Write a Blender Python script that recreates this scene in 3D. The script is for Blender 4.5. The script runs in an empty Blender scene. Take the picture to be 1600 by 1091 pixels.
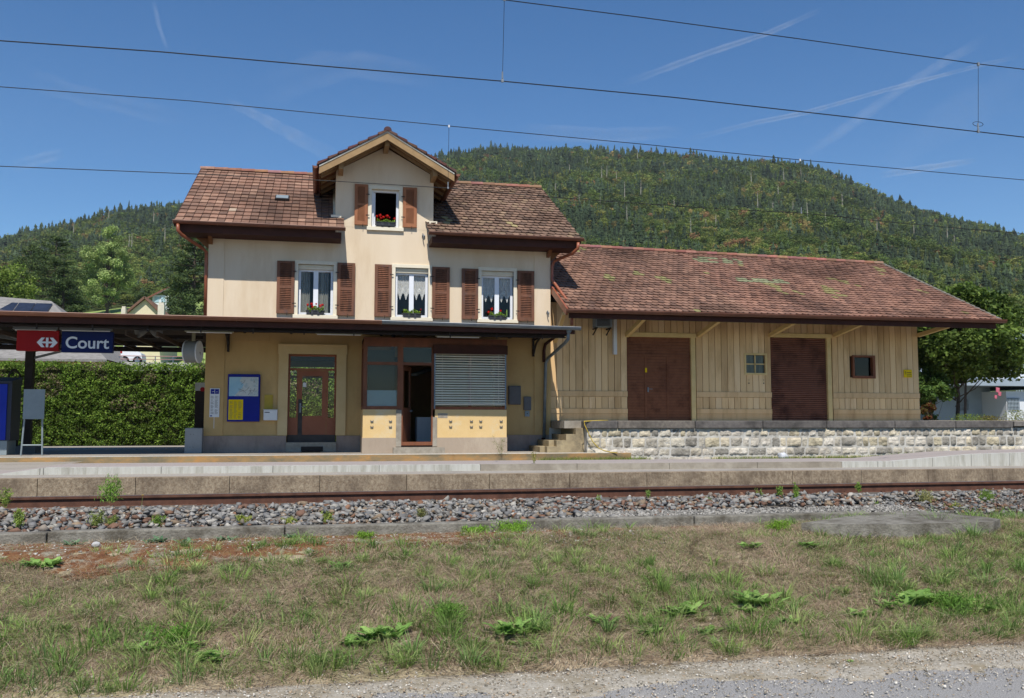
import bpy, bmesh, math, random
import numpy as np
from math import sin, cos, tan, atan, radians, pi
from mathutils import Vector, Matrix, noise as mnoise
random.seed(7)
RNG = np.random.default_rng(11)
S = bpy.context.scene
COL = S.collection

# ------------------------------------------------------------------ camera, sky, sun, exposure
FPX, CX, CY = 1388.0, 800.0, 545.5           # focal length in pixels of the 1600 px wide photograph
YAW, PITCH, ROLL = radians(12.1), atan((652 - 545.5) / 1388.0), -0.001
EYE = 1.0
_F = Vector((sin(YAW) * cos(PITCH), cos(YAW) * cos(PITCH), sin(PITCH)))
_R = Vector((cos(YAW), -sin(YAW), 0))
_U = _R.cross(_F)
_R2 = _R * cos(ROLL) - _U * sin(ROLL)
_U2 = _R2.cross(_F)
cam_data = bpy.data.cameras.new('camera')
cam = bpy.data.objects.new('camera', cam_data)
COL.objects.link(cam)
cam.matrix_world = Matrix(((_R2.x, _U2.x, -_F.x, 0), (_R2.y, _U2.y, -_F.y, 0), (_R2.z, _U2.z, -_F.z, EYE), (0, 0, 0, 1)))
cam_data.sensor_width = 36
cam_data.lens = FPX / 1600 * 36
cam_data.clip_start = 0.05
cam_data.clip_end = 30000
S.camera = cam

SUN_EL, SUN_AZ = radians(56), radians(190)    # azimuth clockwise from +Y
world = bpy.data.worlds.new("World")
S.world = world
world.use_nodes = True
wn = world.node_tree
bg = wn.nodes['Background']
sky = wn.nodes.new('ShaderNodeTexSky')
sky.sky_type = 'NISHITA'
sky.sun_disc = False
sky.sun_elevation = SUN_EL
sky.sun_rotation = SUN_AZ
sky.altitude = 700
sky.air_density = 1.0
sky.dust_density = 0.0
sky.ozone_density = 3.0
hs_ = wn.nodes.new('ShaderNodeHueSaturation')
hs_.inputs['Saturation'].default_value = 1.27
hs_.inputs['Hue'].default_value = 0.502
wn.links.new(sky.outputs[0], hs_.inputs['Color'])
wn.links.new(hs_.outputs[0], bg.inputs[0])
bg.inputs[1].default_value = 0.092
sun_d = bpy.data.lights.new('sun', 'SUN')
sun_d.energy = 4.3
sun_d.angle = radians(0.5)
sun_d.color = (1.0, 0.95, 0.875)
sun = bpy.data.objects.new('sun', sun_d)
COL.objects.link(sun)
sv = Vector((sin(SUN_AZ) * cos(SUN_EL), cos(SUN_AZ) * cos(SUN_EL), sin(SUN_EL)))
sun.rotation_euler = sv.to_track_quat('Z', 'Y').to_euler()
S.view_settings.view_transform = 'Standard'
S.view_settings.look = 'None'
S.view_settings.exposure = 0.38
S.view_settings.gamma = 1
S.cycles.max_bounces = 6
S.cycles.transparent_max_bounces = 12
S.cycles.caustics_reflective = False
S.cycles.caustics_refractive = False


def ray(px, py):
    return _F + _R2 * ((px - CX) / FPX) - _U2 * ((py - CY) / FPX)


def at(px, py, Y):
    """point of the plane at depth Y that a photograph pixel shows"""
    d = ray(px, py)
    t = Y / d.y
    return Vector((d.x * t, Y, d.z * t + EYE))


def atz(px, py, z):
    d = ray(px, py)
    t = (z - EYE) / d.z
    return Vector((d.x * t, d.y * t, z))


# ------------------------------------------------------------------ objects
def tag(o, label=None, cat=None, group=None, kind=None):
    if label: o['label'] = label
    if cat: o['category'] = cat
    if group: o['group'] = group
    if kind: o['kind'] = kind
    return o


def thing(name, loc, label, cat, group=None):
    o = bpy.data.objects.new(name, None)
    o.empty_display_size = 0.3
    COL.objects.link(o)
    o.location = loc
    return tag(o, label, cat, group)


def root_loc(p):
    while p.parent: p = p.parent
    return Vector(p.location)


class MB:
    """collects faces; build() links them as one mesh object"""
    def __init__(s):
        s.v = []; s.f = []; s.c = []; s.cc = (1, 1, 1); s.marks = []

    def cut(s):
        """what follows becomes a separate mesh of the same name"""
        s.marks.append((len(s.v), len(s.f))); return s

    def col(s, c): s.cc = c; return s

    def face(s, pts):
        n = len(s.v)
        s.v.extend([tuple(p) for p in pts])
        s.f.append(tuple(range(n, n + len(pts)))); s.c.append(s.cc)

    def box(s, x0, x1, y0, y1, z0, z1):
        P = [(x0, y0, z0), (x1, y0, z0), (x1, y1, z0), (x0, y1, z0), (x0, y0, z1), (x1, y0, z1), (x1, y1, z1), (x0, y1, z1)]
        n = len(s.v); s.v.extend(P)
        for q in ((3, 2, 1, 0), (4, 5, 6, 7), (0, 1, 5, 4), (1, 2, 6, 5), (2, 3, 7, 6), (3, 0, 4, 7)):
            s.f.append(tuple(n + i for i in q)); s.c.append(s.cc)
        return s

    def hexa(s, P):
        """8 corner points ordered like box"""
        n = len(s.v); s.v.extend([tuple(p) for p in P])
        for q in ((3, 2, 1, 0), (4, 5, 6, 7), (0, 1, 5, 4), (1, 2, 6, 5), (2, 3, 7, 6), (3, 0, 4, 7)):
            s.f.append(tuple(n + i for i in q)); s.c.append(s.cc)
        return s

    def bar(s, a, b, w, h, up=(0, 0, 1)):
        a = Vector(a); b = Vector(b); d = (b - a).normalized(); up = Vector(up)
        side = d.cross(up).normalized() * (w / 2); u = side.cross(d).normalized() * (h / 2)
        return s.hexa([a - side - u, a + side - u, b + side - u, b - side - u, a - side + u, a + side + u, b + side + u, b - side + u])

    def prism(s, poly, axis, a, b):
        """poly: 2-d points; axis 'x','y','z' extruded from a to b"""
        def mk(p, t):
            return {'x': (t, p[0], p[1]), 'y': (p[0], t, p[1]), 'z': (p[0], p[1], t)}[axis]
        A = [mk(p, a) for p in poly]; B = [mk(p, b) for p in poly]
        n = len(s.v); k = len(poly); s.v.extend(A + B)
        s.f.append(tuple(range(n, n + k))[::-1]); s.c.append(s.cc)
        s.f.append(tuple(range(n + k, n + 2 * k))); s.c.append(s.cc)
        for i in range(k):
            j = (i + 1) % k
            s.f.append((n + i, n + j, n + k + j, n + k + i)); s.c.append(s.cc)
        return s

    def tube(s, pts, r, seg=8, cap=True):
        pts = [Vector(p) for p in pts]
        rs = r if isinstance(r, (list, tuple)) else [r] * len(pts)
        n0 = len(s.v); prev = None
        for i, p in enumerate(pts):
            d = (pts[min(i + 1, len(pts) - 1)] - pts[max(i - 1, 0)]).normalized()
            ref = Vector((0, 0, 1)) if abs(d.z) < .9 else Vector((1, 0, 0))
            if prev is None:
                a = d.cross(ref).normalized()
            else:
                a = (prev - d * prev.dot(d)).normalized()
            prev = a; b = d.cross(a)
            for k in range(seg):
                t = 2 * pi * k / seg
                s.v.append(tuple(p + a * (rs[i] * cos(t)) + b * (rs[i] * sin(t))))
        for i in range(len(pts) - 1):
            for k in range(seg):
                k2 = (k + 1) % seg; A = n0 + i * seg; B = A + seg
                s.f.append((A + k, A + k2, B + k2, B + k)); s.c.append(s.cc)
        if cap:
            s.f.append(tuple(n0 + k for k in range(seg))[::-1]); s.c.append(s.cc)
            L = n0 + (len(pts) - 1) * seg
            s.f.append(tuple(L + k for k in range(seg))); s.c.append(s.cc)
        return s

    def disc(s, c, r, axis='y', th=.01, seg=16):
        c = Vector(c)
        poly = [((c.x if axis != 'x' else c.y) + r * cos(2 * pi * k / seg), (c.z if axis != 'z' else c.y) + r * sin(2 * pi * k / seg)) for k in range(seg)]
        a = {'x': c.x, 'y': c.y, 'z': c.z}[axis]
        return s.prism(poly, axis, a - th / 2, a + th / 2)

    def pieces(s):
        """far-apart pieces of the mesh, as lists of faces"""
        key = {}; root = list(range(len(s.f)))
        def find(i):
            while root[i] != i: root[i] = root[root[i]]; i = root[i]
            return i
        for i, f in enumerate(s.f):
            for v in f:
                k = tuple(round(c, 4) for c in s.v[v])
                if k in key: root[find(i)] = find(key[k])
                else: key[k] = i
        isl = {}
        for i in range(len(s.f)): isl.setdefault(find(i), []).append(i)
        isl = list(isl.values()); n = len(isl)
        if n < 2 or n > 90: return [range(len(s.f))]
        B = []
        for fs in isl:
            p = np.array([s.v[v] for i in fs for v in s.f[i]]); B.append((p.min(0), p.max(0)))
        r2 = list(range(n))
        def f2(i):
            while r2[i] != i: i = r2[i]
            return i
        for i in range(n):
            for j in range(i + 1, n):
                gap = np.maximum(0, np.maximum(B[i][0] - B[j][1], B[j][0] - B[i][1]))
                sz = max((B[i][1] - B[i][0]).max(), (B[j][1] - B[j][0]).max())
                if np.sqrt((gap ** 2).sum()) <= max(.02, .5 * sz): r2[f2(i)] = f2(j)
        out = {}
        for i in range(n): out.setdefault(f2(i), []).extend(isl[i])
        return list(out.values())

    def build(s, name, mat, parent=None, smooth=False, origin=None):
        if parent is not None and not s.marks and not getattr(s, 'single', False) and name not in ('print', 'map_lines', 'symbol', 'tiles', 'ridge_tiles', 'boarding'):
            ps = s.pieces()
            if 1 < len(ps) <= 24:
                out = None
                for fs in ps:
                    q = MB()
                    for i in sorted(fs): q.cc = s.c[i]; q.face([s.v[v] for v in s.f[i]])
                    # weld the copied corners again
                    idx = {}; nv = []; nf = []
                    for f in q.f:
                        g = []
                        for v in f:
                            k = tuple(round(c, 5) for c in q.v[v])
                            if k not in idx: idx[k] = len(nv); nv.append(q.v[v])
                            g.append(idx[k])
                        nf.append(tuple(g))
                    q.v, q.f = nv, nf; q.marks = [(len(nv), len(nf))]
                    o = q.build(name, mat, parent, smooth, origin); out = out or o
                return out
        if s.marks:
            cuts = [(0, 0)] + s.marks + [(len(s.v), len(s.f))]; out = None
            for (a, fa), (b, fb_) in zip(cuts[:-1], cuts[1:]):
                if fb_ == fa: continue
                q = MB(); q.single = True; q.v = s.v[a:b]; q.f = [tuple(i - a for i in f) for f in s.f[fa:fb_]]; q.c = s.c[fa:fb_]
                o = q.build(name, mat, parent, smooth, origin); out = out or o
            return out
        if parent is not None:
            off = root_loc(parent)
        elif origin is not None:
            off = Vector(origin)
        else:
            arr = np.array(s.v); off = Vector(((arr[:, 0].min() + arr[:, 0].max()) / 2, (arr[:, 1].min() + arr[:, 1].max()) / 2, arr[:, 2].min()))
        me = bpy.data.meshes.new(name)
        me.from_pydata([(a - off.x, b - off.y, c - off.z) for a, b, c in s.v], [], s.f)
        if any(c != (1, 1, 1) for c in s.c):
            ca = me.color_attributes.new('col', 'FLOAT_COLOR', 'CORNER')
            arr = []
            for f, c in zip(s.f, s.c): arr.extend((c[0], c[1], c[2], 1.0) * len(f))
            ca.data.foreach_set('color', arr)
        if smooth: me.polygons.foreach_set('use_smooth', [True] * len(me.polygons))
        me.materials.append(mat)
        me.update()
        o = bpy.data.objects.new(name, me)
        COL.objects.link(o)
        if parent is not None: o.parent = parent
        else: o.location = off
        return o


def np_mesh(name, V, F, C, mat, parent=None, smooth=False, origin=(0, 0, 0)):
    """V (n,3), F (m,k), C (n,3) per-vertex colours"""
    off = np.array(root_loc(parent)) if parent is not None else np.array(origin)
    V = np.asarray(V, dtype=np.float32) - off.astype(np.float32)
    F = np.asarray(F, dtype=np.int32); m, k = F.shape
    me = bpy.data.meshes.new(name)
    me.vertices.add(len(V)); me.vertices.foreach_set('co', V.ravel())
    me.loops.add(m * k); me.loops.foreach_set('vertex_index', F.ravel())
    me.polygons.add(m)
    me.polygons.foreach_set('loop_start', np.arange(0, m * k, k, dtype=np.int32))
    me.polygons.foreach_set('loop_total', np.full(m, k, dtype=np.int32))
    if smooth: me.polygons.foreach_set('use_smooth', np.ones(m, dtype=bool))
    me.update(calc_edges=True)
    if C is not None:
        ca = me.color_attributes.new('col', 'FLOAT_COLOR', 'POINT')
        ca.data.foreach_set('color', np.concatenate([np.asarray(C, dtype=np.float32), np.ones((len(V), 1), np.float32)], 1).ravel())
    me.materials.append(mat)
    o = bpy.data.objects.new(name, me)
    COL.objects.link(o)
    if parent is not None: o.parent = parent
    else: o.location = off
    return o


# ------------------------------------------------------------------ materials
def new_mat(name):
    m = bpy.data.materials.new(name); m.use_nodes = True
    nt = m.node_tree
    return m, nt, nt.nodes['Principled BSDF']


def pm(name, c1, c2=None, scale=3.0, rough=.8, metal=0., bump=0., bscale=None, attr=False, stretch=None, spec=.18,
       c3=None, scale3=.6, amt3=(.5, .7), dist=0.004, transl=0.):
    """procedural surface: two colours mixed by noise, a third in large patches, optional per-element colour, bump"""
    m, nt, b = new_mat(name)
    N = nt.nodes.new; L = nt.links.new
    b.inputs['Roughness'].default_value = rough
    b.inputs['Metallic'].default_value = metal
    b.inputs['Specular IOR Level'].default_value = spec
    tc = N('ShaderNodeTexCoord'); mp = N('ShaderNodeMapping')
    if stretch: mp.inputs['Scale'].default_value = stretch
    L(tc.outputs['Object'], mp.inputs[0])
    nz = N('ShaderNodeTexNoise'); nz.inputs['Scale'].default_value = scale; nz.inputs['Detail'].default_value = 6; nz.inputs['Roughness'].default_value = .65
    L(mp.outputs[0], nz.inputs[0])
    cr = N('ShaderNodeValToRGB'); cr.color_ramp.elements[0].position = .35; cr.color_ramp.elements[1].position = .65
    cr.color_ramp.elements[0].color = (*c1, 1); cr.color_ramp.elements[1].color = (*(c2 or c1), 1)
    L(nz.outputs[0], cr.inputs[0]); out = cr.outputs[0]
    if c3:
        n3 = N('ShaderNodeTexNoise'); n3.inputs['Scale'].default_value = scale3; n3.inputs['Detail'].default_value = 8; n3.inputs['Roughness'].default_value = .7
        L(mp.outputs[0], n3.inputs[0])
        r3 = N('ShaderNodeMapRange'); r3.inputs[1].default_value = amt3[0]; r3.inputs[2].default_value = amt3[1]
        L(n3.outputs[0], r3.inputs[0])
        mx = N('ShaderNodeMix'); mx.data_type = 'RGBA'; L(r3.outputs[0], mx.inputs[0]); L(out, mx.inputs[6]); mx.inputs[7].default_value = (*c3, 1)
        out = mx.outputs[2]
    if attr:
        at_ = N('ShaderNodeAttribute'); at_.attribute_name = 'col'
        mx = N('ShaderNodeMix'); mx.data_type = 'RGBA'; mx.blend_type = 'MULTIPLY'; mx.inputs[0].default_value = 1
        L(out, mx.inputs[6]); L(at_.outputs[0], mx.inputs[7]); out = mx.outputs[2]
    L(out, b.inputs['Base Color'])
    if bump:
        bz = N('ShaderNodeTexNoise'); bz.inputs['Scale'].default_value = bscale or scale * 6; bz.inputs['Detail'].default_value = 5
        L(mp.outputs[0], bz.inputs[0])
        bp = N('ShaderNodeBump'); bp.inputs['Strength'].default_value = bump; bp.inputs['Distance'].default_value = dist
        L(bz.outputs[0], bp.inputs['Height']); L(bp.outputs[0], b.inputs['Normal'])
    if transl:
        tr = N('ShaderNodeBsdfTranslucent'); L(out, tr.inputs[0])
        ms = N('ShaderNodeMixShader'); ms.inputs[0].default_value = transl
        L(b.outputs[0], ms.inputs[1]); L(tr.outputs[0], ms.inputs[2]); L(ms.outputs[0], nt.nodes['Material Output'].inputs[0])
    return m


def glass(name, tint=(1, 1, 1), k=1.0):
    m, nt, b = new_mat(name)
    N = nt.nodes.new; L = nt.links.new
    nt.nodes.remove(b)
    fr = N('ShaderNodeFresnel'); fr.inputs[0].default_value = 1.38
    ml = N('ShaderNodeMath'); ml.operation = 'MULTIPLY_ADD'; ml.inputs[1].default_value = 1.0; ml.inputs[2].default_value = .015 * k; ml.use_clamp = True
    L(fr.outputs[0], ml.inputs[0])
    gm = N('ShaderNodeNewGeometry'); nb = N('ShaderNodeMath'); nb.operation = 'SUBTRACT'; nb.inputs[0].default_value = 1; L(gm.outputs['Backfacing'], nb.inputs[1])
    mb_ = N('ShaderNodeMath'); mb_.operation = 'MULTIPLY'; L(ml.outputs[0], mb_.inputs[0]); L(nb.outputs[0], mb_.inputs[1])
    t = N('ShaderNodeBsdfTransparent'); t.inputs[0].default_value = (*tint, 1)
    g = N('ShaderNodeBsdfGlossy'); g.inputs['Roughness'].default_value = .02; g.inputs[0].default_value = (1, 1, 1, 1)
    ms = N('ShaderNodeMixShader'); L(mb_.outputs[0], ms.inputs[0]); L(t.outputs[0], ms.inputs[1]); L(g.outputs[0], ms.inputs[2])
    L(ms.outputs[0], nt.nodes['Material Output'].inputs[0])
    return m


def h(s):  # sRGB hex -> linear
    r = [int(s[i:i + 2], 16) / 255 for i in (0, 2, 4)]
    return tuple(c / 12.92 if c <= .04045 else ((c + .055) / 1.055) ** 2.4 for c in r)


M = {}
M['cream'] = pm('cream_plaster', h('d5c2a6'), h('ddccb3'), 1.2, .92, bump=.35, bscale=60, c3=h('c0a684'), scale3=1.1, amt3=(.52, .9), stretch=(1, 1, .22))
M['ochre'] = pm('ochre_plaster', h('bd9c68'), h('c6a673'), 1.5, .92, bump=.4, bscale=60, c3=h('a3865a'), scale3=.7, amt3=(.5, .8), stretch=(1, 1, .5))
M['bayplaster'] = pm('bay_plaster', h('d6b67e'), h('dbbd8a'), 1.8, .92, bump=.4, bscale=60, c3=h('d3c5a6'), scale3=1.3, amt3=(.55, .72))
M['bayplinth'] = pm('bay_plinth', h('a0907f'), h('aa9a88'), 2.5, .92, bump=.4, bscale=40, c3=h('bcae9a'), scale3=1.2, amt3=(.55, .75), stretch=(1, 1, .4))
M['plinth'] = pm('plinth_render', h('94837a'), h('a09084'), 2.5, .92, bump=.4, bscale=40, c3=h('6b5f57'), scale3=1.2, amt3=(.5, .75), stretch=(1, 1, .5))
M['portal'] = pm('painted_stone', h('cbb080'), h('d3ba8c'), 2, .85, bump=.2)
M['surround'] = pm('window_stone', h('dcd2ba'), h('e2d9c4'), 4, .8, bump=.15)
M['pvc'] = pm('white_frame', h('e4e6ea'), h('dcdfe4'), 5, .35, spec=.5)
M['shutter'] = pm('weathered_wood', h('80543f'), h('5a3e30'), 9, .75, bump=.6, bscale=50, stretch=(1, 1, .25), c3=h('403431'), scale3=5, amt3=(.5, .72))
M['shutter2'] = pm('painted_wood', h('a06c4c'), h('8f5d42'), 6, .7, bump=.3, stretch=(1, 1, .3))
M['shutterfr'] = pm('shutter_frame_wood', h('7d5543'), h('654838'), 7, .75, bump=.5, stretch=(1, 1, .2), c3=h('5a4a48'), scale3=4, amt3=(.52, .7))
M['gutter'] = pm('brown_sheet_metal', h('7d4f3a'), h('6c4331'), 3, .45, spec=.5, c3=h('7c4a36'), scale3=2)
M['fascia'] = pm('dark_fascia', h('4c2d24'), h('3f261f'), 4, .7)
M['copper'] = pm('copper_pipe', h('9a5a40'), h('86492f'), 4, .4, spec=.5)
M['canopyroof'] = pm('canopy_edge_metal', h('8c5b42'), h('7e4f38'), 3, .45, spec=.5)
M['zinc'] = pm('zinc_sheet', h('8d9296'), h('7b8085'), 5, .45, metal=.3, bump=.2)
M['galv'] = pm('galvanised_pipe', h('7f8b94'), h('6c7881'), 6, .4, metal=.4)
M['tile'] = pm('roof_tile', (1, 1, 1), (.72, .7, .7), 9, .85, bump=.6, bscale=45, attr=True, c3=(.55, .5, .48), scale3=.8, amt3=(.5, .75))
M['tilebase'] = pm('roof_underlay', h('4a3028'), h('3a2620'), 3, .9)
M['barge'] = pm('cream_wood', h('a08560'), h('917655'), 5, .75, bump=.25, stretch=(1, .3, 1), c3=h('8d7250'), scale3=2)
M['soffit'] = pm('brown_soffit', h('8a6444'), h('75523a'), 4, .8, bump=.2)
M['darksteel'] = pm('dark_steel', h('3a3330'), h('2e2927'), 4, .6, metal=.2)
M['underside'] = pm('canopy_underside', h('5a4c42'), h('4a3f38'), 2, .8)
M['greysteel'] = pm('grey_steel', h('7f8284'), h('6f7375'), 6, .5, metal=.2)
M['redwood'] = pm('red_brown_frame', h('86543c'), h('704834'), 6, .55, bump=.2, stretch=(1, 1, .3))
M['doorwood'] = pm('door_paint', h('9c6248'), h('905840'), 3, .5, bump=.1)
M['kick'] = pm('metal_kick_plate', h('4a4442'), h('3d3937'), 5, .5, metal=.3)
M['glass'] = glass('window_glass', k=0)
M['glassdark'] = glass('bay_glass', (.82, .85, .84), 0)
M['lace'] = None
M['dark'] = pm('interior_dark', h('3a302a'), h('2e2622'), 1, .9)
M['interior'] = pm('interior_wall', h('6f5f4f'), h('65574a'), 1, .9)
M['concrete'] = pm('concrete', h('a49c8e'), h('8f877a'), 7, .95, bump=.6, bscale=60, c3=h('7b7265'), scale3=1.2, amt3=(.48, .75))
M['kerbc'] = pm('kerb_concrete', h('8b877d'), h('6f6b62'), 14, .95, bump=1, bscale=50, c3=h('544f45'), scale3=3.2, amt3=(.45, .65), dist=.01)
M['block'] = pm('rusty_edge_concrete', h('a3947e'), h('7d6c59'), 26, .95, bump=1, bscale=60, dist=.01, c3=h('5a4d41'), scale3=3.2, amt3=(.42, .72), stretch=(1, 1, .6))
M['lightc'] = pm('light_concrete', h('b9b8b0'), h('a9a79d'), 6, .9, bump=.3, c3=h('8d8a7e'), scale3=3, amt3=(.5, .75), stretch=(2.5, 1, .3))
M['rustedge'] = pm('brake_dust_concrete', h('b98a55'), h('9b8560'), 6, .95, bump=.6, c3=h('7d735c'), scale3=2.0, amt3=(.42, .62), stretch=(.6, 1, 1.5))
M['asphaltp'] = pm('platform_asphalt', h('a39c92'), h('8f887e'), 30, .95, bump=.5, bscale=90, c3=h('7c766d'), scale3=.8, amt3=(.5, .75))
M['asphalt2'] = pm('raised_platform_asphalt', h('a29891'), h('968c86'), 25, .95, bump=.4, bscale=90)
M['whiteline'] = pm('white_paint', h('d6d4cc'), h('c2bfb6'), 12, .7)
M['road'] = pm('road_asphalt', h('a8a6a3'), h('686664'), 130, .95, bump=1, bscale=110, c3=h('a8a298'), scale3=2.2, amt3=(.5, .8), dist=.006)
M['shoulder'] = pm('gravel_ground', h('b0a99c'), h('918a7c'), 40, .95, bump=1, bscale=90, c3=h('7c6f55'), scale3=3, amt3=(.45, .7), dist=.01)
M['stone'] = pm('limestone', (1, 1, 1), (.72, .7, .66), 7, .95, bump=1, bscale=16, attr=True, c3=(.42, .41, .4), scale3=2.2, amt3=(.5, .66), dist=.03)
M['mortar'] = pm('mortar', h('b5b1a8'), h('c6c2b9'), 5, .95, bump=.6, c3=h('5c564c'), scale3=1.5)
M['cap'] = pm('cap_concrete', h('6e6964'), h('565250'), 10, .95, bump=.8, bscale=50, c3=h('3f3c3a'), scale3=1.6, amt3=(.48, .7), attr=True)
M['stepc'] = pm('step_concrete', h('a89878'), h('8d7f66'), 5, .95, bump=.6, c3=h('6f6656'), scale3=2)
M['board'] = pm('ochre_boards', (1, 1, 1), (.92, .89, .85), 5, .85, bump=.35, attr=True, stretch=(1, 1, .16), c3=(.62, .55, .47), scale3=2.6, amt3=(.5, .72))
M['beam'] = pm('ochre_beam', h('dfc48c'), h('d4b980'), 4, .8, bump=.2)
M['browndoor'] = pm('brown_plank_door', h('82543b'), h('754a34'), 5, .65, bump=.2, c3=h('54301f'), scale3=2)
M['roller'] = pm('roller_shutter', h('865a49'), h('7c5242'), 3, .6, c3=h('4a2d28'), scale3=1.5)
M['rail'] = pm('rusty_rail', h('664638'), h('50382e'), 8, .75, bump=.3)
M['railtop'] = pm('rail_head', h('a8a0a0'), h('8f8788'), 6, .3, metal=.8)
M['sleeper'] = pm('sleeper', h('6f675d'), h('5a534b'), 5, .95, bump=.5)
M['wire'] = pm('wire', h('2f3030'), h('252626'), 5, .5, metal=.3)
M['ins'] = pm('insulator', h('d8d8d8'), h('c8c8c8'), 5, .3)
M['red'] = pm('sign_red', h('960d0f'), h('8d0b0d'), 2, .35, spec=.12)
M['blue'] = pm('sign_blue', h('0b1a50'), h('0a1748'), 2, .35, spec=.12)
M['posterblue'] = pm('board_blue', h('18258a'), h('15217c'), 2, .35, spec=.12)
M['machineblue'] = pm('machine_blue', h('2338a8'), h('1e3198'), 2, .4, spec=.12)
M['machinedark'] = pm('machine_dark', h('20283f'), h('1b2236'), 3, .45, spec=.4)
M['white'] = pm('white_paint_smooth', h('dfe0e0'), h('d8d9da'), 3, .5)
M['yellow'] = pm('yellow_paper', h('e8c818'), h('e0be10'), 3, .7)
M['ink'] = pm('print_ink', h('7a7368'), h('6a645c'), 8, .8)
M['darkink'] = pm('dark_print', h('30304a'), h('28283c'), 8, .8)
M['mapsea'] = pm('map_print', h('a9cbd9'), h('93bcd0'), 2.2, .6)
M['mapland'] = pm('map_land', h('cfd2d0'), h('c2c8c4'), 14, .6, c3=h('a9b9bd'), scale3=9, amt3=(.5, .6))
M['metalgrey'] = pm('grey_panel', h('8a9599'), h('7e898d'), 3, .5, metal=.2, c3=h('98a2a5'), scale3=1.5)
M['boxgrey'] = pm('grey_cabinet', h('989a9a'), h('8c8e8e'), 2, .6)
M['slate'] = pm('slate_panel', h('6d6d6e'), h('626263'), 5, .7)
M['lampshade'] = pm('lamp_housing', h('a9a488'), h('9c977c'), 3, .5)
M['lampgrey'] = pm('lamp_housing_grey', h('8f9190'), h('848685'), 3, .5)
M['slat'] = pm('blind_slat', h('fff0d4'), h('f5e5c8'), 2, .45, spec=.5)
M['frost'] = pm('frosted_film', h('a9c2cc'), h('9fbac6'), 1.5, .5)
M['curt'] = pm('grey_curtain', h('8f8f84'), h('5f625c'), 14, .9, stretch=(1, 1, .05))
M['pot'] = pm('planter_plastic', h('46484c'), h('3b3d41'), 4, .5)
M['petal'] = pm('red_petals', h('d2281c'), h('b81d16'), 30, .7, transl=.2)
M['leaf'] = pm('leaf', (1, 1, 1), (.8, .85, .75), 20, .6, attr=True, transl=.35)
M['foliage'] = pm('foliage', (1, 1, 1), (.85, .85, .85), .6, .75, attr=True, transl=.25)
M['conif'] = pm('conifer_foliage', (1, 1, 1), (.8, .82, .8), .3, .8, attr=True, transl=.15)
M['grass'] = pm('grass_blades', (1, 1, 1), (.85, .85, .85), 6, .7, attr=True, transl=.3)
M['bark'] = pm('bark', h('5c5148'), h('463d36'), 4, .95, bump=.6, stretch=(1, 1, .3))
M['deadwood'] = pm('dead_wood', h('b0aa9f'), h('948d81'), .8, .9)
M['ballast'] = pm('ballast_stone', (1, 1, 1), (.75, .75, .75), 25, .9, attr=True, bump=.5, bscale=60)
M['bank'] = pm('bank_soil', h('b0a088'), h('93846d'), 9, .95, bump=1, bscale=40, c3=h('757750'), scale3=1.2, amt3=(.45, .7), dist=.02)
M['moss'] = pm('rust_moss', h('6c4630'), h('80603f'), 12, .95, bump=1, bscale=60, c3=h('8f8878'), scale3=6, amt3=(.5, .62), dist=.02)
M['bed'] = pm('track_bed', h('6d675f'), h('57524b'), 20, .95, bump=1, bscale=60, dist=.02)
M['hill'] = pm('forest_floor', h('3f4a26'), h('4c4f2c'), .02, .95)
M['meadow'] = pm('meadow', h('7f9250'), h('8c9a58'), .15, .95, c3=h('6e8340'), scale3=.04)
M['groundfar'] = pm('ground', h('8f8b7c'), h('7a776a'), .3, .95, c3=h('67733c'), scale3=.08)
M['chim'] = pm('chimney_render', h('d0c8b8'), h('c4bba9'), 2, .9)
M['greyroof'] = pm('grey_roof', h('8d8a86'), h('74716e'), 3, .9, stretch=(1, 3, 1), bump=.5)
M['solar'] = pm('solar_panel', h('20242e'), h('2a3040'), 2, .3, spec=.5)
M['wallyellow'] = pm('pale_ochre_wall', h('c0a874'), h('b89f6a'), 1, .9)
M['wallcream'] = pm('pale_cream_wall', h('d8ceb0'), h('d0c4a4'), 1, .9)
M['wallwhite'] = pm('white_wall', h('d6d9dd'), h('cdd1d6'), .6, .9)
M['wallgrey_and_shade'] = pm('blue_grey_sheet_and_wall_shade', h('9aa6b0'), h('8f9ba6'), .8, .8)  # upper storey's own blue-grey, also used as painted shade on the white wall
M['carpaint'] = pm('white_car_paint', h('e6e8ea'), h('dfe1e3'), 2, .25, spec=.6)
M['tyre'] = pm('rubber', h('1f1f20'), h('18181a'), 4, .8)
M['pink'] = pm('pink_cloth', h('c06878'), h('b05c6c'), 3, .8)
M['hose'] = pm('yellow_hose', h('cbb04a'), h('bda040'), 4, .5)
M['ladder'] = pm('galv_mesh', h('a9b4bc'), h('9ba7b0'), 4, .5, metal=.2)


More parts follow.
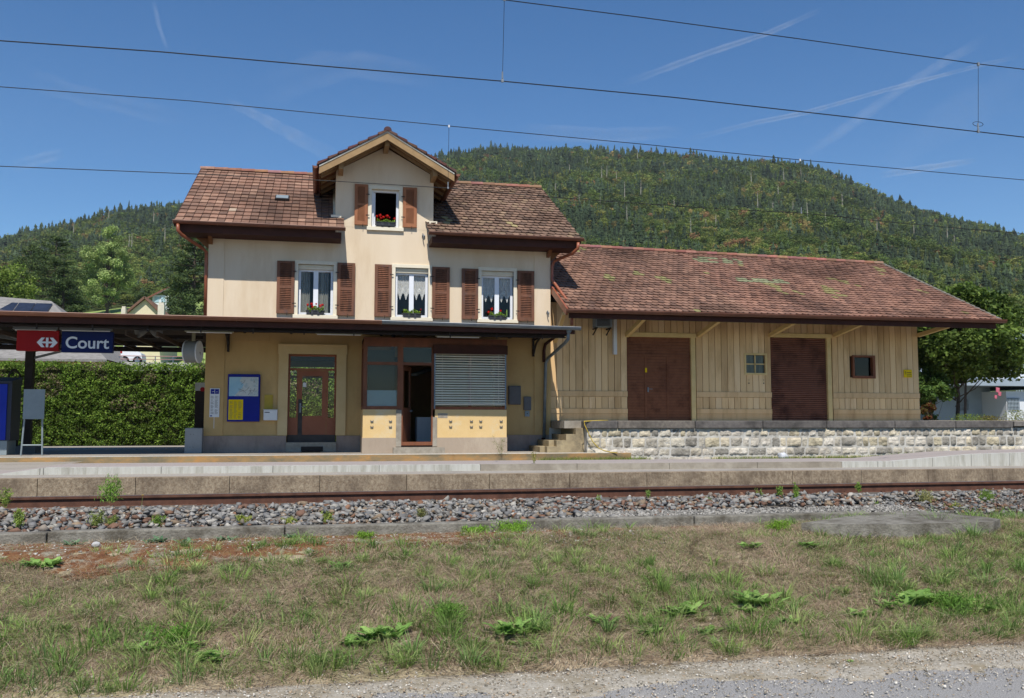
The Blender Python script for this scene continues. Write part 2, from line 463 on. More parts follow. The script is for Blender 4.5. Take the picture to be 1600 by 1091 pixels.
def cloud_mat():
    m, nt, b = new_mat('vapour')
    N = nt.nodes.new; L = nt.links.new
    b.inputs['Base Color'].default_value = (.9, .93, 1, 1); b.inputs['Roughness'].default_value = 1; b.inputs['Specular IOR Level'].default_value = 0
    tc = N('ShaderNodeTexCoord')
    nz = N('ShaderNodeTexNoise'); nz.inputs['Scale'].default_value = .004; nz.inputs['Detail'].default_value = 6; nz.inputs['Roughness'].default_value = .7
    L(tc.outputs['Object'], nz.inputs[0])
    lw = N('ShaderNodeLayerWeight'); lw.inputs[0].default_value = .5
    inv = N('ShaderNodeMath'); inv.operation = 'SUBTRACT'; inv.inputs[0].default_value = 1; L(lw.outputs['Facing'], inv.inputs[1])
    pw = N('ShaderNodeMath'); pw.operation = 'POWER'; pw.inputs[1].default_value = 1.5; L(inv.outputs[0], pw.inputs[0])
    mr = N('ShaderNodeMapRange'); mr.inputs[1].default_value = .3; mr.inputs[2].default_value = .75; mr.inputs[3].default_value = .02; mr.inputs[4].default_value = .26
    L(nz.outputs[0], mr.inputs[0])
    at_ = N('ShaderNodeAttribute'); at_.attribute_name = 'col'
    m1 = N('ShaderNodeMath'); m1.operation = 'MULTIPLY'; L(pw.outputs[0], m1.inputs[0]); L(mr.outputs[0], m1.inputs[1])
    m2 = N('ShaderNodeMath'); m2.operation = 'MULTIPLY'; L(m1.outputs[0], m2.inputs[0]); L(at_.outputs['Fac'], m2.inputs[1])
    t = N('ShaderNodeBsdfTransparent'); ms = N('ShaderNodeMixShader')
    L(m2.outputs[0], ms.inputs[0]); L(t.outputs[0], ms.inputs[1]); tl = N('ShaderNodeBsdfTranslucent'); tl.inputs[0].default_value = (1, 1, 1, 1); m3 = N('ShaderNodeMixShader'); m3.inputs[0].default_value = .7; L(b.outputs[0], m3.inputs[1]); L(tl.outputs[0], m3.inputs[2]); L(m3.outputs[0], ms.inputs[2])
    L(ms.outputs[0], nt.nodes['Material Output'].inputs[0])
    return m


def lace_mat():
    m, nt, b = new_mat('lace')
    N = nt.nodes.new; L = nt.links.new
    b.inputs['Base Color'].default_value = (.62, .62, .58, 1); b.inputs['Roughness'].default_value = .9
    tc = N('ShaderNodeTexCoord')
    vz = N('ShaderNodeTexVoronoi'); vz.inputs['Scale'].default_value = 26
    L(tc.outputs['Object'], vz.inputs[0])
    mr = N('ShaderNodeMapRange'); mr.inputs[1].default_value = .15; mr.inputs[2].default_value = .5; mr.inputs[3].default_value = 1.0; mr.inputs[4].default_value = .7
    L(vz.outputs[0], mr.inputs[0])
    t = N('ShaderNodeBsdfTransparent'); ms = N('ShaderNodeMixShader')
    L(mr.outputs[0], ms.inputs[0]); L(t.outputs[0], ms.inputs[1]); L(b.outputs[0], ms.inputs[2])
    L(ms.outputs[0], nt.nodes['Material Output'].inputs[0])
    return m


M['lace'] = lace_mat()
M['vapour'] = cloud_mat()

# ------------------------------------------------------------------ ground and tracks (setting)
def struct(o, **k): return tag(o, kind='structure', **k)


def strip(name, mat, rows, x0=-60, x1=80, step=None, origin=None):
    """ground sheet: rows = [(Y, z), ...] extruded along X"""
    mb = MB()
    xs = [x0, x1] if not step else list(np.linspace(x0, x1, int((x1 - x0) / step) + 1))
    for (ya, za), (yb, zb) in zip(rows[:-1], rows[1:]):
        for xa, xb in zip(xs[:-1], xs[1:]):
            mb.face([(xa, ya, za), (xb, ya, za), (xb, yb, zb), (xa, yb, zb)])
    return struct(mb.build(name, mat, origin=(0, 0, 0)))


strip('road', M['road'], [(-400, -.62), (5.9, -.6)], -400, 400)
E2 = None
# bank with an uneven surface


def bank_z(x, y):
    t = min(max((y - 5.55) / (7.9 - 5.55), 0), 1)
    z = -.6 + .50 * (t ** .85)
    n = mnoise.noise(Vector((x * .9, y * 1.1, 3.1))) * .05 + mnoise.noise(Vector((x * 3, y * 3, 9.))) * .018
    return z + n * min(1, max(0, (y - 5.5) / .5)) * min(1, max(.15, (8.6 - y) / 1.2))


def edge_y(x):   # wavy border between grass and gravel shoulder
    return 5.72 - .04 * x + .12 * mnoise.noise(Vector((x * 1.3, 0, 0))) + .06 * mnoise.noise(Vector((x * 4, 7, 0)))


def grid_sheet(name, mat, x0, x1, y0, y1, sx, sy, zf):
    xs = np.linspace(x0, x1, int((x1 - x0) / sx) + 1); ys = np.linspace(y0, y1, int((y1 - y0) / sy) + 1)
    V = [(x, y, zf(x, y)) for y in ys for x in xs]
    nx = len(xs)
    F = [(j * nx + i, j * nx + i + 1, (j + 1) * nx + i + 1, (j + 1) * nx + i) for j in range(len(ys) - 1) for i in range(nx - 1)]
    return np_mesh(name, V, F, None, mat, smooth=True)


struct(grid_sheet('grass_bank', M['bank'], -30, 40, 5.5, 8.6, .12, .07, lambda x, y: bank_z(x, y) if y > 5.52 else -.66))


def shoulder_z(x, y):
    return -.592 + .012 * mnoise.noise(Vector((x * 5, y * 5, 0))) + (-.03 if y < 5.18 - .03 * x + .22 * mnoise.noise(Vector((x * 1.1, 3, 5))) + .1 * mnoise.noise(Vector((x * 6, 3, 5))) else 0)


struct(grid_sheet('gravel_shoulder', M['shoulder'], -30, 40, 4.3, 6.1, .1, .04, shoulder_z))
# rusty moss between the kerb and the grass on the left
def moss_z(x, y):
    w = 1.0 * max(0., min(1., (3.6 - x) / 4.4)) * (1 + .5 * mnoise.noise(Vector((x * 1.5, 2, 2)))) + .12 * mnoise.noise(Vector((x * 7, 1, 2)))
    inside = y > 8.42 - w and mnoise.noise(Vector((x * 5, y * 8, 2))) > -.38
    return bank_z(x, y) + (.012 if inside else -.05) + .008 * mnoise.noise(Vector((x * 14, y * 14, 4)))
struct(grid_sheet('moss', M['moss'], -6, 4, 7.3, 8.46, .05, .03, moss_z))
# near kerb: row of concrete edging stones
mb = MB()
x = -14.3
while x < 4.4:
    L_ = 2.0
    dz = random.uniform(-.008, .008); dy = random.uniform(-.01, .01)
    mb.box(x, x + L_ - .008, 8.46 + dy, 8.60 + dy, -.3, .005 + dz)
    x += L_
o = mb.build('kerb', M['kerbc']); struct(o)
b_ = o.modifiers.new('b', 'BEVEL'); b_.width = .012; b_.segments = 2
# broken concrete slab on the right
pl = [atz(px, py, -.01) for px, py in ((1252, 817), (1300, 810), (1345, 803), (1385, 797), (1435, 797), (1490, 803), (1535, 807), (1563, 811), (1552, 815), (1500, 816.5), (1450, 818), (1395, 819), (1320, 819))]
mb = MB(); mb.prism([(p.x, p.y) for p in pl], 'z', -.15, -.012)
tag(mb.build('concrete_slab', M['kerbc']), 'cracked grey concrete slab lying in the weeds at the edge of the track ballast', 'slab')
strip('track_bed', M['bed'], [(8.5, -.12), (13.24, -.14)])

# platforms
Yf = 13.25
zl = at(4, 748.3, Yf); zr = at(1596, 732.3, Yf)
def low_z(x): return zl.z + (zr.z - zl.z) * (x - zl.x) / (zr.x - zl.x)
xs_ = [-30, -12, zl.x, 3, zr.x, 20, 60]
pb = [at(p, q, 1) for p, q in ((100, 738.2), (800, 736.9), (1300, 731))]
def low_back(x): return 14.1
mb = MB()
x = -25.0
while x < 40:
    z = low_z(x); z2 = low_z(x + 1.25)
    mb.hexa([(x + .003, Yf, -.35), (x + 1.247, Yf, -.35), (x + 1.247, Yf + .16, -.35), (x + .003, Yf + .16, -.35), (x + .003, Yf, z), (x + 1.247, Yf, z2), (x + 1.247, Yf + .16, z2), (x + .003, Yf + .16, z)])
    x += 1.25
o = mb.build('platform_edge', M['block']); struct(o)
b_ = o.modifiers.new('b', 'BEVEL'); b_.width = .006; b_.segments = 2
mb = MB()
mb.face([(-30, Yf + .16, low_z(-30) - .003), (40, Yf + .16, low_z(40) - .003), (40, 14.3, low_z(40) - .0), (-30, 14.3, low_z(-30) - .0)])
struct(mb.build('low_platform', M['asphaltp']))
# raised strip of the island platform: height along X
hp = [(-30, 0), (-5.3, 0), (-4.6, .0), (-3.95, .09), (-3.9, .10), (9.6, .10), (9.9, .10), (11.6, .22), (13.2, .25), (40, .27)]
def rise(x):
    for (a, za), (b2, zb) in zip(hp[:-1], hp[1:]):
        if a <= x <= b2: return za + (zb - za) * (x - a) / (b2 - a)
    return .25
Yr = 14.05
mb1, mb2, mb3 = MB(), MB(), MB()
xs_ = [-5.3, -4.6, -3.95] + list(np.arange(-3.9, 9.6, 1.6)) + [9.6] + list(np.arange(9.9, 13.2, .8)) + [13.2] + list(np.arange(14, 36, 1.5))
for a, b2 in zip(xs_[:-1], xs_[1:]):
    za, zb = low_z(a) + rise(a), low_z(b2) + rise(b2)
    g = .004
    light = (a < 1.0) or a > 8.8
    m_ = mb1 if light else mb3
    m_.hexa([(a + g, Yr, -.2), (b2 - g, Yr, -.2), (b2 - g, Yr + .14, -.2), (a + g, Yr + .14, -.2), (a + g, Yr, za), (b2 - g, Yr, zb), (b2 - g, Yr + .14, zb), (a + g, Yr + .14, za)])
    mb2.hexa([(a, Yr + .14, -.3), (b2, Yr + .14, -.3), (b2, 15.3, -.3), (a, 15.3, -.3), (a, Yr + .14, za - .004), (b2, Yr + .14, zb - .004), (b2, 15.3, zb + .0), (a, 15.3, za + .0)])
struct(mb1.build('platform_kerb', M['lightc'])); struct(mb3.build('platform_kerb', M['concrete']))
struct(mb2.build('island_platform', M['asphalt2']))
# crossing deck on the left and the bed of the far track
strip('crossing', M['asphaltp'], [(14.3, low_z(-8)), (16, .0), (22.86, -.06)], -30, -5.5)
strip('far_track_bed', M['bed'], [(14.4, -.25), (22.88, -.2)], -5.5, 60)
# station platform by the house
pz = .045
mb = MB(); mb.box(-30, 8.2, 22.9, 23.1, -.4, pz - .004); struct(mb.build('station_platform_edge', M['rustedge']))
mb = MB(); mb.box(-30, 8.2, 23.1, 25.6, -.4, pz); mb.box(-30, -3.2, 25.6, 31.5, -.4, pz - .002); struct(mb.build('station_platform', M['asphaltp']))
mb = MB(); mb.box(-30, 7.6, 22.98, 23.10, pz - .003, pz + .006); struct(mb.build('platform_line', M['whiteline']))
strip('path', M['asphaltp'], [(22.84, -.17), (23.6, -.17)], 8.2, 60)
strip('yard', M['groundfar'], [(23.2, -.22), (60, -.22)], -200, 200)


def rail(y, z, x0, x1, hz, name, label):
    r = thing(name, ((x0 + x1) / 2, y, z - .16), label, 'rail', 'rails of the tracks')
    a = MB(); a.prism([(y - .062, z - .16), (y + .062, z - .16), (y + .062, z - .15), (y + .009, z - .13), (y + .009, z - .042), (y + .034, z - .034), (y + .034, z - .003), (y - .034, z - .003), (y - .034, z - .034), (y - .009, z - .042), (y - .009, z - .13), (y - .062, z - .15)], 'x', x0, x1)
    a.build('rail_profile', M['rail'], r)
    a = MB(); a.box(x0, x1, y - .024, y + .03, z - .003, z); a.build('running_surface', M['railtop'], r)
    if hz:
        a = MB(); x = x0 + .2
        x = -4.0
        while x < 14:
            a.box(x - .03, x + .03, y - .085, y - .045, z - .15, z - .118); a.box(x - .045, x + .045, y - .13, y - .08, z - .16, z - .135); a.cut(); x += .62
        a.build('rail_fastening', M['rail'], r)


rail(12.25, .0, -20, 45, True, 'rail', 'rusty rail with bright head below the concrete platform edge')
rail(10.76, -.11, -20, 45, False, 'rail', 'rusty rail half hidden behind the heaped ballast stones')
rail(20.4, -.1, -5, 45, False, 'rail', 'rail of the far track, nearer the island platform')
rail(21.8, -.1, -5, 45, False, 'rail', 'rail of the far track, nearer the station building')
mb = MB(); x = -12
while x < 26:
    mb.box(x, x + .24, 10.3, 12.75, -.3, -.175); x += .62
struct(mb.build('sleepers', M['sleeper']))

# ------------------------------------------------------------------ tiles


def tiles(mb, A, B, C, D, w, exp, style, pal, skip=None, th=.022, tilt=.03, jit=.004, cold=None):
    """A,B eave corners (left,right), C,D ridge corners (right,left)"""
    A, B, C, D = map(Vector, (A, B, C, D))
    nrm = (B - A).cross(D - A).normalized()
    if nrm.z < 0: nrm = -nrm
    W = (B - A).length; H_ = (D - A).length
    nc = int(round(W / w)); nr = int(round(H_ / exp)); w_ = 1 / nc; e_ = 1 / nr
    def S_(u, v):
        a = A.lerp(B, u); d = D.lerp(C, u); return a.lerp(d, v)
    for r in range(nr):
        off = .5 if (style == 'beaver' and r % 2) else 0
        shade_r = random.uniform(.93, 1.05)
        for c in range(-1 if off else 0, nc):
            u0 = (c + off) * w_; u1 = u0 + w_
            g = w_ * .035
            u0 += g; u1 -= g
            u0 = max(u0, -.1 * w_); u1 = min(u1, 1 + .1 * w_)
            if u1 - u0 < .3 * w_: continue
            v0 = r * e_; v1 = min(v0 + e_ * 1.18, 1.0)
            mid = S_((u0 + u1) / 2, v0)
            if skip and skip(mid, (B - A).length * (u1 - u0) / 2): continue
            t = tilt + random.uniform(-jit, jit) * 1.5
            dv = random.uniform(-.02, .02) * e_
            v0 += dv
            um = (u0 + u1) / 2
            if style == 'beaver':
                prof = [(u0, v0 + e_ * .2), (u0 + (um - u0) * .35, v0 + e_ * .05), (um, v0 - e_ * .02), (u1 - (u1 - um) * .35, v0 + e_ * .05), (u1, v0 + e_ * .2)]
            else:
                prof = [(u0, v0), (um, v0 + e_ * .02), (u1, v0)]
            sk = random.uniform(-jit, jit)
            top = [S_(a, b) + nrm * (t + sk * (1 if a > um else -1)) for a, b in prof] + [S_(u1, v1) + nrm * .006, S_(u0, v1) + nrm * .006]
            rgb = random.choice(pal); rgb = tuple(q * .6 + .4 * m_ for q, m_ in zip(rgb, np.mean(pal, axis=0)))
            k = random.uniform(.86, 1.1) * shade_r; av = sum(rgb) / 3; rgb = tuple(av * w0 * .3 + q * .7 for q, w0 in zip(rgb, (1.46, .96, .56)))
            if cold: rgb = cold(mid, rgb)
            mb.col(tuple(min(1, q * k) for q in rgb))
            mb.face(top)
            n = len(prof)
            for i in range(n - 1):
                p, q = top[i], top[i + 1]
                mb.face([p - nrm * th, q - nrm * th, q, p])
            mb.face([top[0] - nrm * th, top[0], top[-1], top[-1] - nrm * th]); mb.face([top[n - 1], top[n - 1] - nrm * th, top[n] - nrm * th, top[n]])


PAL_RG = [h('96705f'), h('8a6556'), h('a07d6c')]
PAL_L = [h('a27a6a'), h('997264'), h('ab8472'), h('8a6a5e'), h('7a6057'), h('b08d7b'), h('916a5c'), h('806257'), h('6f5850')]
PAL_R = [h('8f7366'), h('856a5e'), h('9c7f6e'), h('786257'), h('6a574e'), h('967a6a'), h('876e62'), h('63544e'), h('9a866e')]
PAL_F = [h('997466'), h('8f6a5c'), h('a37e6e'), h('82645a'), h('755a52'), h('9b7464'), h('8b695e'), h('6b544e')]


def lichen(scale, thr, c, seedz=0):
    def f(p, rgb):
        n = mnoise.noise(Vector((p.x * scale, p.z * scale * 1.6, seedz)))
        dk = mnoise.noise(Vector((p.x * .45, p.z * .9, seedz + 5)))
        if dk > .1: rgb = tuple(a * (1 - min(.4, (dk - .1) * 1.1)) for a in rgb)
        if n > thr and random.random() < .55: return c
        return rgb
    return f


# ------------------------------------------------------------------ station building
XL, XR, YF, YB = -3.05, 6.50, 25.0, 33.0
def wx(px, py, Y=YF): return at(px, py, Y).x
def wz(px, py, Y=YF): return at(px, py, Y).z


def wall(mb, x0, x1, z0, z1, y, th, holes):
    """front wall with rectangular openings and their reveals (x0,x1,z0,z1 each)"""
    xs = sorted({x0, x1, *[v for hh in holes for v in hh[:2] if x0 < v < x1]})
    zs = sorted({z0, z1, *[v for hh in holes for v in hh[2:] if z0 < v < z1]})
    for xa, xb in zip(xs[:-1], xs[1:]):
        for za, zb in zip(zs[:-1], zs[1:]):
            cx_, cz_ = (xa + xb) / 2, (za + zb) / 2
            if any(a < cx_ < b and c < cz_ < d for a, b, c, d in holes): continue
            mb.face([(xa, y, za), (xb, y, za), (xb, y, zb), (xa, y, zb)])
            mb.face([(xb, y + th, za), (xa, y + th, za), (xa, y + th, zb), (xb, y + th, zb)])
    for a, b, c, d in holes:
        a2, b2, c2, d2 = max(a, x0), min(b, x1), max(c, z0), min(d, z1)
        mb.face([(a, y, c2), (a, y + th, c2), (a, y + th, d2), (a, y, d2)]); mb.face([(b, y + th, c2), (b, y, c2), (b, y, d2), (b, y + th, d2)])
        if d <= z1: mb.face([(a2, y, d), (a2, y + th, d), (b2, y + th, d), (b2, y, d)])
        if c >= z0: mb.face([(a2, y + th, c), (a2, y, c), (b2, y, c), (b2, y + th, c)])
    return mb


house = thing('station_building', ((XL + XR) / 2, 29, 0), 'cream two-storey station house with red tiled roof, gabled dormer and brown shutters', 'station')
WZ0, WZ1 = 3.71, 5.315
wins = [(wx(460, 450), wx(526.5, 450)), (wx(612, 455), wx(674.5, 455)), (wx(747, 460), wx(807.5, 460))]
dw = (wx(575, 325), wx(629, 325), wz(600, 361), wz(600, 291))
sw = .1  # width of the window surround
holesU = [(a + sw, b - sw, WZ0 + sw, WZ1 - sw) for a, b in wins]
ZC = 3.3   # canopy height: colour change of the wall
mb = MB(); wall(mb, XL, XR, ZC, 6.32, YF, .3, holesU)
wall(mb, XL, XR, ZC, 6.32, YB - .3, .3, [])
for xx, s_ in ((XL, 0), (XR, -.3)):
    for q in (xx if s_ else xx, ):
        pass
mb.box(XL, XL + .3, YF + .3, YB - .3, ZC, 6.3); mb.box(XR - .3, XR, YF + .3, YB - .3, ZC, 6.3)
mb.prism([(YF, 6.3), (YB, 6.3), (29, 8.62)], 'x', XL, XL + .3); mb.prism([(YF, 6.3), (YB, 6.3), (29, 8.62)], 'x', XR - .3, XR)
mb.build('wall', M['cream'], house)
mb = MB()   # pilaster strips at the corners of the facade
mb.box(XL - .004, wx(350, 430), YF - .02, YF + .05, ZC, 6.25); mb.box(wx(834.5, 440), XR + .004, YF - .02, YF + .05, ZC, 6.25)
mb.build('corner_strip', M['cream'], house)
DX0, DX1 = .30, 3.05
mb = MB(); wall(mb, DX0, DX1, 6.32, 7.9, YF - .003, .3, [(dw[0] + .09, dw[1] - .09, dw[2] + .09, dw[3] - .09)])
apexx = (DX0 + DX1) / 2 - .02
mb.prism([(DX0, 7.9), (DX1, 7.9), (apexx, 8.66)], 'y', YF - .003, YF + .3)
mb.box(DX0, DX0 + .2, YF + .3, 28.6, 6.3, 7.85); mb.box(DX1 - .2, DX1, YF + .3, 28.6, 6.3, 7.85)
mb.build('dormer_wall', M['cream'], house)
# lower storey
DOX0, DOX1, DOZ1 = wx(448, 640), wx(526, 640), 2.72
bayX0, bayX1, bayY = 1.08, 4.955, 23.8
holesL = [(DOX0, DOX1, .05, DOZ1), (bayX0 + .15, bayX1 - .15, .1, 2.7)]
mb = MB(); wall(mb, XL, XR, .05, ZC, YF, .3, holesL)
bd = at(448, 600, YB).x, at(530, 600, YB).x
wall(mb, XL, XR, .05, ZC, YB - .3, .3, [(bd[0], bd[1], .1, 2.8)])
mb.box(XL, XL + .3, YF + .3, YB - .3, .05, ZC); mb.box(XR - .3, XR, YF + .3, YB - .3, .05, ZC)
mb.build('lower_wall', M['ochre'], house)
mb = MB(); mb.box(XL - .005, wx(350, 600), YF - .025, YF + .05, .5, ZC - .02); mb.box(wx(834.5, 600), XR + .005, YF - .025, YF + .05, .5, ZC - .02)
mb.box(wx(350, 520) , DOX0 - .5, YF - .018, YF + .05, 3.05, ZC - .02); mb.box(bayX1, wx(834, 600), YF - .018, YF + .05, 2.95, ZC - .02)
mb.build('pilaster', M['ochre'], house)
mb = MB()
mb.box(XL - .03, DOX0 - .002, YF - .04, YF + .1, 0, .49); mb.box(DOX1 + .002, bayX0, YF - .04, YF + .1, 0, .49); mb.box(bayX1, XR + .03, YF - .04, YF + .1, 0, .49)
mb.build('plinth', M['plinth'], house)
mb = MB()
mb.box(XL + .3, XR - .3, YF + .3, YB - .3, .0, .12); mb.box(XL + .3, XR - .3, YF + .3, YB - .3, 3.0, 3.2)
mb.build('floor', M['dark'], house)
mb = MB(); mb.box(DOX1 + .35, DOX1 + .45, YF + .3, YB - .3, .12, 3.0); mb.box(DOX0 - .8, DOX0 - .7, YF + .3, YB - .3, .12, 3.0)
mb.build('partition', M['interior'], house)
# portal around the door
mb = MB(); e0, e1, et = wx(434, 640), wx(540, 640), 2.99
mb.box(e0, DOX0 + .02, YF - .06, YF + .12, .5, 2.72); mb.box(DOX1 - .02, e1, YF - .06, YF + .12, .5, 2.72); mb.box(e0 - .02, e1 + .02, YF - .065, YF + .12, 2.72, et)
mb.box(e0 - .02, e1 + .02, YF - .09, YF + .0, et - .03, et)
o = mb.build('door_surround', M['portal'], house)
# door
dY = YF + .16
door = MB(); dx0, dx1 = DOX0 + .02, DOX1 - .02
dz0 = .31
def fr_box(m, a, b, c, d, y0=dY, y1=dY + .06): m.box(a, b, y0, y1, c, d)
lx0, lx1 = wx(458, 640), wx(516, 640)  # side lights
tz = wz(490, 577)
fr_box(door, dx0, dx0 + .05, dz0, DOZ1); fr_box(door, dx1 - .05, dx1, dz0, DOZ1)
fr_box(door, dx0 + .05, dx1 - .05, DOZ1 - .05, DOZ1); fr_box(door, dx0 + .05, dx1 - .05, tz - .03, tz + .03)
ax, bx_ = wx(465, 640), wx(510, 640)
fr_box(door, ax - .04, ax + .0, dz0, tz - .03); fr_box(door, bx_, bx_ + .04, dz0, tz - .03)
fr_box(door, dx0 + .05, ax - .04, dz0, .98); fr_box(door, bx_ + .04, dx1 - .05, dz0, .98)
dr = door.build('door', M['doorwood'], house)
lf = MB(); gx0, gx1, gz0, gz1 = wx(471.5, 630), wx(503, 630), wz(487, 650), wz(487, 587.5)
y0 = dY + .005
lf.box(ax + .004, gx0, y0, y0 + .05, dz0, tz - .035); lf.box(gx1, bx_ - .004, y0, y0 + .05, dz0, tz - .035)
lf.box(gx0, gx1, y0, y0 + .05, dz0, gz0); lf.box(gx0, gx1, y0, y0 + .05, gz1, tz - .035)
lf.build('door_leaf', M['doorwood'], dr)
g = MB(); g.box(gx0, gx1, y0 + .02, y0 + .026, gz0, gz1); g.box(dx0 + .05, ax - .04, dY + .02, dY + .026, .98, tz - .03); g.box(bx_ + .04, dx1 - .05, dY + .02, dY + .026, .98, tz - .03)
g.box(dx0 + .05, dx1 - .05, dY + .02, dY + .026, tz + .03, DOZ1 - .05); g.build('pane', M['glass'], dr)
k = MB(); k.box(dx0, dx1, dY - .012, dY, dz0, dz0 + .2); k.box(ax + .01, ax + .12, dY - .012, y0, dz0 + .2, wz(467, 624)); k.build('kick_plate', M['kick'], dr)
k = MB(); k.tube([(ax + .065, dY - .012, 1.28), (ax + .065, dY - .06, 1.28), (ax + .19, dY - .06, 1.28)], .011, 8); k.box(ax + .045, ax + .085, dY - .02, dY - .01, 1.12, 1.38); k.build('handle', M['zinc'], dr)
k = MB(); k.box(gx0 + .02, gx0 + .11, y0 - .004, y0 + .018, gz1 - .3, gz1 - .18); k.build('notice', M['white'], dr)
k = MB(); k.box(DOX0 - .0, DOX1 + .0, YF - .12, dY + .1, .05, .31); k.build('door_step', M['concrete'], house)
k = MB(); k.box(DOX0 + .42, DOX1 - .42, YF - .5, YF - .125, .05, .065); k.box(DOX0 + .4, DOX1 - .35, YF - .14, YF - .121, .07, .2); k.build('foot_grate', M['darksteel'], house)
# back doorway glazing bars
k = MB(); k.box(bd[0], bd[0] + .08, YB - .2, YB - .12, .1, 2.8); k.box(bd[1] - .08, bd[1], YB - .2, YB - .12, .1, 2.8); k.box(bd[0], bd[1], YB - .2, YB - .12, 2.4, 2.48); k.build('rear_door_frame', M['doorwood'], house)

# windows of the upper storey
def casement(parent, a, b, c, d, y, blind=True, open_leaf=False):
    """surround (a,b,c,d outer), frame, panes"""
    s = MB()
    s.box(a, a + sw, y - .03, y + .14, c + sw, d - sw); s.box(b - sw, b, y - .03, y + .14, c + sw, d - sw)
    s.box(a, b, y - .03, y + .14, d - sw, d); s.box(a - .03, b + .03, y - .07, y + .14, c, c + sw)
    w = s.build('window', M['surround'], parent)
    bv = w.modifiers.new('b', 'BEVEL'); bv.width = .006; bv.segments = 2
    i0, i1, j0, j1 = a + sw, b - sw, c + sw, d - sw
    if blind:
        s = MB(); s.box(i0, i1, y + .05, y + .16, j1 - .13, j1); s.box(i0, i1, y + .03, y + .05, j1 - .075, j1 - .06); s.build('blind_box', M['surround'], w)
        j1 -= .13
    fy = y + .12
    s = MB(); t = .07
    s.box(i0, i0 + t, fy, fy + .07, j0, j1); s.box(i1 - t, i1, fy, fy + .07, j0, j1); s.box(i0 + t, i1 - t, fy, fy + .07, j0, j0 + t * 1.1); s.box(i0 + t, i1 - t, fy, fy + .07, j1 - t * .8, j1)
    m_ = (i0 + i1) / 2
    if not open_leaf:
        s.box(m_ - .065, m_ + .065, fy - .012, fy + .06, j0 + t, j1 - t * .8)
    else:
        s.box(i0 + t, i0 + t + .045, fy + .07, fy + .5, j0 + .08, j1 - .06)   # leaf swung inwards
    f = s.build('window_frame', M['pvc'], w)
    if not open_leaf:
        g = MB(); g.box(i0 + t, i1 - t, fy + .03, fy + .036, j0 + t, j1 - t * .8); g.build('pane', M['glass'], w)
    return w, (i0 + t, i1 - t, j0 + t, j1, fy)


def wavy(mb, x0, x1, zt, zb, y, amp, n, zbf=None):
    N_ = 40
    for i in range(N_):
        u, v = i / N_, (i + 1) / N_
        xa, xb = x0 + (x1 - x0) * u, x0 + (x1 - x0) * v
        ya, yb = y + amp * sin(u * n * 2 * pi), y + amp * sin(v * n * 2 * pi)
        za, zb_ = (zbf(u), zbf(v)) if zbf else (zb, zb)
        mb.face([(xa, ya, za), (xb, yb, zb_), (xb, yb, zt), (xa, ya, zt)])


for i, (a, b) in enumerate(wins):
    w, (p0, p1, q0, q1, fy) = casement(house, a, b, WZ0, WZ1, YF)
    m_ = (p0 + p1) / 2
    c = MB()
    if i == 0:
        wavy(c, p0, m_ - .16, q1, q0, fy + .07, .015, 5); wavy(c, m_ - .02, p1 - .06, q1, q0, fy + .07, .015, 6)
        c.build('curtain', M['curt'], w)
    else:
        Hh = q1 - q0; zm = q0 + Hh * (.38 if i == 1 else .38)
        for (xa, xb) in ((p0, m_ - .065), (m_ + .065, p1)):
            f = lambda u, zm=zm: zm + .22 * abs(cos(u * 2 * pi)) ** 1.2 + (.12 if u < .04 or u > .96 else 0) - .0
            wavy(c, xa, xb, q1, 0, fy + .075, .012, 7, f)
            # gathered scallop ruffles
            f2 = lambda u, zm=zm: zm - .02 + .2 * abs(cos(u * 2 * pi)) ** 1.2
            N_ = 30
            for r_ in range(3):
                for j in range(N_):
                    u, v = j / N_, (j + 1) / N_
                    za, zb2 = f2(u) + .05 * r_, f2(v) + .05 * r_
                    c.face([(xa + (xb - xa) * u, fy + .062 - .004 * r_, za), (xa + (xb - xa) * v, fy + .062 - .004 * r_, zb2), (xa + (xb - xa) * v, fy + .072, zb2 + .05), (xa + (xb - xa) * u, fy + .072, za + .05)])
        c.build('lace_curtain', M['lace'], w)
        if i == 2:
            pass
dwin, dq = casement(house, dw[0], dw[1], dw[2], dw[3], YF - .003, blind=False, open_leaf=True)


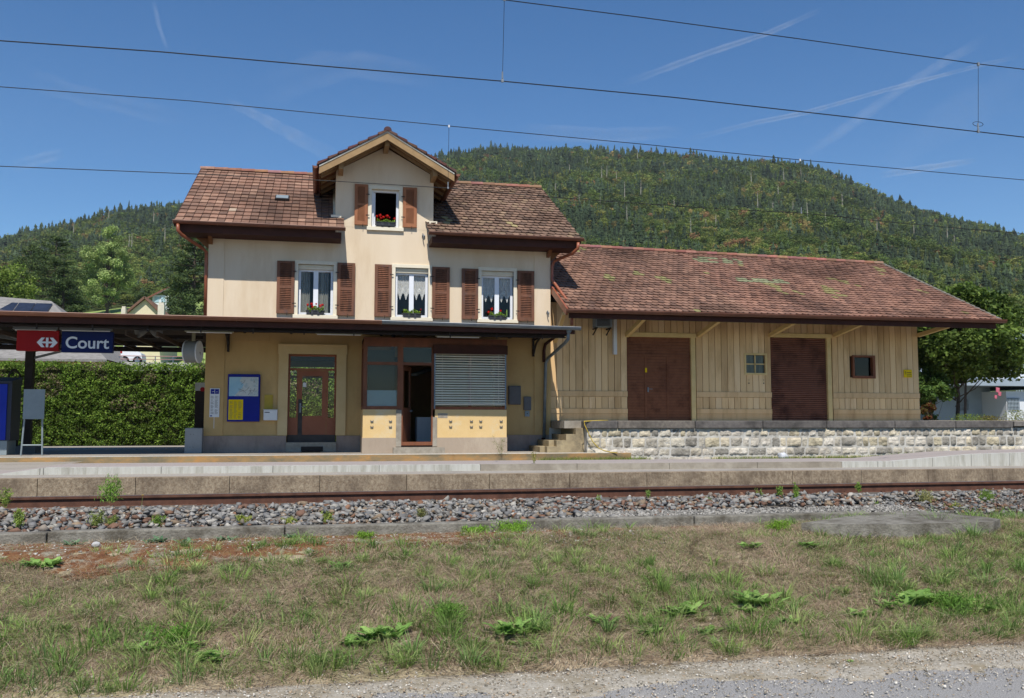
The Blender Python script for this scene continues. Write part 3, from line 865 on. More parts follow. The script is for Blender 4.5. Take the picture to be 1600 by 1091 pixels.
def shutter(px0, px1, pyt, pyb, mat, slats=24, frame=None):
    """louvred shutter leaf folded against the wall"""
    xm = (pyt + pyb) / 2
    x0, x1 = wx(px0, xm), wx(px1, xm)
    z0, z1 = wz((px0 + px1) / 2, pyb), wz((px0 + px1) / 2, pyt)
    y1 = YF - .035; y0 = y1 - .045
    s = MB(); t = .085
    s.box(x0, x0 + t, y0, y1, z0, z1); s.box(x1 - t, x1, y0, y1, z0, z1)
    s.box(x0 + t, x1 - t, y0 + .002, y1 - .002, z0, z0 + .1); s.box(x0 + t, x1 - t, y0 + .002, y1 - .002, z1 - .07, z1)
    zm = (z0 + z1) / 2; s.box(x0 + t, x1 - t, y0 + .002, y1 - .002, zm - .035, zm + .035)
    s.box(x0 + t, x1 - t, y1 - .008, y1 - .004, z0 + .1, z1 - .07)
    o = s.build('shutter', frame or M['shutterfr'], house)
    l = MB()
    for a_, b_2 in ((z0 + .1, zm - .035), (zm + .035, z1 - .07)):
        n = slats // 2; d = (b_2 - a_2) / n if False else (b_2 - a_) / n
        for k_ in range(n):
            zz = a_ + d * (k_ + .5)
            q = random.uniform(-.003, .003)
            s_ = l.hexa([(x0 + t, y0 + .002, zz - d * .42 + q), (x1 - t, y0 + .002, zz - d * .42 - q), (x1 - t, y1 - .01, zz + d * .28), (x0 + t, y1 - .01, zz + d * .28),
                         (x0 + t, y0 + .002, zz - d * .42 + .012), (x1 - t, y0 + .002, zz - d * .42 + .012), (x1 - t, y1 - .01, zz + d * .28 + .012), (x0 + t, y1 - .01, zz + d * .28 + .012)])
    l.build('louvres', mat, o)
    k_ = MB()
    inner = x1 if px1 < 470 or (580 < px0 < 600) or (720 < px0 < 725) or px0 < 556 and px0 > 553 else x0
    for zz in (z0 + .28, z1 - .28):
        k_.box(inner - .05, inner + .05, y0 - .006, y0 + .006, zz - .012, zz + .012)
    k_.tube([((x0 + x1) / 2 + .05, y0, z0 - .06), ((x0 + x1) / 2 + .05, y0, z0 + .03)], .008, 6)
    k_.build('hinge', M['darksteel'], o)
    return o


for a in ((432.5, 460, 408.5, 490), (526.8, 554.5, 411.5, 493.5), (585, 611.5, 414, 495), (675, 702, 418, 498), (721, 746.5, 420.5, 499), (808, 834, 424, 502)):
    shutter(*a, M['shutter'])
for a in ((554, 574.5, 289, 352), (629.5, 651, 294, 356)):
    shutter(*a, M['shutter2'], 28, M['shutter2'])

# main roof
ZE, ZR, YE, YR = 6.10, 8.80, 24.25, 29.0
RX0, RX1 = -3.83, 7.22
def main_z(y): return ZE + (ZR - ZE) * (y - YE) / (YR - YE)
DE_Z, DE_Y = 7.78, 24.12       # dormer eave height, front
DAX, DAZ = 1.66, 8.84          # dormer apex
DEX0, DEX1 = -.16, 3.52
def dorm_z(x):
    return DAZ - (DAZ - DE_Z) * (abs(x - DAX) / (DAX - DEX0 if x < DAX else DEX1 - DAX))
def skip_main(p, hw):
    if DX0 + .0 < p.x < DX1 and p.y < YR and (main_z(p.y) < dorm_z(p.x) + .05): return True
    return False
mb = MB()
# underlay: slopes with an opening for the dormer
for (a, b) in ((RX0, DX0), (DX1, RX1)):
    mb.hexa([(a, YE, ZE - .14), (b, YE, ZE - .14), (b, YR, ZR - .14), (a, YR, ZR - .14), (a, YE, ZE), (b, YE, ZE), (b, YR, ZR), (a, YR, ZR)])
mb.hexa([(DX0, 27.6, main_z(27.6) - .14), (DX1, 27.6, main_z(27.6) - .14), (DX1, YR, ZR - .14), (DX0, YR, ZR - .14), (DX0, 27.6, main_z(27.6)), (DX1, 27.6, main_z(27.6)), (DX1, YR, ZR), (DX0, YR, ZR)])
mb.hexa([(RX0, YR, ZR - .14), (RX1, YR, ZR - .14), (RX1, 33.75, ZE - .14), (RX0, 33.75, ZE - .14), (RX0, YR, ZR), (RX1, YR, ZR), (RX1, 33.75, ZE), (RX0, 33.75, ZE)])
roof = mb.build('roof', M['tilebase'], house)
mb = MB()
tiles(mb, (RX0, YE - .04, ZE), (.54, YE - .04, ZE), (.54, YR, ZR), (RX0, YR, ZR), .205, .335, 'flat', PAL_L, lambda p, w_: (p.x > DX0 - .05 and p.y > 24.9 and main_z(p.y) < dorm_z(p.x)), th=.03, tilt=.042, cold=lichen(.8, .62, h('b9a58f'), 1))
# light verge tiles
tiles(mb, (.54, YR - .6, main_z(YR - .6)), (DX1 + .1, YR - .6, main_z(YR - .6)), (DX1 + .1, YR, ZR), (.54, YR, ZR), .2, .3, 'flat', PAL_R, lambda p, w_: main_z(p.y) < dorm_z(p.x))
mb.build('tiles', M['tile'], roof)
mb = MB()
tiles(mb, (2.84, YE - .04, ZE), (RX1, YE - .04, ZE), (RX1, YR, ZR), (2.84, YR, ZR), .195, .262, 'beaver', PAL_R, lambda p, w_: (p.x < DX1 + .02 and p.y > 24.9 and main_z(p.y) < dorm_z(p.x)), th=.024, tilt=.045, jit=.006, cold=lichen(1.6, .45, h('a89a70'), 2))
mb.build('tiles', M['tile'], roof)


def ridge(mb, a, b, r=.11, seg=.38, pal=PAL_RG):
    a = Vector(a); b = Vector(b); n = max(1, int((b - a).length / seg)); d = (b - a) / n
    dn = d.normalized()
    side = Vector((dn.y, -dn.x, 0)).normalized()
    for i in range(n):
        p = a + d * i; q = a + d * (i + 1.06)
        r0, r1 = r, r * .86
        mb.col(tuple(c * random.uniform(.85, 1.15) for c in random.choice(pal)))
        K = 8; A_ = []; B_ = []
        for k in range(K + 1):
            t = pi * k / K
            A_.append(p + side * (r0 * cos(t)) + Vector((0, 0, r0 * sin(t) - .02))); B_.append(q + side * (r1 * cos(t)) + Vector((0, 0, r1 * sin(t) - .02)))
        for k in range(K):
            mb.face([A_[k], A_[k + 1], B_[k + 1], B_[k]])
        mb.face(A_[::-1])


mb = MB(); ridge(mb, (RX1, YR, ZR + .02), (DAX + 1.5, YR, ZR + .02)); mb.cut(); ridge(mb, (DAX - .6, YR, ZR + .02), (RX0, YR, ZR + .02)); mb.build('ridge_tiles', M['tile'], roof)
mb = MB()   # verge boards and mortar
for xx in (RX0, RX1):
    mb.bar((xx, YE, ZE - .06), (xx, YR, ZR - .06), .03, .16); mb.bar((xx, 33.75, ZE - .06), (xx, YR, ZR - .06), .03, .16)
mb.build('verge_board', M['fascia'], roof)
mb = MB()   # eave soffit box
for (a, b) in ((RX0 + .12, DX0 + .16), (DX1 - .12, RX1 - .12)):
    mb.box(a, b, YE + .02, YF + .0, ZE - .27, ZE - .1)
mb.build('eave_box', M['fascia'], roof)
mb = MB()
for xx in (XL, XR - .12):
    mb.prism([(YE + .1, ZE - .12), (YF, ZE - .12), (YF, ZE - .45)], 'x', xx, xx + .1)
mb.box(XL - .12, XL, YF + .0, YF + .08, 5.75, 6.0)
# raking struts outside each corner
mb.prism([(XL, 5.52), (XL - .4, 5.9), (XL, 5.9)], 'y', YF + .02, YF + .1)
mb.prism([(XR, 5.55), (XR + .4, 5.9), (XR, 5.9)], 'y', YF + .02, YF + .1)
mb.build('eave_bracket', M['soffit'], roof)


def gutter(mb, a, b, r=.075, up=(0, 0, 1)):
    a = Vector(a); b = Vector(b); d = (b - a).normalized(); s_ = d.cross(Vector(up)).normalized(); u = Vector(up)
    K = 8; A_, B_, A2, B2 = [], [], [], []
    for k in range(K + 1):
        t = pi + pi * k / K
        o_ = s_ * (r * cos(t)) + u * (r * sin(t)); o2 = o_ * .92
        A_.append(a + o_); B_.append(b + o_); A2.append(a + o2); B2.append(b + o2)
    for k in range(K):
        mb.face([A_[k], A_[k + 1], B_[k + 1], B_[k]]); mb.face([A2[k + 1], A2[k], B2[k], B2[k + 1]])
    mb.face(A_); mb.face(B_[::-1])
    mb.tube([a + s_ * r, b + s_ * r], .012, 6); mb.tube([a - s_ * r, b - s_ * r], .012, 6)
    n = int((b - a).length / 1.1)
    for i in range(n + 1):
        p = a + (b - a) * (i / max(1, n)); mb.tube([p - s_ * r, p - s_ * r * .7 - u * r * .72, p - u * (r + .004), p + s_ * r * .7 - u * r * .72, p + s_ * r], .008, 5)


mb = MB(); gutter(mb, (RX0 - .02, YE - .09, ZE + .0), (.56, YE - .09, ZE + .0)); gutter(mb, (2.83, YE - .09, ZE + .0), (RX1 + .05, YE - .09, ZE - .0)); mb.build('gutter', M['gutter'], roof, smooth=False)
# skylight
sk = at(441, 311, 26.6)
for Y_ in np.arange(24.5, 29, .05):
    p_ = at(441, 314, Y_)
    if p_.z <= main_z(Y_): sk = p_; break
sl = (ZR - ZE) / (YR - YE); un = Vector((0, 1, sl)).normalized(); nn = Vector((0, -sl, 1)).normalized()
def onroof(c, x, v, n): return Vector((c.x + x, c.y, c.z)) + un * v + nn * n
mb = MB(); P = [onroof(sk, x, v, n) for n in (0, .11) for x, v in ((-.2, -.16), (.2, -.16), (.2, .22), (-.2, .22))]
mb.hexa(P); s1 = mb.build('skylight', M['darksteel'], roof)
mb = MB(); P = [onroof(sk, x, v, n) for n in (.112, .12) for x, v in ((-.17, -.1), (.17, -.1), (.17, .19), (-.17, .19))]; mb.hexa(P); mb.build('pane', M['metalgrey'], s1)

# dormer roof
yb_ = 29.3
mb = MB()
for sx in (-1, 1):
    ex = DEX0 if sx < 0 else DEX1
    P = [(ex, DE_Y, DE_Z - .1), (DAX, DE_Y, DAZ - .1), (DAX, yb_, DAZ - .1), (ex, yb_, DE_Z - .1), (ex, DE_Y, DE_Z), (DAX, DE_Y, DAZ), (DAX, yb_, DAZ), (ex, yb_, DE_Z)]
    if sx < 0: mb.hexa(P)
    else: mb.hexa([P[1], P[0], P[3], P[2], P[5], P[4], P[7], P[6]])
droof = mb.build('dormer_roof', M['soffit'], house)
mb = MB()
skd = lambda p, w_: main_z(p.y) > p.z + .1
tiles(mb, (DEX0 - .05, yb_, DE_Z), (DEX0 - .05, DE_Y - .03, DE_Z), (DAX, DE_Y - .03, DAZ), (DAX, yb_, DAZ), .2, .3, 'flat', PAL_R, skd, th=.03, tilt=.05)
tiles(mb, (DEX1 + .05, DE_Y - .03, DE_Z), (DEX1 + .05, yb_, DE_Z), (DAX, yb_, DAZ), (DAX, DE_Y - .03, DAZ), .2, .3, 'flat', PAL_R, skd, th=.03, tilt=.05)
mb.build('tiles', M['tile'], droof)
mb = MB()
for sx in (-1, 1):
    ex = (DEX0 - .05) if sx < 0 else (DEX1 + .05); ns = 7
    for i in range(ns):
        a = Vector((ex, 0, DE_Z)).lerp(Vector((DAX, 0, DAZ)), i / ns); b = Vector((ex, 0, DE_Z)).lerp(Vector((DAX, 0, DAZ)), (i + 1.12) / ns)
        P = [(a.x, DE_Y - .075, a.z + .0), (b.x, DE_Y - .075, b.z + .0), (b.x, DE_Y + .05, b.z), (a.x, DE_Y + .05, a.z), (a.x, DE_Y - .075, a.z + .085), (b.x, DE_Y - .075, b.z + .035), (b.x, DE_Y + .05, b.z + .035), (a.x, DE_Y + .05, a.z + .085)]
        mb.col(tuple(q * random.uniform(.8, 1.1) for q in h('6b4d45'))); mb.hexa(P if sx < 0 else [P[1], P[0], P[3], P[2], P[5], P[4], P[7], P[6]])
mb.build('tiles', M['tile'], droof)
mb = MB(); ridge(mb, (DAX, DE_Y - .08, DAZ + .03), (DAX, yb_, DAZ + .03), pal=[h('5a4440'), h('6b4d45')]); mb.build('ridge_tiles', M['tile'], droof)
mb = MB()   # barge boards
for ex in (DEX0, DEX1):
    a = Vector((ex, DE_Y, DE_Z)); b = Vector((DAX, DE_Y, DAZ)); d = b - a
    mb.hexa([a + Vector((0, -.03, -.24)), b + Vector((0, -.03, -.24)), b + Vector((0, .01, -.24)), a + Vector((0, .01, -.24)), a + Vector((0, -.03, -.03)), b + Vector((0, -.03, -.03)), b + Vector((0, .01, -.03)), a + Vector((0, .01, -.03))])
mb.build('barge_board', M['barge'], droof)
mb = MB()
for ex in (DEX0, DEX1):
    a = Vector((ex, DE_Y - .035, DE_Z)); b = Vector((DAX, DE_Y - .035, DAZ))
    mb.hexa([a + Vector((0, -.012, -.045)), b + Vector((0, -.012, -.045)), b + Vector((0, .0, -.045)), a + Vector((0, .0, -.045)), a + Vector((0, -.012, -.0)), b + Vector((0, -.012, -.0)), b + Vector((0, .0, -.0)), a + Vector((0, .0, -.0))])
mb.build('drip_edge', M['lightc'], droof)
mb = MB()   # soffit rafters and boards behind the barge board
for ex in (DEX0, DEX1):
    for yy in (24.45, 24.8, 25.5, 26.1, 26.7):
        a = Vector((ex + (.04 if ex < 0 else -.04), yy, DE_Z - .12)); b = Vector((DAX, yy, DAZ - .12))
        if yy > 25: b = a.lerp(b, .3)
        mb.bar(a, b, .05, .1)
mb.build('rafter', M['barge'], droof)
for (px, py, dxp) in ((533, 268, 0), (605, 233, 0), (680, 276, 0)):
    p = at(px, py, 24.3)
    mb = MB(); zt = dorm_z(p.x) - .12
    mb.box(p.x - .065, p.x + .065, 24.28, YF + .02, zt - .24, zt); mb.build('purlin', M['barge'], droof)
for sx, ex in ((-1, DEX0), (1, DEX1)):
    mb = MB(); gutter(mb, (ex + sx * .1, DE_Y - .02, DE_Z - .02), (ex + sx * .1, 27.3, DE_Z - .02), .07)
    mb.hexa([(ex - .01, DE_Y + .03, DE_Z - .22), (ex + .01, DE_Y + .03, DE_Z - .22), (ex + .01, 27.2, DE_Z - .22), (ex - .01, 27.2, DE_Z - .22), (ex - .01, DE_Y + .03, DE_Z - .02), (ex + .01, DE_Y + .03, DE_Z - .02), (ex + .01, 27.2, DE_Z - .02), (ex - .01, 27.2, DE_Z - .02)])
    mb.build('gutter', M['gutter'], droof)
mb = MB(); mb.box(DX0 - .12, DX0 + .16, YF - .1, YF + .3, 6.55, 6.62); mb.box(DX1 - .2, DX1 + .1, YF - .1, YF + .3, 6.5, 6.57)
mb.hexa([(DX0 - .06, YF, 6.5), (DX0, YF, 6.5), (DX0, 27.2, 7.85), (DX0 - .06, 27.2, 7.85), (DX0 - .06, YF, 6.6), (DX0, YF, 6.6), (DX0, 27.2, 7.95), (DX0 - .06, 27.2, 7.95)])
mb.build('flashing', M['surround'], droof)

# downpipes of the house
def P3(px, py, Y): return at(px, py, Y)
mb = MB(); g0 = P3(904, 381, YE - .09)
mb.tube([P3(903.5, 379, YE - .09), P3(903, 388, YE - .08), P3(895, 396, YE + .1), P3(878, 403, 24.75), P3(866, 408, 24.93), P3(862.5, 416, YF - .06), P3(862.5, 437, YF - .06), P3(868, 445, YF - .15), P3(893, 479, 23.75), P3(895, 488, 23.7), P3(893.5, 499, 23.65), P3(893.5, 508, 23.6)], .045, 10)
mb.build('downpipe', M['copper'], house, smooth=True)
mb = MB(); mb.tube([P3(278, 350, YE - .09), P3(278, 360, YE - .09), P3(284, 367, YE), P3(318, 389, 24.9), P3(322.5, 394, 24.97), P3(322, 420, 24.97), P3(320.5, 494, 24.97)], .045, 10); mb.build('downpipe', M['copper'], house, smooth=True)
mb = MB(); mb.tube([P3(878, 519, 23.9), P3(868, 526, 24.4), P3(852, 538, 24.9), P3(850, 548, 24.93), P3(850, 566, 24.93)], .045, 10); mb.tube([P3(849, 684, 24.93), P3(849, 702, 24.93)], .055, 10); mb.build('downpipe', M['fascia'], house, smooth=True)
mb = MB(); mb.tube([P3(888, 519, 22.45), P3(887.5, 530, 22.5), P3(883, 536, 22.8), P3(856, 560, 24.8), P3(852.5, 568, 24.9), P3(850, 684, 24.9)], .045, 10); mb.tube([P3(889, 514, 22.42), P3(888, 522, 22.45)], [.09, .05], 10); mb.build('downpipe', M['galv'], house, smooth=True)

# ------------------------------------------------------------------ office bay
bay = MB()
bz1 = 1.2
dxa, dxb = wx(627, 660, bayY), wx(676, 660, bayY)      # door opening of the bay
bay.box(bayX0, dxa, bayY, bayY + .25, .45, bz1); bay.box(dxb, bayX1, bayY, bayY + .25, .45, bz1)
bay.box(bayX0, bayX0 + .2, bayY + .25, YF, .45, bz1); bay.box(bayX1 - .2, bayX1, bayY + .25, YF, .45, bz1)
bayo = bay.build('bay', M['bayplaster'], house)
b2 = MB(); b2.box(bayX0 - .012, dxa, bayY - .012, bayY + .2, .03, .452); b2.box(dxb, bayX1 + .012, bayY - .012, bayY + .2, .03, .452)
b2.box(bayX0 - .012, bayX0 + .2, bayY + .2, YF, .03, .452); b2.box(bayX1 - .2, bayX1 + .012, bayY + .2, YF, .03, .452); b2.build('bay_plinth', M['bayplinth'], bayo)
b2 = MB(); b2.box(dxa - .14, dxa, bayY - .03, bayY + .22, .22, bz1 - .01); b2.box(dxb, dxb + .12, bayY - .03, bayY + .22, .22, bz1 - .2); b2.box(dxa - .22, dxb + .3, bayY - .25, bayY + .2, .03, .2); b2.box(dxb + .14, dxb + .4, bayY - .006, bayY, .98, 1.1)
b2.build('door_stone', M['concrete'], bayo)
b2 = MB()
for px in (581, 610, 704, 736.5, 751, 783):
    xx = wx(px, 660, bayY)
    for zz in (.72, .87): b2.box(xx - .035, xx + .035, bayY - .028, bayY + .0, zz, zz + .028); b2.box(xx - .04, xx - .03, bayY - .03, bayY, zz + .02, zz + .05); b2.box(xx + .03, xx + .04, bayY - .03, bayY, zz + .02, zz + .05)
b2.build('bench_fitting', M['slate'], bayo)
# frame
bt = wz(680, 536, bayY)
fr = MB(); t = .07
X1, X2, X3, X4 = wx(574, 600, bayY), wx(622, 600, bayY), dxa, dxb
def fb(a, b, c, d, y0=0, y1=.08): fr.box(a, b, bayY + y0, bayY + y1, c, d)
fb(bayX0, bayX1, bt - .02, bt + .12, -.03, .1); fb(bayX0, bayX1, bt - .12, bt - .02)
fb(bayX0, bayX0 + .1, bz1, bt - .12); fb(wx(621, 600, bayY), dxa + .035, .3, bt - .12); fb(dxb - .035, dxb + .06, .3, bt - .12)
zt1 = wz(600, 568, bayY)
fb(bayX0 + .1, wx(621, 600, bayY), zt1 - .04, zt1 + .04); fb(dxa + .035, dxb - .035, zt1 - .04, zt1 + .04)
fb(bayX0 + .1, wx(621, 600, bayY), bz1, bz1 + .09); fb(dxa, dxb, .25, .34, -.02, .12)
fb(dxb + .06, bayX1, bz1, bz1 + .08); mx_ = wx(735, 600, bayY); fb(mx_ - .04, mx_ + .04, bz1 + .08, bt - .12, .06, .12); fb(bayX1 - .08, bayX1, bz1 + .08, bt - .12, .04, .12)
fb(bayX1 - .1, bayX1, bz1, bt - .12, .1, 1.19); fr.box(bayX0, bayX0 + .07, bayY + .1, YF, bz1, bz1 + .08); fr.box(bayX0, bayX0 + .07, bayY + .1, YF, bt - .12, bt + .1); fr.box(bayX0, bayX0 + .07, YF - .12, YF, bz1 + .08, bt - .12)
fr.build('window_frame', M['redwood'], bayo)
g = MB(); g.box(bayX0 + .1, wx(621, 600, bayY), bayY + .04, bayY + .046, bz1 + .09, bt - .12); g.box(dxa + .035, dxb - .035, bayY + .04, bayY + .046, zt1 + .04, bt - .12); g.box(dxb + .06, bayX1 - .08, bayY + .09, bayY + .096, bz1 + .08, bt - .12)
g.box(bayX0 + .03, bayX0 + .036, bayY + .1, YF - .12, bz1 + .08, bt - .12)
g.build('pane', M['glassdark'], bayo)
g = MB(); zf = wz(600, 610, bayY); g.box(bayX0 + .1, wx(621, 600, bayY) - .01, bayY + .052, bayY + .056, bz1 + .09, zf); g.build('frosted_film', M['frost'], bayo)
g = MB(); g.box(bayX0 + .12, wx(621, 600, bayY) - .06, bayY + .2, bayY + .22, zf, bt - .2); g.box(dxa + .035, dxb - .035, bayY + .1, bayY + .12, zt1 + .04, bt - .14); g.build('sun_blind', pm('grey_blind', h('4e5248'), h('44483f'), 1, .9), bayo)
# bay roof / lintel and interior
g = MB(); g.box(bayX0, bayX1, bayY + .1, YF, bt + .0, bt + .1); g.box(bayX0, bayX1, bayY, YF + .3, .05, .25); g.build('bay_ceiling', M['dark'], bayo)
# roller blind box, guides and slats
g = MB(); gb0, gb1 = wx(677, 545, bayY - .1), wx(793, 545, bayY - .1); g.box(gb0, gb1, bayY - .14, bayY - .035, wz(735, 553.5, bayY - .1), wz(735, 539.5, bayY - .1)); g.build('blind_box', M['fascia'], bayo)
vb = MB(); x0_, x1_ = wx(679.5, 600, bayY - .06), wx(789.5, 600, bayY - .06)
vb.box(x0_ - .02, x0_ + .01, bayY - .09, bayY - .04, bz1 + .02, 2.75); vb.box(x1_ - .01, x1_ + .02, bayY - .09, bayY - .04, bz1 + .02, 2.75)
vb.build('blind_guides', M['galv'], bayo)
vb = MB(); zb0, zb1 = wz(735, 630, bayY - .06), 2.70
n_ = 20
for i in range(n_ + 1):
    zz = zb0 + (zb1 - zb0) * i / n_
    op = .006 if i > 5 else .014
    vb.hexa([(x0_ + .01, bayY - .085, zz - .018), (x1_ - .01, bayY - .085, zz - .018), (x1_ - .01, bayY - .05, zz + .018), (x0_ + .01, bayY - .05, zz + .018), (x0_ + .01, bayY - .089, zz - .016), (x1_ - .01, bayY - .089, zz - .016), (x1_ - .01, bayY - .054, zz + .02), (x0_ + .01, bayY - .054, zz + .02)])
for f_ in (.1, .5, .9): vb.box(x0_ + (x1_ - x0_) * f_ - .003, x0_ + (x1_ - x0_) * f_ + .003, bayY - .094, bayY - .09, zb0, zb1)
vb.box(x0_ + .01, x1_ - .01, bayY - .085, bayY - .035, zb0 - .055, zb0 - .035)
vb.build('blind_slats', M['slat'], bayo)
# open door leaf swung inwards on its left hinge
hx, hy = dxa + .04, bayY + .06
ang = radians(68); ca, sa = cos(ang), sin(ang); Lw = dxb - dxa - .08
lf = MB()
def leafbox(u0, u1, z0, z1, t0=0, t1=.05):
    P = []
    for z in (z0, z1):
        for (u, t_) in ((u0, t0), (u1, t0), (u1, t1), (u0, t1)):
            P.append((hx + ca * u - sa * t_, hy + sa * u + ca * t_, z))
    lf.hexa(P)
zl0, zl1 = .34, zt1 - .05
leafbox(0, .1, zl0, zl1); leafbox(Lw - .1, Lw, zl0, zl1); leafbox(.1, Lw - .1, zl0, 1.25); leafbox(.1, Lw - .1, zl1 - .12, zl1)
dl = lf.build('bay_door', M['redwood'], bayo)
lf = MB(); leafbox(.1, Lw - .1, 1.25, zl1 - .12, .02, .026); 
o = lf.build('pane', M['glassdark'], dl)
lf = MB(); leafbox(Lw - .07, Lw - .04, 1.15, 1.19, -.06, 0); leafbox(Lw - .12, Lw - .04, 1.16, 1.18, -.07, -.05); o = lf.build('handle', M['zinc'], dl)

# ------------------------------------------------------------------ canopy
can = thing('platform_canopy', (-2, 22.4, 3.2), 'long low canopy with brown fascia along the station front, on one dark steel post', 'canopy')
cy0 = 22.4; cz = 3.38; CX0, CX1 = -16, 6.62
mb = MB()
mb.hexa([(CX0, cy0, cz - .03), (6.5, cy0, cz - .05), (6.5, YF - .02, cz + .0), (CX0, YF - .02, cz + .0), (CX0, cy0, cz + .0), (6.5, cy0, cz - .02), (6.5, YF - .02, cz + .04), (CX0, YF - .02, cz + .04)])
mb.hexa([(CX0, YF - .02, cz), (XL - .1, YF - .02, cz), (XL - .1, 28.0, cz - .25), (CX0, 28.0, cz - .25), (CX0, YF - .02, cz + .04), (XL - .1, YF - .02, cz + .04), (XL - .1, 28.0, cz - .21), (CX0, 28.0, cz - .21)])
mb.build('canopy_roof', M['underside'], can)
xm_ = wx(596, 503, cy0)
mb = MB(); gutter(mb, (CX0, cy0 - .07, cz + .04), (xm_, cy0 - .07, cz + .02), .085); mb.build('gutter', M['canopyroof'], can)
mb = MB(); gutter(mb, (xm_, cy0 - .07, cz + .02), (CX1, cy0 - .07, cz - .03), .08); mb.build('gutter', M['zinc'], can)
mb = MB(); mb.box(CX0, 6.5, cy0 + .02, cy0 + .05, cz - .2, cz - .04); mb.build('fascia', M['fascia'], can)
mb = MB()
for yy, zz, hh in ((22.75, cz - .1, .12), (23.9, cz - .08, .1), (25.6, cz - .15, .1), (26.8, cz - .25, .12), (27.7, cz - .33, .14)):
    mb.box(CX0, 6.4 if yy < 25 else XL - .15, yy, yy + .07, zz - hh, zz)
for yy in (22.6,):
    mb.tube([(CX0, yy, cz - .26), (6.3, yy, cz - .28)], .018, 6); mb.tube([(CX0, yy + .12, cz - .22), (6.3, yy + .12, cz - .24)], .015, 6)
x = -15.5
while x < 6.4:
    mb.box(x, x + .06, cy0 + .1, YF - .05 if x > XL - .2 else 27.9, cz - .12, cz - .03)
    mb.box(x + .4, x + .43, 22.56, 22.6, cz - .34, cz - .1)
    x += 1.22
mb.build('canopy_beams', M['darksteel'], can)
mb = MB()
x = -15.5
while x < XL - .3:
    mb.box(x, x + .05, 23, 27.9, cz - .4, cz - .3)
    x += .72
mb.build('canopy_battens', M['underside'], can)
for px in (357, 613, 833):      # wall brackets
    xx = wx(px, 540)
    mb = MB(); mb.box(xx - .03, xx + .03, YF - .06, YF - .002, 2.75, 3.3)
    pts = [(xx, YF - .06, 2.8), (xx, YF - .18, 2.95), (xx, YF - .42, 3.12), (xx, YF - .9, 3.24)]
    mb.tube(pts, .03, 6); mb.tube([(xx, YF - .05, 3.22), (xx, YF - 1.6, 3.26)], .03, 6)
    mb.build('bracket', M['darksteel'], can)
pc = at(44, 640, 26.0); pcx = pc.x
mb = MB(); mb.box(pcx - .1, pcx + .1, 25.9, 26.1, .03, cz - .3); mb.build('post', M['darksteel'], can)
mb = MB(); mb.box(pcx - .28, pcx + .3, 25.7, 26.3, .03, .22); mb.build('post_foot', M['slate'], can)
mb = MB(); mb.bar((pcx, 26, cz - .42), (pcx + 0, 23.0, cz - .16), .12, .14); mb.bar((pcx, 26, cz - .6), (pcx, 27.8, cz - .35), .1, .12)
mb.bar((pcx, 26, 2.55), (pcx + 1.05, 26, 2.85), .06, .06); mb.bar((pcx + 1.05, 26, 2.83), (pcx + 1.05, 26, cz - .3), .06, .06)
mb.bar((pcx - 1.6, 23.2, cz - .2), (pcx + .9, 26, cz - .5), .06, .08)
mb.build('canopy_arm', M['greysteel'], can)


def lamp(px0, px1, py, Y, mat, label):
    a = at(px0, py, Y); b = at(px1, py, Y)
    z = (a.z + b.z) / 2
    t = thing('strip_light', ((a.x + b.x) / 2, Y, z - .05), label, 'lamp', 'strip lights under the canopy')
    m_ = MB(); m_.prism([(Y - .07, z - .03), (Y + .07, z - .03), (Y + .035, z + .035), (Y - .035, z + .035)], 'x', a.x, b.x); m_.build('housing', mat, t)
    m_ = MB(); m_.tube([(a.x + .04, Y, z - .042), (b.x - .04, Y, z - .042)], .014, 8); m_.build('tube', M['white'], t)
    m_ = MB(); 
    for f in (.2, .8): xx = a.x + (b.x - a.x) * f; m_.box(xx - .01, xx + .01, Y - .01, Y + .01, z + .03, cz - .08)
    m_.build('hanger', M['darksteel'], t)


lamp(21, 91, 513.5, 23.0, M['lampgrey'], 'grey strip light above the red logo sign')
lamp(94, 175, 514.5, 23.0, M['lampgrey'], 'grey strip light above the blue name sign')
lamp(289, 365, 517, 22.95, M['lampshade'], 'yellowish strip light at the left corner of the station house')
lamp(493, 566, 520.5, 22.95, M['lampshade'], 'yellowish strip light right of the panelled door')
lamp(680.5, 751, 524.5, 22.95, M['lampshade'], 'yellowish strip light above the slatted blind of the bay')

# signs
def sign(px0, px1, py0, py1, Y, mat, label):
    a = at(px0, py1, Y); b = at(px1, py0, Y)
    t = thing('platform_sign', ((a.x + b.x) / 2, Y, a.z), label, 'sign')
    m_ = MB(); m_.box(a.x, b.x, Y, Y + .14, a.z, b.z); o = m_.build('panel', mat, t)
    bv = o.modifiers.new('b', 'BEVEL'); bv.width = .008
    m_ = MB()
    for f in (.15, .85): xx = a.x + (b.x - a.x) * f; m_.box(xx - .012, xx + .012, Y + .06, Y + .08, b.z, cz - .08)
    m_.build('hanger', M['darksteel'], t)
    return t, a, b


t, a, b = sign(25, 92.5, 517, 548, 22.98, M['red'], 'red sign with white double arrow cross logo hanging under the canopy')
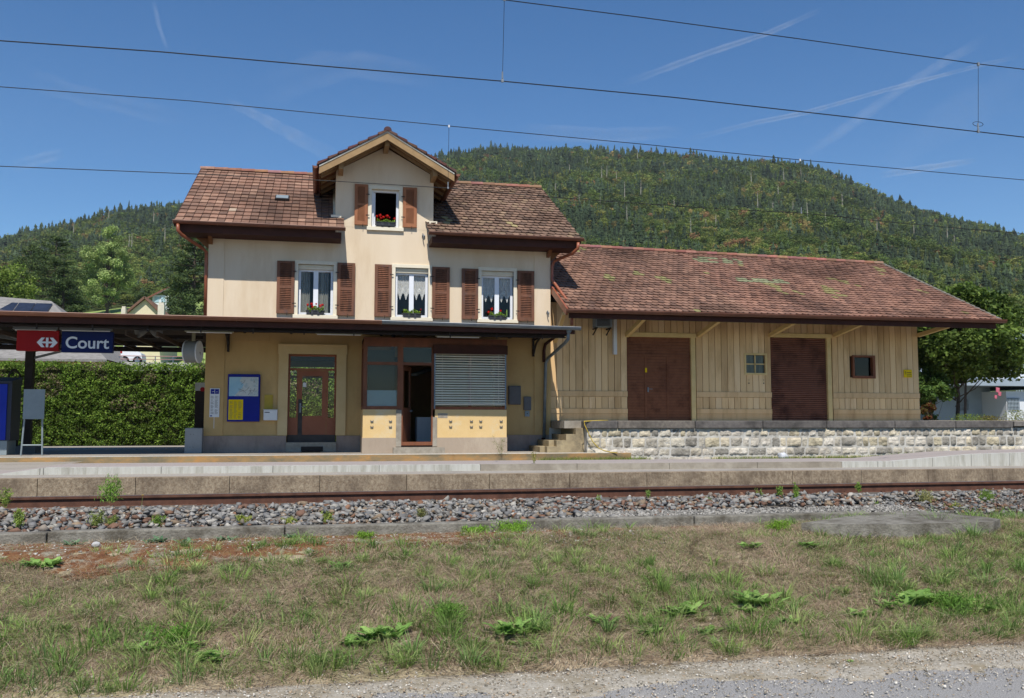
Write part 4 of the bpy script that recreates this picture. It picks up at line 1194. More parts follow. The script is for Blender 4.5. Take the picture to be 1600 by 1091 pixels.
# double arrow and cross
lc = at(74, 535.3, 22.975); s_ = .265 * (b.z - a.z) / .55
u = (b.z - a.z) / 31.0   # one photograph pixel
def lp(m_, pts): m_.prism([(lc.x + x * u, lc.z + z * u) for x, z in pts], 'y', 22.955, 22.979)
m_ = MB(); W_ = 14.5; Ht = 7.2
lp(m_, [(-W_ + 1.5, -1.3), (W_ - 1.5, -1.3), (W_ - 1.5, 1.3), (-W_ + 1.5, 1.3)])
m_.prism([(lc.x - 1.6 * u, lc.z - Ht * u), (lc.x + 1.6 * u, lc.z - Ht * u), (lc.x + 1.6 * u, lc.z + Ht * u), (lc.x - 1.6 * u, lc.z + Ht * u)], 'y', 22.952, 22.979)
for sx in (-1, 1):
    for sz in (-1, 1):
        pts = [(sx * W_, 0), (sx * (W_ - 6.6), sz * Ht), (sx * (W_ - 11.0), sz * Ht), (sx * (W_ - 6.0), 0)]
        if sx * sz > 0: pts = pts[::-1]
        m_.prism([(lc.x + x * u, lc.z + z * u) for x, z in pts], 'y', 22.957 - .002 * (sx + 1) - .001 * sz, 22.979)
m_.build('logo', M['white'], t)
t, a, b = sign(95.5, 177, 519, 550.5, 22.98, M['blue'], 'blue sign reading Court in white letters hanging under the canopy')
def text(body, loc, size, mat, parent, name='lettering', bold=0., th=.004, rot=(radians(90), 0, 0)):
    cu = bpy.data.curves.new(name, 'FONT'); cu.body = body; cu.size = size; cu.extrude = th; cu.offset = bold
    tmp = bpy.data.objects.new(name, cu); COL.objects.link(tmp)
    me = bpy.data.meshes.new_from_object(tmp)
    bpy.data.objects.remove(tmp); me.materials.clear(); me.materials.append(mat)
    o = bpy.data.objects.new(name, me); COL.objects.link(o)
    o.rotation_euler = rot; o.parent = parent; o.location = Vector(loc) - root_loc(parent)
    return o
p = at(101.5, 543.8, 22.975); text('Court', (p.x, 22.972, p.z), .392, M['white'], t, bold=.006)

# loudspeakers and clock
sp = thing('loudspeaker_pair', at(232, 518, 24.2), 'pair of grey loudspeakers angled apart under the canopy', 'loudspeaker')
for sx in (-1, 1):
    c = at(232 + sx * 10.5, 518, 24.2)
    m_ = MB(); d = Vector((sx * .8, -.5, -.35)).normalized()
    m_.tube([c - d * .12, c + d * .02, c + d * .13], [.07, .12, .14], 12); m_.build('speaker_horn', M['lampgrey'], sp)
m_ = MB(); c = at(232, 512, 24.2); m_.box(c.x - .2, c.x + .2, 24.18, 24.24, c.z, c.z + .04); m_.box(c.x - .02, c.x + .02, 24.18, 24.24, c.z, cz - .05); m_.build('hanger', M['darksteel'], sp)
cl = thing('station_clock', at(302, 566, 24.0), 'double-faced grey station clock seen edge-on beside the station house corner', 'clock')
c = at(302, 550, 24.0); r_ = .28
m_ = MB(); m_.tube([c + Vector((-.16, .04, 0)), c + Vector((.13, -.02, 0))], r_, 28); m_.build('clock_case', M['lampgrey'], cl)
for sx in (-1, 1):
    m_ = MB(); cc = c + (Vector((-.16, .04, 0)) if sx < 0 else Vector((.13, -.02, 0))); dd = Vector((sx * .29, -sx * .06, 0)).normalized()
    m_.tube([cc, cc + dd * .03], r_ + .012, 28); f_ = m_.build('clock_face', M['white'], cl)
    m_ = MB(); m_.bar(cc + dd * .034, cc + dd * .034 + Vector((0, 0, .2)), .02, .008); m_.bar(cc + dd * .036, cc + dd * .036 + Vector((0, .1, -.1)), .02, .008); m_.build('clock_hands', M['darksteel'], f_)
m_ = MB(); m_.box(c.x - .04, c.x + .04, 23.96, 24.04, c.z + r_ - .02, cz - .05); m_.build('hanger', M['lampshade'], cl)

# ------------------------------------------------------------------ freight shed and its quay
YW = 25.3
def fx(px, py=600): return at(px, py, YW).x
def fz(px, py): return at(px, py, YW).z
shed = thing('freight_shed', (12.7, 29, .9), 'ochre boarded freight shed with broad red tiled roof on the stone quay', 'shed')
SX0, SX1 = 6.56, 18.87
d1 = (fx(981), fx(1080)); d2 = (fx(1206), fx(1293)); dzt = fz(1030, 527); dzt2 = fz(1250, 528)
w1 = (fx(1166), fx(1196), fz(1180, 583), fz(1180, 555)); w2 = (fx(1333.5), fx(1366), fz(1350, 590), fz(1350, 557))
r1t, r1b = fz(900, 611), fz(900, 619.5); r2t, r2b = fz(900, 638.5), fz(900, 646)
mb = MB()
mb.box(SX0, SX0 + .1, YW + .1, 32.7, .9, 4.3); mb.box(SX1 - .1, SX1, YW + .1, 32.7, .9, 4.3); mb.box(SX0, SX1, 32.6, 32.7, .9, 4.3)
mb.prism([(YW + .1, 4.3), (32.7, 4.3), (29, 6.5)], 'x', SX0, SX0 + .1); mb.prism([(YW + .1, 4.3), (32.7, 4.3), (29, 6.3)], 'x', SX1 - .1, SX1)
wall(mb, SX0, SX1, .9, 4.6, YW + .08, .02, [(d1[0], d1[1], .9, dzt), (d2[0], d2[1], .9, dzt2), (*w1[:2], w1[2], w1[3]), (*w2[:2], w2[2], w2[3])])
mb.build('wall', M['dark'], shed)
mb = MB()
def vboards(x0, x1, z0, z1, cut=None, wdt=.205):
    n = max(1, round((x1 - x0) / wdt)); w_ = (x1 - x0) / n
    for i in range(n):
        a, b = x0 + i * w_, x0 + (i + 1) * w_
        base = random.choice([h('efcd9b'), h('e9c795'), h('f2d2a3'), h('e2bf8e'), h('ecca98')]); k = random.uniform(.88, 1.05)
        mb.col(tuple(q * k for q in base))
        segs = [(z0, z1)]
        if cut and cut[0] < b - .03 and cut[1] > a + .03: segs = [(z0, cut[2]), (cut[3], z1)]
        for (c, d) in segs:
            y = YW - random.uniform(0, .008)
            aa, bb = a + .008, b - .008
            if cut and len(segs) == 1: pass
            mb.box(aa, bb, y, YW + .08, c, d - random.uniform(0, .004))
def section(x0, x1, cut=None):
    vboards(x0, x1, r1t + .005, 4.4, cut)
    vboards(x0, x1, r2t + .005, r1b - .005)
    for (c, d, o) in ((r1b, r1t, .03), (r2b, r2t, .03), (.9, r2b - .004, .012)):
        k = random.uniform(.9, 1.0); mb.col(tuple(q * k * (.86 if c < 1 else 1) for q in h('e6c393')))
        mb.box(x0, x1, YW - o, YW + .08, c, d)
section(SX0, d1[0] - .02); section(fx(1088), d2[0] - .02, w1); section(fx(1301), SX1, w2)
vboards(d1[0] - .02, fx(1088), dzt + .14, 4.4); vboards(d2[0] - .02, fx(1301), dzt2 + .14, 4.4)
mb.build('boarding', M['board'], shed)
mb = MB()
mb.box(d1[0] - .04, d1[1] + .16, YW - .05, YW + .08, dzt, dzt + .13); mb.cut(); mb.box(d2[0] - .04, d2[1] + .16, YW - .05, YW + .08, dzt2, dzt2 + .13)
mb.build('lintel', M['beam'], shed)
mb = MB(); mb.box(d1[1], d1[1] + .14, YW - .03, YW + .12, .9, dzt); mb.cut(); mb.box(d2[1], d2[1] + .14, YW - .03, YW + .12, .9, dzt2); mb.build('door_post', M['beam'], shed)
# plank door with wicket
mb = MB(); z = .9
zsplit = fz(1030, 555)
k = 0
while z < dzt:
    hgt = .088; zt_ = min(z + hgt, dzt)
    mb.box(d1[0], d1[1], YW + .055 + (.004 if k % 2 else 0), YW + .1, z + .004, zt_ - .002); z += hgt; k += 1
dd = mb.build('plank_door', M['browndoor'], shed)
mb = MB(); va, vb_ = fx(1010, 620), fx(1043, 620)
mb.box(d1[0], d1[1], YW + .04, YW + .056, zsplit - .03, zsplit + .02); mb.box(va - .03, va + .03, YW + .038, YW + .056, .9, zsplit - .03); mb.box(vb_, vb_ + .05, YW + .04, YW + .056, .9, zsplit - .03); mb.box(d1[1] - .05, d1[1], YW + .04, YW + .056, .9, zsplit - .03)
mb.build('door_rail', M['browndoor'], dd)
mb = MB(); hz_ = fz(1015, 608); mb.box(va + .05, va + .09, YW + .02, YW + .05, hz_ - .09, hz_ + .05); mb.tube([(va + .07, YW + .02, hz_), (va + .07, YW - .02, hz_), (va + .19, YW - .02, hz_)], .01, 6); mb.build('handle', M['zinc'], dd)
mb = MB(); mb.box(va - .02, va + .04, YW + .03, YW + .037, fz(1013, 582), fz(1013, 575)); mb.build('sticker', M['yellow'], dd)
# roller shutter
mb = MB(); z = .9
while z < dzt2:
    mb.prism([(YW + .10, z), (YW + .05, z + .018), (YW + .05, z + .045), (YW + .10, z + .058)], 'x', d2[0], d2[1]); z += .06
mb.build('roller_shutter', M['roller'], shed)
# windows
mb = MB()
a, b, c, d = w1; t = .05
mb.box(a - .06, a, YW - .03, YW + .06, c - .06, d + .06); mb.box(b, b + .06, YW - .03, YW + .06, c - .06, d + .06); mb.box(a, b, YW - .03, YW + .06, d, d + .06); mb.box(a - .0, b + .0, YW - .03, YW + .06, c - .06, c)
mb.box((a + b) / 2 - .018, (a + b) / 2 + .018, YW + .02, YW + .05, c, d); mb.box(a, b, YW + .02, YW + .049, (c + d) / 2 - .018, (c + d) / 2 + .018)
w = mb.build('window', M['beam'], shed); mb = MB(); mb.box(a, b, YW + .052, YW + .056, c, d); mb.build('pane', M['glassdark'], w); mb = MB(); mb.box(a, b, YW + .068, YW + .075, c, d); mb.build('blind', M['curt'], w)
mb = MB(); a, b, c, d = w2
mb.box(a - .03, a + .03, YW - .05, YW + .1, c - .03, d + .03); mb.box(b - .06, b + .03, YW - .05, YW + .1, c - .03, d + .03); mb.box(a + .03, b - .06, YW - .05, YW + .1, d - .03, d + .03); mb.box(a + .03, b - .06, YW - .05, YW + .1, c - .03, c + .05)
w = mb.build('window', M['redwood'], shed); mb = MB(); mb.box(a + .03, b - .06, YW + .072, YW + .076, c + .05, d - .03); mb.build('pane', M['glassdark'], w)
w['label'] = 'small dark red framed window'
# holes under the window
mb = MB()
for px in (1170, 1193):
    p = at(px, 599, YW); mb.disc((p.x, YW - .01, p.z), .02, 'y', .01, 8); mb.disc((p.x, YW - .01, p.z + .1), .012, 'y', .01, 8)
mb.build('bolt', M['darksteel'], shed)
# roof
A, B, C, D = (6.60, 23.4, 3.95), (20.36, 23.4, 3.985), (20.25, 29.0, 6.67), (6.60, 29.0, 6.86)
def lw(P, dz): return (P[0], P[1], P[2] - dz)
mb = MB(); mb.hexa([lw(A, .1), lw(B, .1), lw(C, .1), lw(D, .1), A, B, C, D])
E_, F_ = (20.36, 34.6, 3.95), (6.60, 34.6, 3.95)
mb.hexa([lw(D, .1), lw(C, .1), lw(E_, .1), lw(F_, .1), D, C, E_, F_]); froof = mb.build('roof', M['tilebase'], shed)
lf_ = lichen(1.1, .42, h('8f8a5e'), 4)
def lich2(p, rgb):
    rgb = lf_(p, rgb)
    if random.random() < .75:
        if (p.x - 13.4) ** 2 / 1.0 + (p.z - 6.35) ** 2 / .03 < 1.0 or (p.x - 13.9) ** 2 / .9 + (p.z - 5.35) ** 2 / .015 < 1: return h('8e9070')
    if p.x > 12: rgb = (rgb[0] * 1.03, rgb[1] * .97, rgb[2] * .97)
    return rgb
mb = MB(); tiles(mb, (6.60, 23.35, 3.95), (20.36, 23.35, 3.985), C, D, .185, .232, 'beaver', PAL_F, None, th=.02, tilt=.036, jit=.005, cold=lich2); mb.build('tiles', M['tile'], froof)
mb = MB(); ridge(mb, (20.25, 29, 6.69), (6.6, 29, 6.88), pal=[h('93685a'), h('9b7262'), h('876052')]); mb.build('ridge_tiles', M['tile'], froof)
mb = MB(); mb.bar(lw(B, .05), lw(C, .05), .03, .15); mb.build('verge_board', M['fascia'], froof)
mb = MB(); mb.bar((6.55, 23.35, 3.88), (6.55, 29, 6.78), .05, .2); mb.build('verge_board', M['copper'], froof)
# light mortar line along the right verge
mb = MB(); n_ = 26
for i in range(n_):
    p = Vector(B).lerp(Vector(C), i / n_); q = Vector(B).lerp(Vector(C), (i + 1.0) / n_)
    mb.hexa([p + Vector((-.06, 0, .02)), p + Vector((.05, 0, .02)), q + Vector((.05, 0, .01)), q + Vector((-.06, 0, .01)), p + Vector((-.05, 0, .07)), p + Vector((.04, 0, .07)), q + Vector((.04, 0, .045)), q + Vector((-.05, 0, .045))])
mb.build('verge_mortar', M['kerbc'], froof)
mb = MB(); gutter(mb, (6.5, 23.27, 3.93), (20.42, 23.27, 3.965), .085); mb.build('gutter', M['gutter'], froof)
mb = MB(); mb.box(6.62, 20.2, 23.40, 23.44, 3.72, 3.92); mb.build('fascia', M['fascia'], froof)
mb = MB(); x = 7.0
while x < 20: mb.bar((x, 23.5, 3.82), (x, 25.5, 4.72), .09, .12); x += .8
mb.build('rafter', M['soffit'], froof)
mb = MB()
for px in (977, 1089, 1201, 1302, 1433):
    xx = fx(px, 525); zz = fz(px, 524)
    mb.bar((xx + .05, YW, zz), (xx + .05, 23.75, 3.84), .11, .12, up=(0, 0, 1)); mb.cut()
mb.bar((6.75, YW + .3, 3.1), (6.62, 23.9, 3.9), .1, .1)
mb.build('strut', M['beam'], froof)
# air conditioning unit
ac = thing('air_conditioner', at(942, 512, 25.0), 'grey air conditioning unit high on the shed wall above a white duct', 'air conditioner')
a, b = at(930, 511, 24.9), at(956, 497, 24.9)
mb = MB(); mb.box(a.x, b.x, 24.85, 25.15, a.z, b.z + .12); mb.build('case', M['metalgrey'], ac)
mb = MB()
for i in range(9): mb.box(a.x + .04, b.x - .08, 24.842, 24.85, a.z + .03 + i * .035, a.z + .045 + i * .035)
mb.build('grille', M['darksteel'], ac)
mb = MB()
for xx in (a.x + .05, b.x - .05): mb.bar((xx, 25.28, a.z - .03), (xx, 24.85, a.z - .03), .03, .04); mb.bar((xx, 25.28, a.z - .2), (xx, 24.95, a.z - .05), .025, .03); mb.cut()
mb.build('bracket', M['darksteel'], ac)
mb = MB(); p, q = at(958.5, 554, 25.2), at(963, 497, 25.2); mb.box(p.x, q.x, 25.15, 25.27, p.z, q.z + .1); mb.build('duct', M['white'], ac)
# small signs
ys = at(1411.5, 590, YW); ye = at(1423.5, 578, YW)
mb = MB(); mb.box(ys.x, ye.x, YW - .04, YW - .022, ys.z, ye.z); o = mb.build('warning_sign', M['yellow']); tag(o, 'small yellow notice with black print at the right end of the shed wall', 'sign')
mb2 = MB(); 
for i in range(3): mb2.box(ys.x + .1, ye.x - .02, YW - .043, YW - .04, ys.z + .04 + i * .055, ys.z + .055 + i * .055)
mb2.tube([(ys.x + .06, YW - .042, ye.z - .05), (ys.x + .04, YW - .042, ye.z - .1), (ys.x + .07, YW - .042, ye.z - .1), (ys.x + .05, YW - .042, ye.z - .15)], .006, 5)
mb2.build('print', M['darkink'], o)

# quay: stone wall, cap, top
quay = thing('stone_quay', (13, 24, -.2), 'loading quay wall of pale rough stone blocks under a dark concrete cap', 'quay')
YQ = 23.0; QX0 = 7.02; capz = .905; capb = .70
mb = MB(); mb.box(QX0, 32, YQ + .084, 33.5, -.3, capb - .002); mb.box(6.45, QX0, 24.95, 33.5, -.3, capb); mb.build('quay_core', M['mortar'], quay)
mb = MB(); x = QX0 - .05; k = 0
while x < 20.3:
    L_ = random.uniform(1.9, 2.6) if x > 7.6 else .9
    x2 = min(x + L_, 20.32)
    c_ = (1, 1, 1) if k != 1 else (1.35, 1.3, 1.2)
    kq = random.uniform(.9, 1.12); mb.col(tuple(kq * q for q in c_))
    mb.box(x + .008, x2 - .008, YQ - .0, YQ + .5, capb, capz + random.uniform(-.004, .004)); x = x2; k += 1
mb.col((1.5, 1.5, 1.45)); mb.box(20.34, 24.5, YQ - .02, YQ + .5, capb + .04, capz - .01); mb.box(24.52, 32, YQ - .02, YQ + .5, capb + .04, capz - .01)
mb.col((1.3, 1.25, 1.1)); mb.box(6.5, QX0 - .06, 24.9, 25.4, capb, capz)
o = mb.build('cap', M['cap'], quay); bv = o.modifiers.new('b', 'BEVEL'); bv.width = .015; bv.segments = 2
mb = MB(); mb.box(6.5, 32, YQ + .5, 33.5, capb, capz - .006); mb.build('quay_top', M['concrete'], quay)
# blocks
V, F, C = [], [], []
def block(x0, x1, z0, z1, y, bulge, col):
    nx = max(4, int((x1 - x0) / .04)); nz = max(4, int((z1 - z0) / .04))
    base = len(V); sd = random.random() * 100
    cr = [random.uniform(-.018, .018) for _ in range(8)]
    for j in range(nz + 1):
        for i in range(nx + 1):
            u, v = i / nx, j / nz
            xx = x0 + (x1 - x0) * u + (1 - v) * cr[0] * (1 - u) + v * cr[1] * (1 - u) + (1 - v) * cr[2] * u + v * cr[3] * u
            zz = z0 + (z1 - z0) * v + (1 - v) * cr[4] * .6 + v * cr[5] * .6
            e = min(u, 1 - u) * (x1 - x0) / .035; e2 = min(v, 1 - v) * (z1 - z0) / .035
            ed = min(1, e) * min(1, e2); ed = ed ** .6
            n = mnoise.noise(Vector((xx * 8, zz * 8, sd))) * .03 + mnoise.noise(Vector((xx * 24, zz * 24, sd))) * .02
            V.append((xx, y - ed * (bulge + n) + (1 - ed) * .012, zz))
            kk = 1 + .25 * mnoise.noise(Vector((xx * 7, zz * 7, sd + 3))); C.append(tuple(min(1, q * kk) for q in col))
    for j in range(nz):
        for i in range(nx):
            p = base + j * (nx + 1) + i; F.append((p, p + 1, p + nx + 2, p + nx + 1))
SPAL = [h('cfc7b6'), h('bdb5a5'), h('d8ccb4'), h('aca598'), h('c8c0b2'), h('9a958b'), h('d8d0c2'), h('c4b99f')]
courses = [(.46, .692, .16, .42), (.17, .45, .18, .48), (-.06, .16, .22, .62), (-.3, -.07, .25, .6)]
for (z0, z1, a, b) in courses:
    x = QX0
    while x < 32:
        L_ = random.uniform(a, b); 
        block(x + .006, x + L_ - .006, z0 + .005, z1 - .005, YQ + .082, random.uniform(.008, .03), random.choice(SPAL)); x += L_
np_mesh('stone_blocks', V, F, C, M['stone'], quay, smooth=False)
# stairs
st = thing('stairs', (6.7, 24, 0), 'four worn concrete steps climbing to the quay beside the station corner', 'stairs')
ysf = 23.35
zs = [.045, .2, .365, .53, .70, capz]
sxs = [at(px, 690, ysf).x for px in (847.5, 868.5, 884, 899, 913.5)]
mb = MB()
for i in range(4):
    x0 = at((847.5, 861.5, 885, 900)[i], 690, ysf).x
    mb.box(x0, sxs[4] + .0 if i == 3 else at((861.5, 885, 900, 915)[i] + 3, 690, ysf).x, ysf + .28, 24.93, -.1, zs[i + 1])
    mb.cut()
mb.build('step', M['stepc'], st)
poly = [(at(855, 690, ysf).x, -.1), (sxs[4], -.1), (sxs[4], zs[4] + .01), (at(899.5, 670, ysf).x, zs[4] + .01), (at(899.5, 670, ysf).x, zs[3] + .01), (at(884.5, 670, ysf).x, zs[3] + .01), (at(884.5, 670, ysf).x, zs[2] + .01), (at(869.5, 670, ysf).x, zs[2] + .01), (at(869.5, 670, ysf).x, zs[1] + .01), (at(855, 670, ysf).x, zs[1] + .01)]
mb = MB(); mb.prism(poly[::-1], 'y', ysf, ysf + .275); mb.build('side_wall', M['stepc'], st)
# hose
mb = MB(); mb.tube([at(965, 707.5, 22.85), at(955, 707, 22.9), at(943, 704, 22.9), at(935, 700, 22.9), at(926, 690, 22.91), at(919, 676, 22.91), at(913.5, 664, 22.91), at(912.5, 658.5, 22.93), at(935, 657.3, 23.1), at(950, 657, 23.3)], .012, 8)
tag(mb.build('hose', M['hose'], smooth=True), 'thin yellow hose hanging over the quay edge beside the steps', 'hose')

# ------------------------------------------------------------------ things on and before the station wall
nb = thing('notice_board', at(380, 659, YF - .05), 'blue notice board with a map above a yellow timetable beside the door', 'notice board')
a, b = at(354.5, 659, YF - .06), at(407, 585, YF - .06)
mb = MB(); mb.box(a.x, b.x, YF - .08, YF, a.z, b.z); o = mb.build('panel', M['posterblue'], nb); bv = o.modifiers.new('b', 'BEVEL'); bv.width = .012
p, q = at(357.5, 619, YF - .09), at(404, 589.5, YF - .09)
mb = MB(); mb.box(p.x, q.x, YF - .086, YF - .08, p.z, q.z); mp_ = mb.build('map', M['mapsea'], nb)
mb = MB(); W_ = q.x - p.x; Hh = q.z - p.z
pts = [(.18, 0), (.3, .2), (.45, .45), (.5, .62), (.36, .78), (.42, 1), (1, 1), (1, 0)]
mb.prism([(p.x + u * W_, p.z + v * Hh) for u, v in pts], 'y', YF - .089, YF - .086); ml_ = mb.build('map_land', M['mapland'], mp_)
mb = MB()
for i in range(14):
    u0, v0 = random.uniform(.35, .9), random.uniform(.1, .8); u1, v1 = u0 + random.uniform(-.3, .2), v0 + random.uniform(-.3, .3)
    mb.tube([(p.x + min(.97, max(.25, u)) * W_, YF - .09, p.z + min(.95, max(.04, v)) * Hh) for u, v in ((u0, v0), ((u0 + u1) / 2 + .03, (v0 + v1) / 2), (u1, v1))], .0035, 4)
mb.build('map_lines', M['ink'], mp_)
p, q = at(356.5, 656, YF - .09), at(380, 624.5, YF - .09)
mb = MB(); mb.box(p.x, q.x, YF - .086, YF - .08, p.z, q.z); o = mb.build('timetable', M['yellow'], nb)
def lines(parent, x0, x1, z0, z1, y, cols, rows, mat=None, hgt=.006):
    m_ = MB(); cw = (x1 - x0) / cols; rh = (z1 - z0) / rows
    for c_ in range(cols):
        for r_ in range(rows):
            if random.random() < .12: continue
            m_.box(x0 + c_ * cw + cw * .08, x0 + c_ * cw + cw * random.uniform(.55, .88), y - .0015, y, z0 + r_ * rh + rh * .3, z0 + r_ * rh + rh * .3 + hgt)
    m_.build('print', mat or M['ink'], parent)
lines(o, p.x + .02, q.x - .02, p.z + .03, q.z - .05, YF - .086, 3, 24)
nt_ = thing('station_notice', at(336, 652, YF - .05), 'narrow white notice with two blue squares at the left corner of the station wall', 'notice')
a, b = at(327, 652, YF - .04), at(343.5, 607, YF - .04)
mb = MB(); mb.box(a.x, b.x, YF - .045, YF - .03, a.z, b.z); o = mb.build('board', M['white'], nt_)
mb = MB(); w_ = b.x - a.x; mb.box(a.x + .02, a.x + w_ * .47, YF - .048, YF - .045, b.z - .15, b.z - .02); mb.box(a.x + w_ * .52, b.x - .02, YF - .048, YF - .045, b.z - .15, b.z - .02); mb.box(a.x + .02, a.x + .07, YF - .048, YF - .045, a.z + .02, a.z + .05); mb.build('blue_square', M['posterblue'], nt_)
mb = MB(); mb.tube([(a.x + .05, YF - .05, b.z - .095), (a.x + .10, YF - .05, b.z - .085), (a.x + .12, YF - .05, b.z - .095)], .006, 5); mb.box(a.x + w_ * .6, a.x + w_ * .8, YF - .0495, YF - .048, b.z - .1, b.z - .09); mb.build('symbol', M['white'], nt_)
lines(nt_, a.x + .02, b.x - .02, a.z + .08, b.z - .2, YF - .045, 2, 26, M['ink'], .007)
mb = MB(); mb.box((a.x + b.x) / 2 - .01, (a.x + b.x) / 2 + .003, YF - .03, YF - .018, a.z - .3, a.z); mb.build('cord', M['white'], nt_)
mb = MB(); a, b = at(413, 639, YF - .02), at(426.5, 617, YF - .02); mb.box(a.x, b.x, YF - .024, YF - .001, a.z, b.z); o = mb.build('faded_notice', pm('faded_paper', h('b79f45'), h('a9903c'), 4, .7)); tag(o, 'faded yellow paper notice on the wall above the white letterbox', 'notice')
lb = thing('letterbox', at(423, 657, YF - .1), 'white metal letterbox on the ochre wall left of the door surround', 'letterbox')
a, b = at(411.5, 657, YF - .14), at(433.5, 641, YF - .14); mb = MB(); mb.box(a.x, b.x, YF - .15, YF, a.z, b.z); o = mb.build('box', M['white'], lb); bv = o.modifiers.new('b', 'BEVEL'); bv.width = .01
mb = MB(); mb.box(a.x + .03, a.x + .16, YF - .154, YF - .15, b.z - .07, b.z - .05); mb.build('slot', M['darkink'], lb); mb = MB(); mb.box(a.x - .01, b.x + .01, YF - .165, YF, b.z, b.z + .015); mb.build('lid', M['white'], lb)
mc = thing('meter_cabinet', at(804, 632, YF - .05), 'large grey metal cabinet on the wall right of the bay', 'cabinet')
a, b = at(794.5, 632.5, YF - .06), at(814, 603, YF - .06); mb = MB(); mb.box(a.x, b.x, YF - .07, YF, a.z, b.z); o = mb.build('case', M['slate'], mc); bv = o.modifiers.new('b', 'BEVEL'); bv.width = .015
mb = MB(); mb.box(a.x + .03, b.x - .03, YF - .078, YF - .07, a.z + .03, b.z - .03); mb.build('cabinet_door', M['slate'], mc)
mc = thing('junction_box', at(824, 641, YF - .05), 'small dark grey box lower on the wall beside the large grey cabinet', 'box')
a, b = at(818.5, 641, YF - .06), at(830, 620, YF - .06); mb = MB(); mb.box(a.x, b.x, YF - .065, YF, a.z, b.z); o = mb.build('case', M['slate'], mc); bv = o.modifiers.new('b', 'BEVEL'); bv.width = .01
mc = thing('socket_box', at(824, 651, YF - .05), 'little pale socket box lowest on the wall near the grey pipe', 'box')
a, b = at(820.5, 651, YF - .06), at(827.5, 642, YF - .06); mb = MB(); mb.box(a.x, b.x, YF - .05, YF, a.z, b.z); o = mb.build('case', M['metalgrey'], mc); mb = MB(); mb.disc(((a.x + b.x) / 2, YF - .052, (a.z + b.z) / 2), .016, 'y', .006, 10); mb.build('socket', M['darksteel'], mc)
# bracket hooks on the facade
for (px, py, lab) in ((661, 372, 'small iron wire hook right of the dormer window'), (855, 492, 'small iron fitting at the right edge of the upper facade')):
    p = at(px, py, YF); mb = MB(); mb.tube([(p.x, YF, p.z + .1), (p.x - .02, YF - .12, p.z + .1), (p.x, YF - .12, p.z), (p.x + .02, YF - .1, p.z - .08)], .014, 6); mb.tube([(p.x - .03, YF - .03, p.z + .07), (p.x + .05, YF - .03, p.z + .05)], .03, 6)
    tag(mb.build('wire_hook', M['zinc']), lab, 'hook')

# grey board on legs
gb = thing('blank_board', at(53, 702, 24.0), 'blank grey sheet board on two thin legs by the left canopy post', 'board')
a, b = at(36, 655, 24.0), at(71, 608.5, 24.0)
mb = MB(); mb.box(a.x, b.x, 23.97, 24.0, a.z, b.z); mb.build('panel', M['metalgrey'], gb)
mb = MB(); mb.tube([(a.x + .03, 24.02, a.z + .1), (a.x - .02, 24.02, .05)], .022, 8); mb.cut(); mb.tube([(b.x - .05, 24.02, a.z + .1), (b.x - .02, 24.02, .05)], .022, 8); mb.build('leg', M['metalgrey'], gb)
mb = MB(); mb.tube([(a.x, 24.02, .3), (b.x - .03, 24.02, .3)], .018, 8); mb.build('crossbar', M['metalgrey'], gb)
# ticket machine
tm = thing('ticket_machine', at(14, 700, 24.6), 'blue ticket machine with pale base at the left end of the platform', 'ticket machine')
a, b = at(-16, 700, 24.4), at(21, 591, 24.4)
mb = MB(); mb.box(a.x, b.x - .02, 24.4, 25.1, .4, b.z - .1); mb.build('body', M['machinedark'], tm)
mb = MB(); mb.box(a.x + .03, b.x - .12, 24.37, 24.4, .42, b.z - .15); mb.build('front_panel', M['machineblue'], tm)
mb = MB(); mb.box(a.x, b.x - .08, 24.385, 25.05, .05, .4); mb.build('base', M['metalgrey'], tm)
mb = MB(); mb.hexa([(a.x - .02, 24.33, b.z - .12), (b.x + .0, 24.33, b.z - .12), (b.x, 25.12, b.z - .12), (a.x - .02, 25.12, b.z - .12), (a.x - .02, 24.33, b.z - .08), (b.x, 24.33, b.z - .08), (b.x, 25.12, b.z + .05), (a.x - .02, 25.12, b.z + .05)]); mb.build('top', M['machinedark'], tm)
rk = thing('tube_rail', at(24, 700, 25.8), 'bent dark tube frame standing behind the blue ticket machine', 'rail')
p, q = at(9, 700, 25.8), at(31.5, 578, 25.8)
mb = MB(); mb.tube([(p.x, 25.8, .05), (p.x, 25.8, q.z - .12), (p.x + .08, 25.8, q.z), (q.x - .1, 25.8, q.z), (q.x, 25.8, q.z - .14), (q.x, 25.8, .05)], .028, 8); mb.build('tube', M['darksteel'], rk, smooth=True)
# vending machine and cabinet left of the house
vm = thing('vending_machine', at(311, 700, 25.6), 'dark vending machine with pale top and red ball mark behind the house corner', 'vending machine')
a, b = at(302.5, 700, 25.6), at(335, 604, 25.6)
mb = MB(); mb.box(a.x, XL - .06, 25.6, 26.4, .05, b.z - .12); mb.build('body', M['dark'], vm)
mb = MB(); mb.box(a.x, XL - .06, 25.55, 26.4, b.z - .12, b.z + .1); mb.build('header', M['lightc'], vm)
p = at(316.5, 608.5, 25.54); mb = MB(); mb.disc((p.x, 25.545, p.z), .062, 'y', .012, 20); mb.build('red_mark', M['red'], vm)
mb = MB()
for i in range(8): mb.box(a.x + .12, XL - .08, 25.585, 25.6, .9 + i * .09, .92 + i * .09)
mb.build('shelf_front', M['darksteel'], vm)
gc = thing('grey_cabinet', at(302, 705, 24.9), 'low pale grey service cabinet beside the left house corner', 'cabinet')
a, b = at(288, 705, 24.7), at(316, 669, 24.7)
mb = MB(); mb.box(a.x, b.x, 24.7, 25.1, .04, b.z); o = mb.build('case', M['boxgrey'], gc); bv = o.modifiers.new('b', 'BEVEL'); bv.width = .01
mb = MB()
for xx in (.32, .5): 
    for zz in (.16, .5): mb.disc((a.x + xx * (b.x - a.x), 24.698, b.z - zz), .008, 'y', .006, 8)
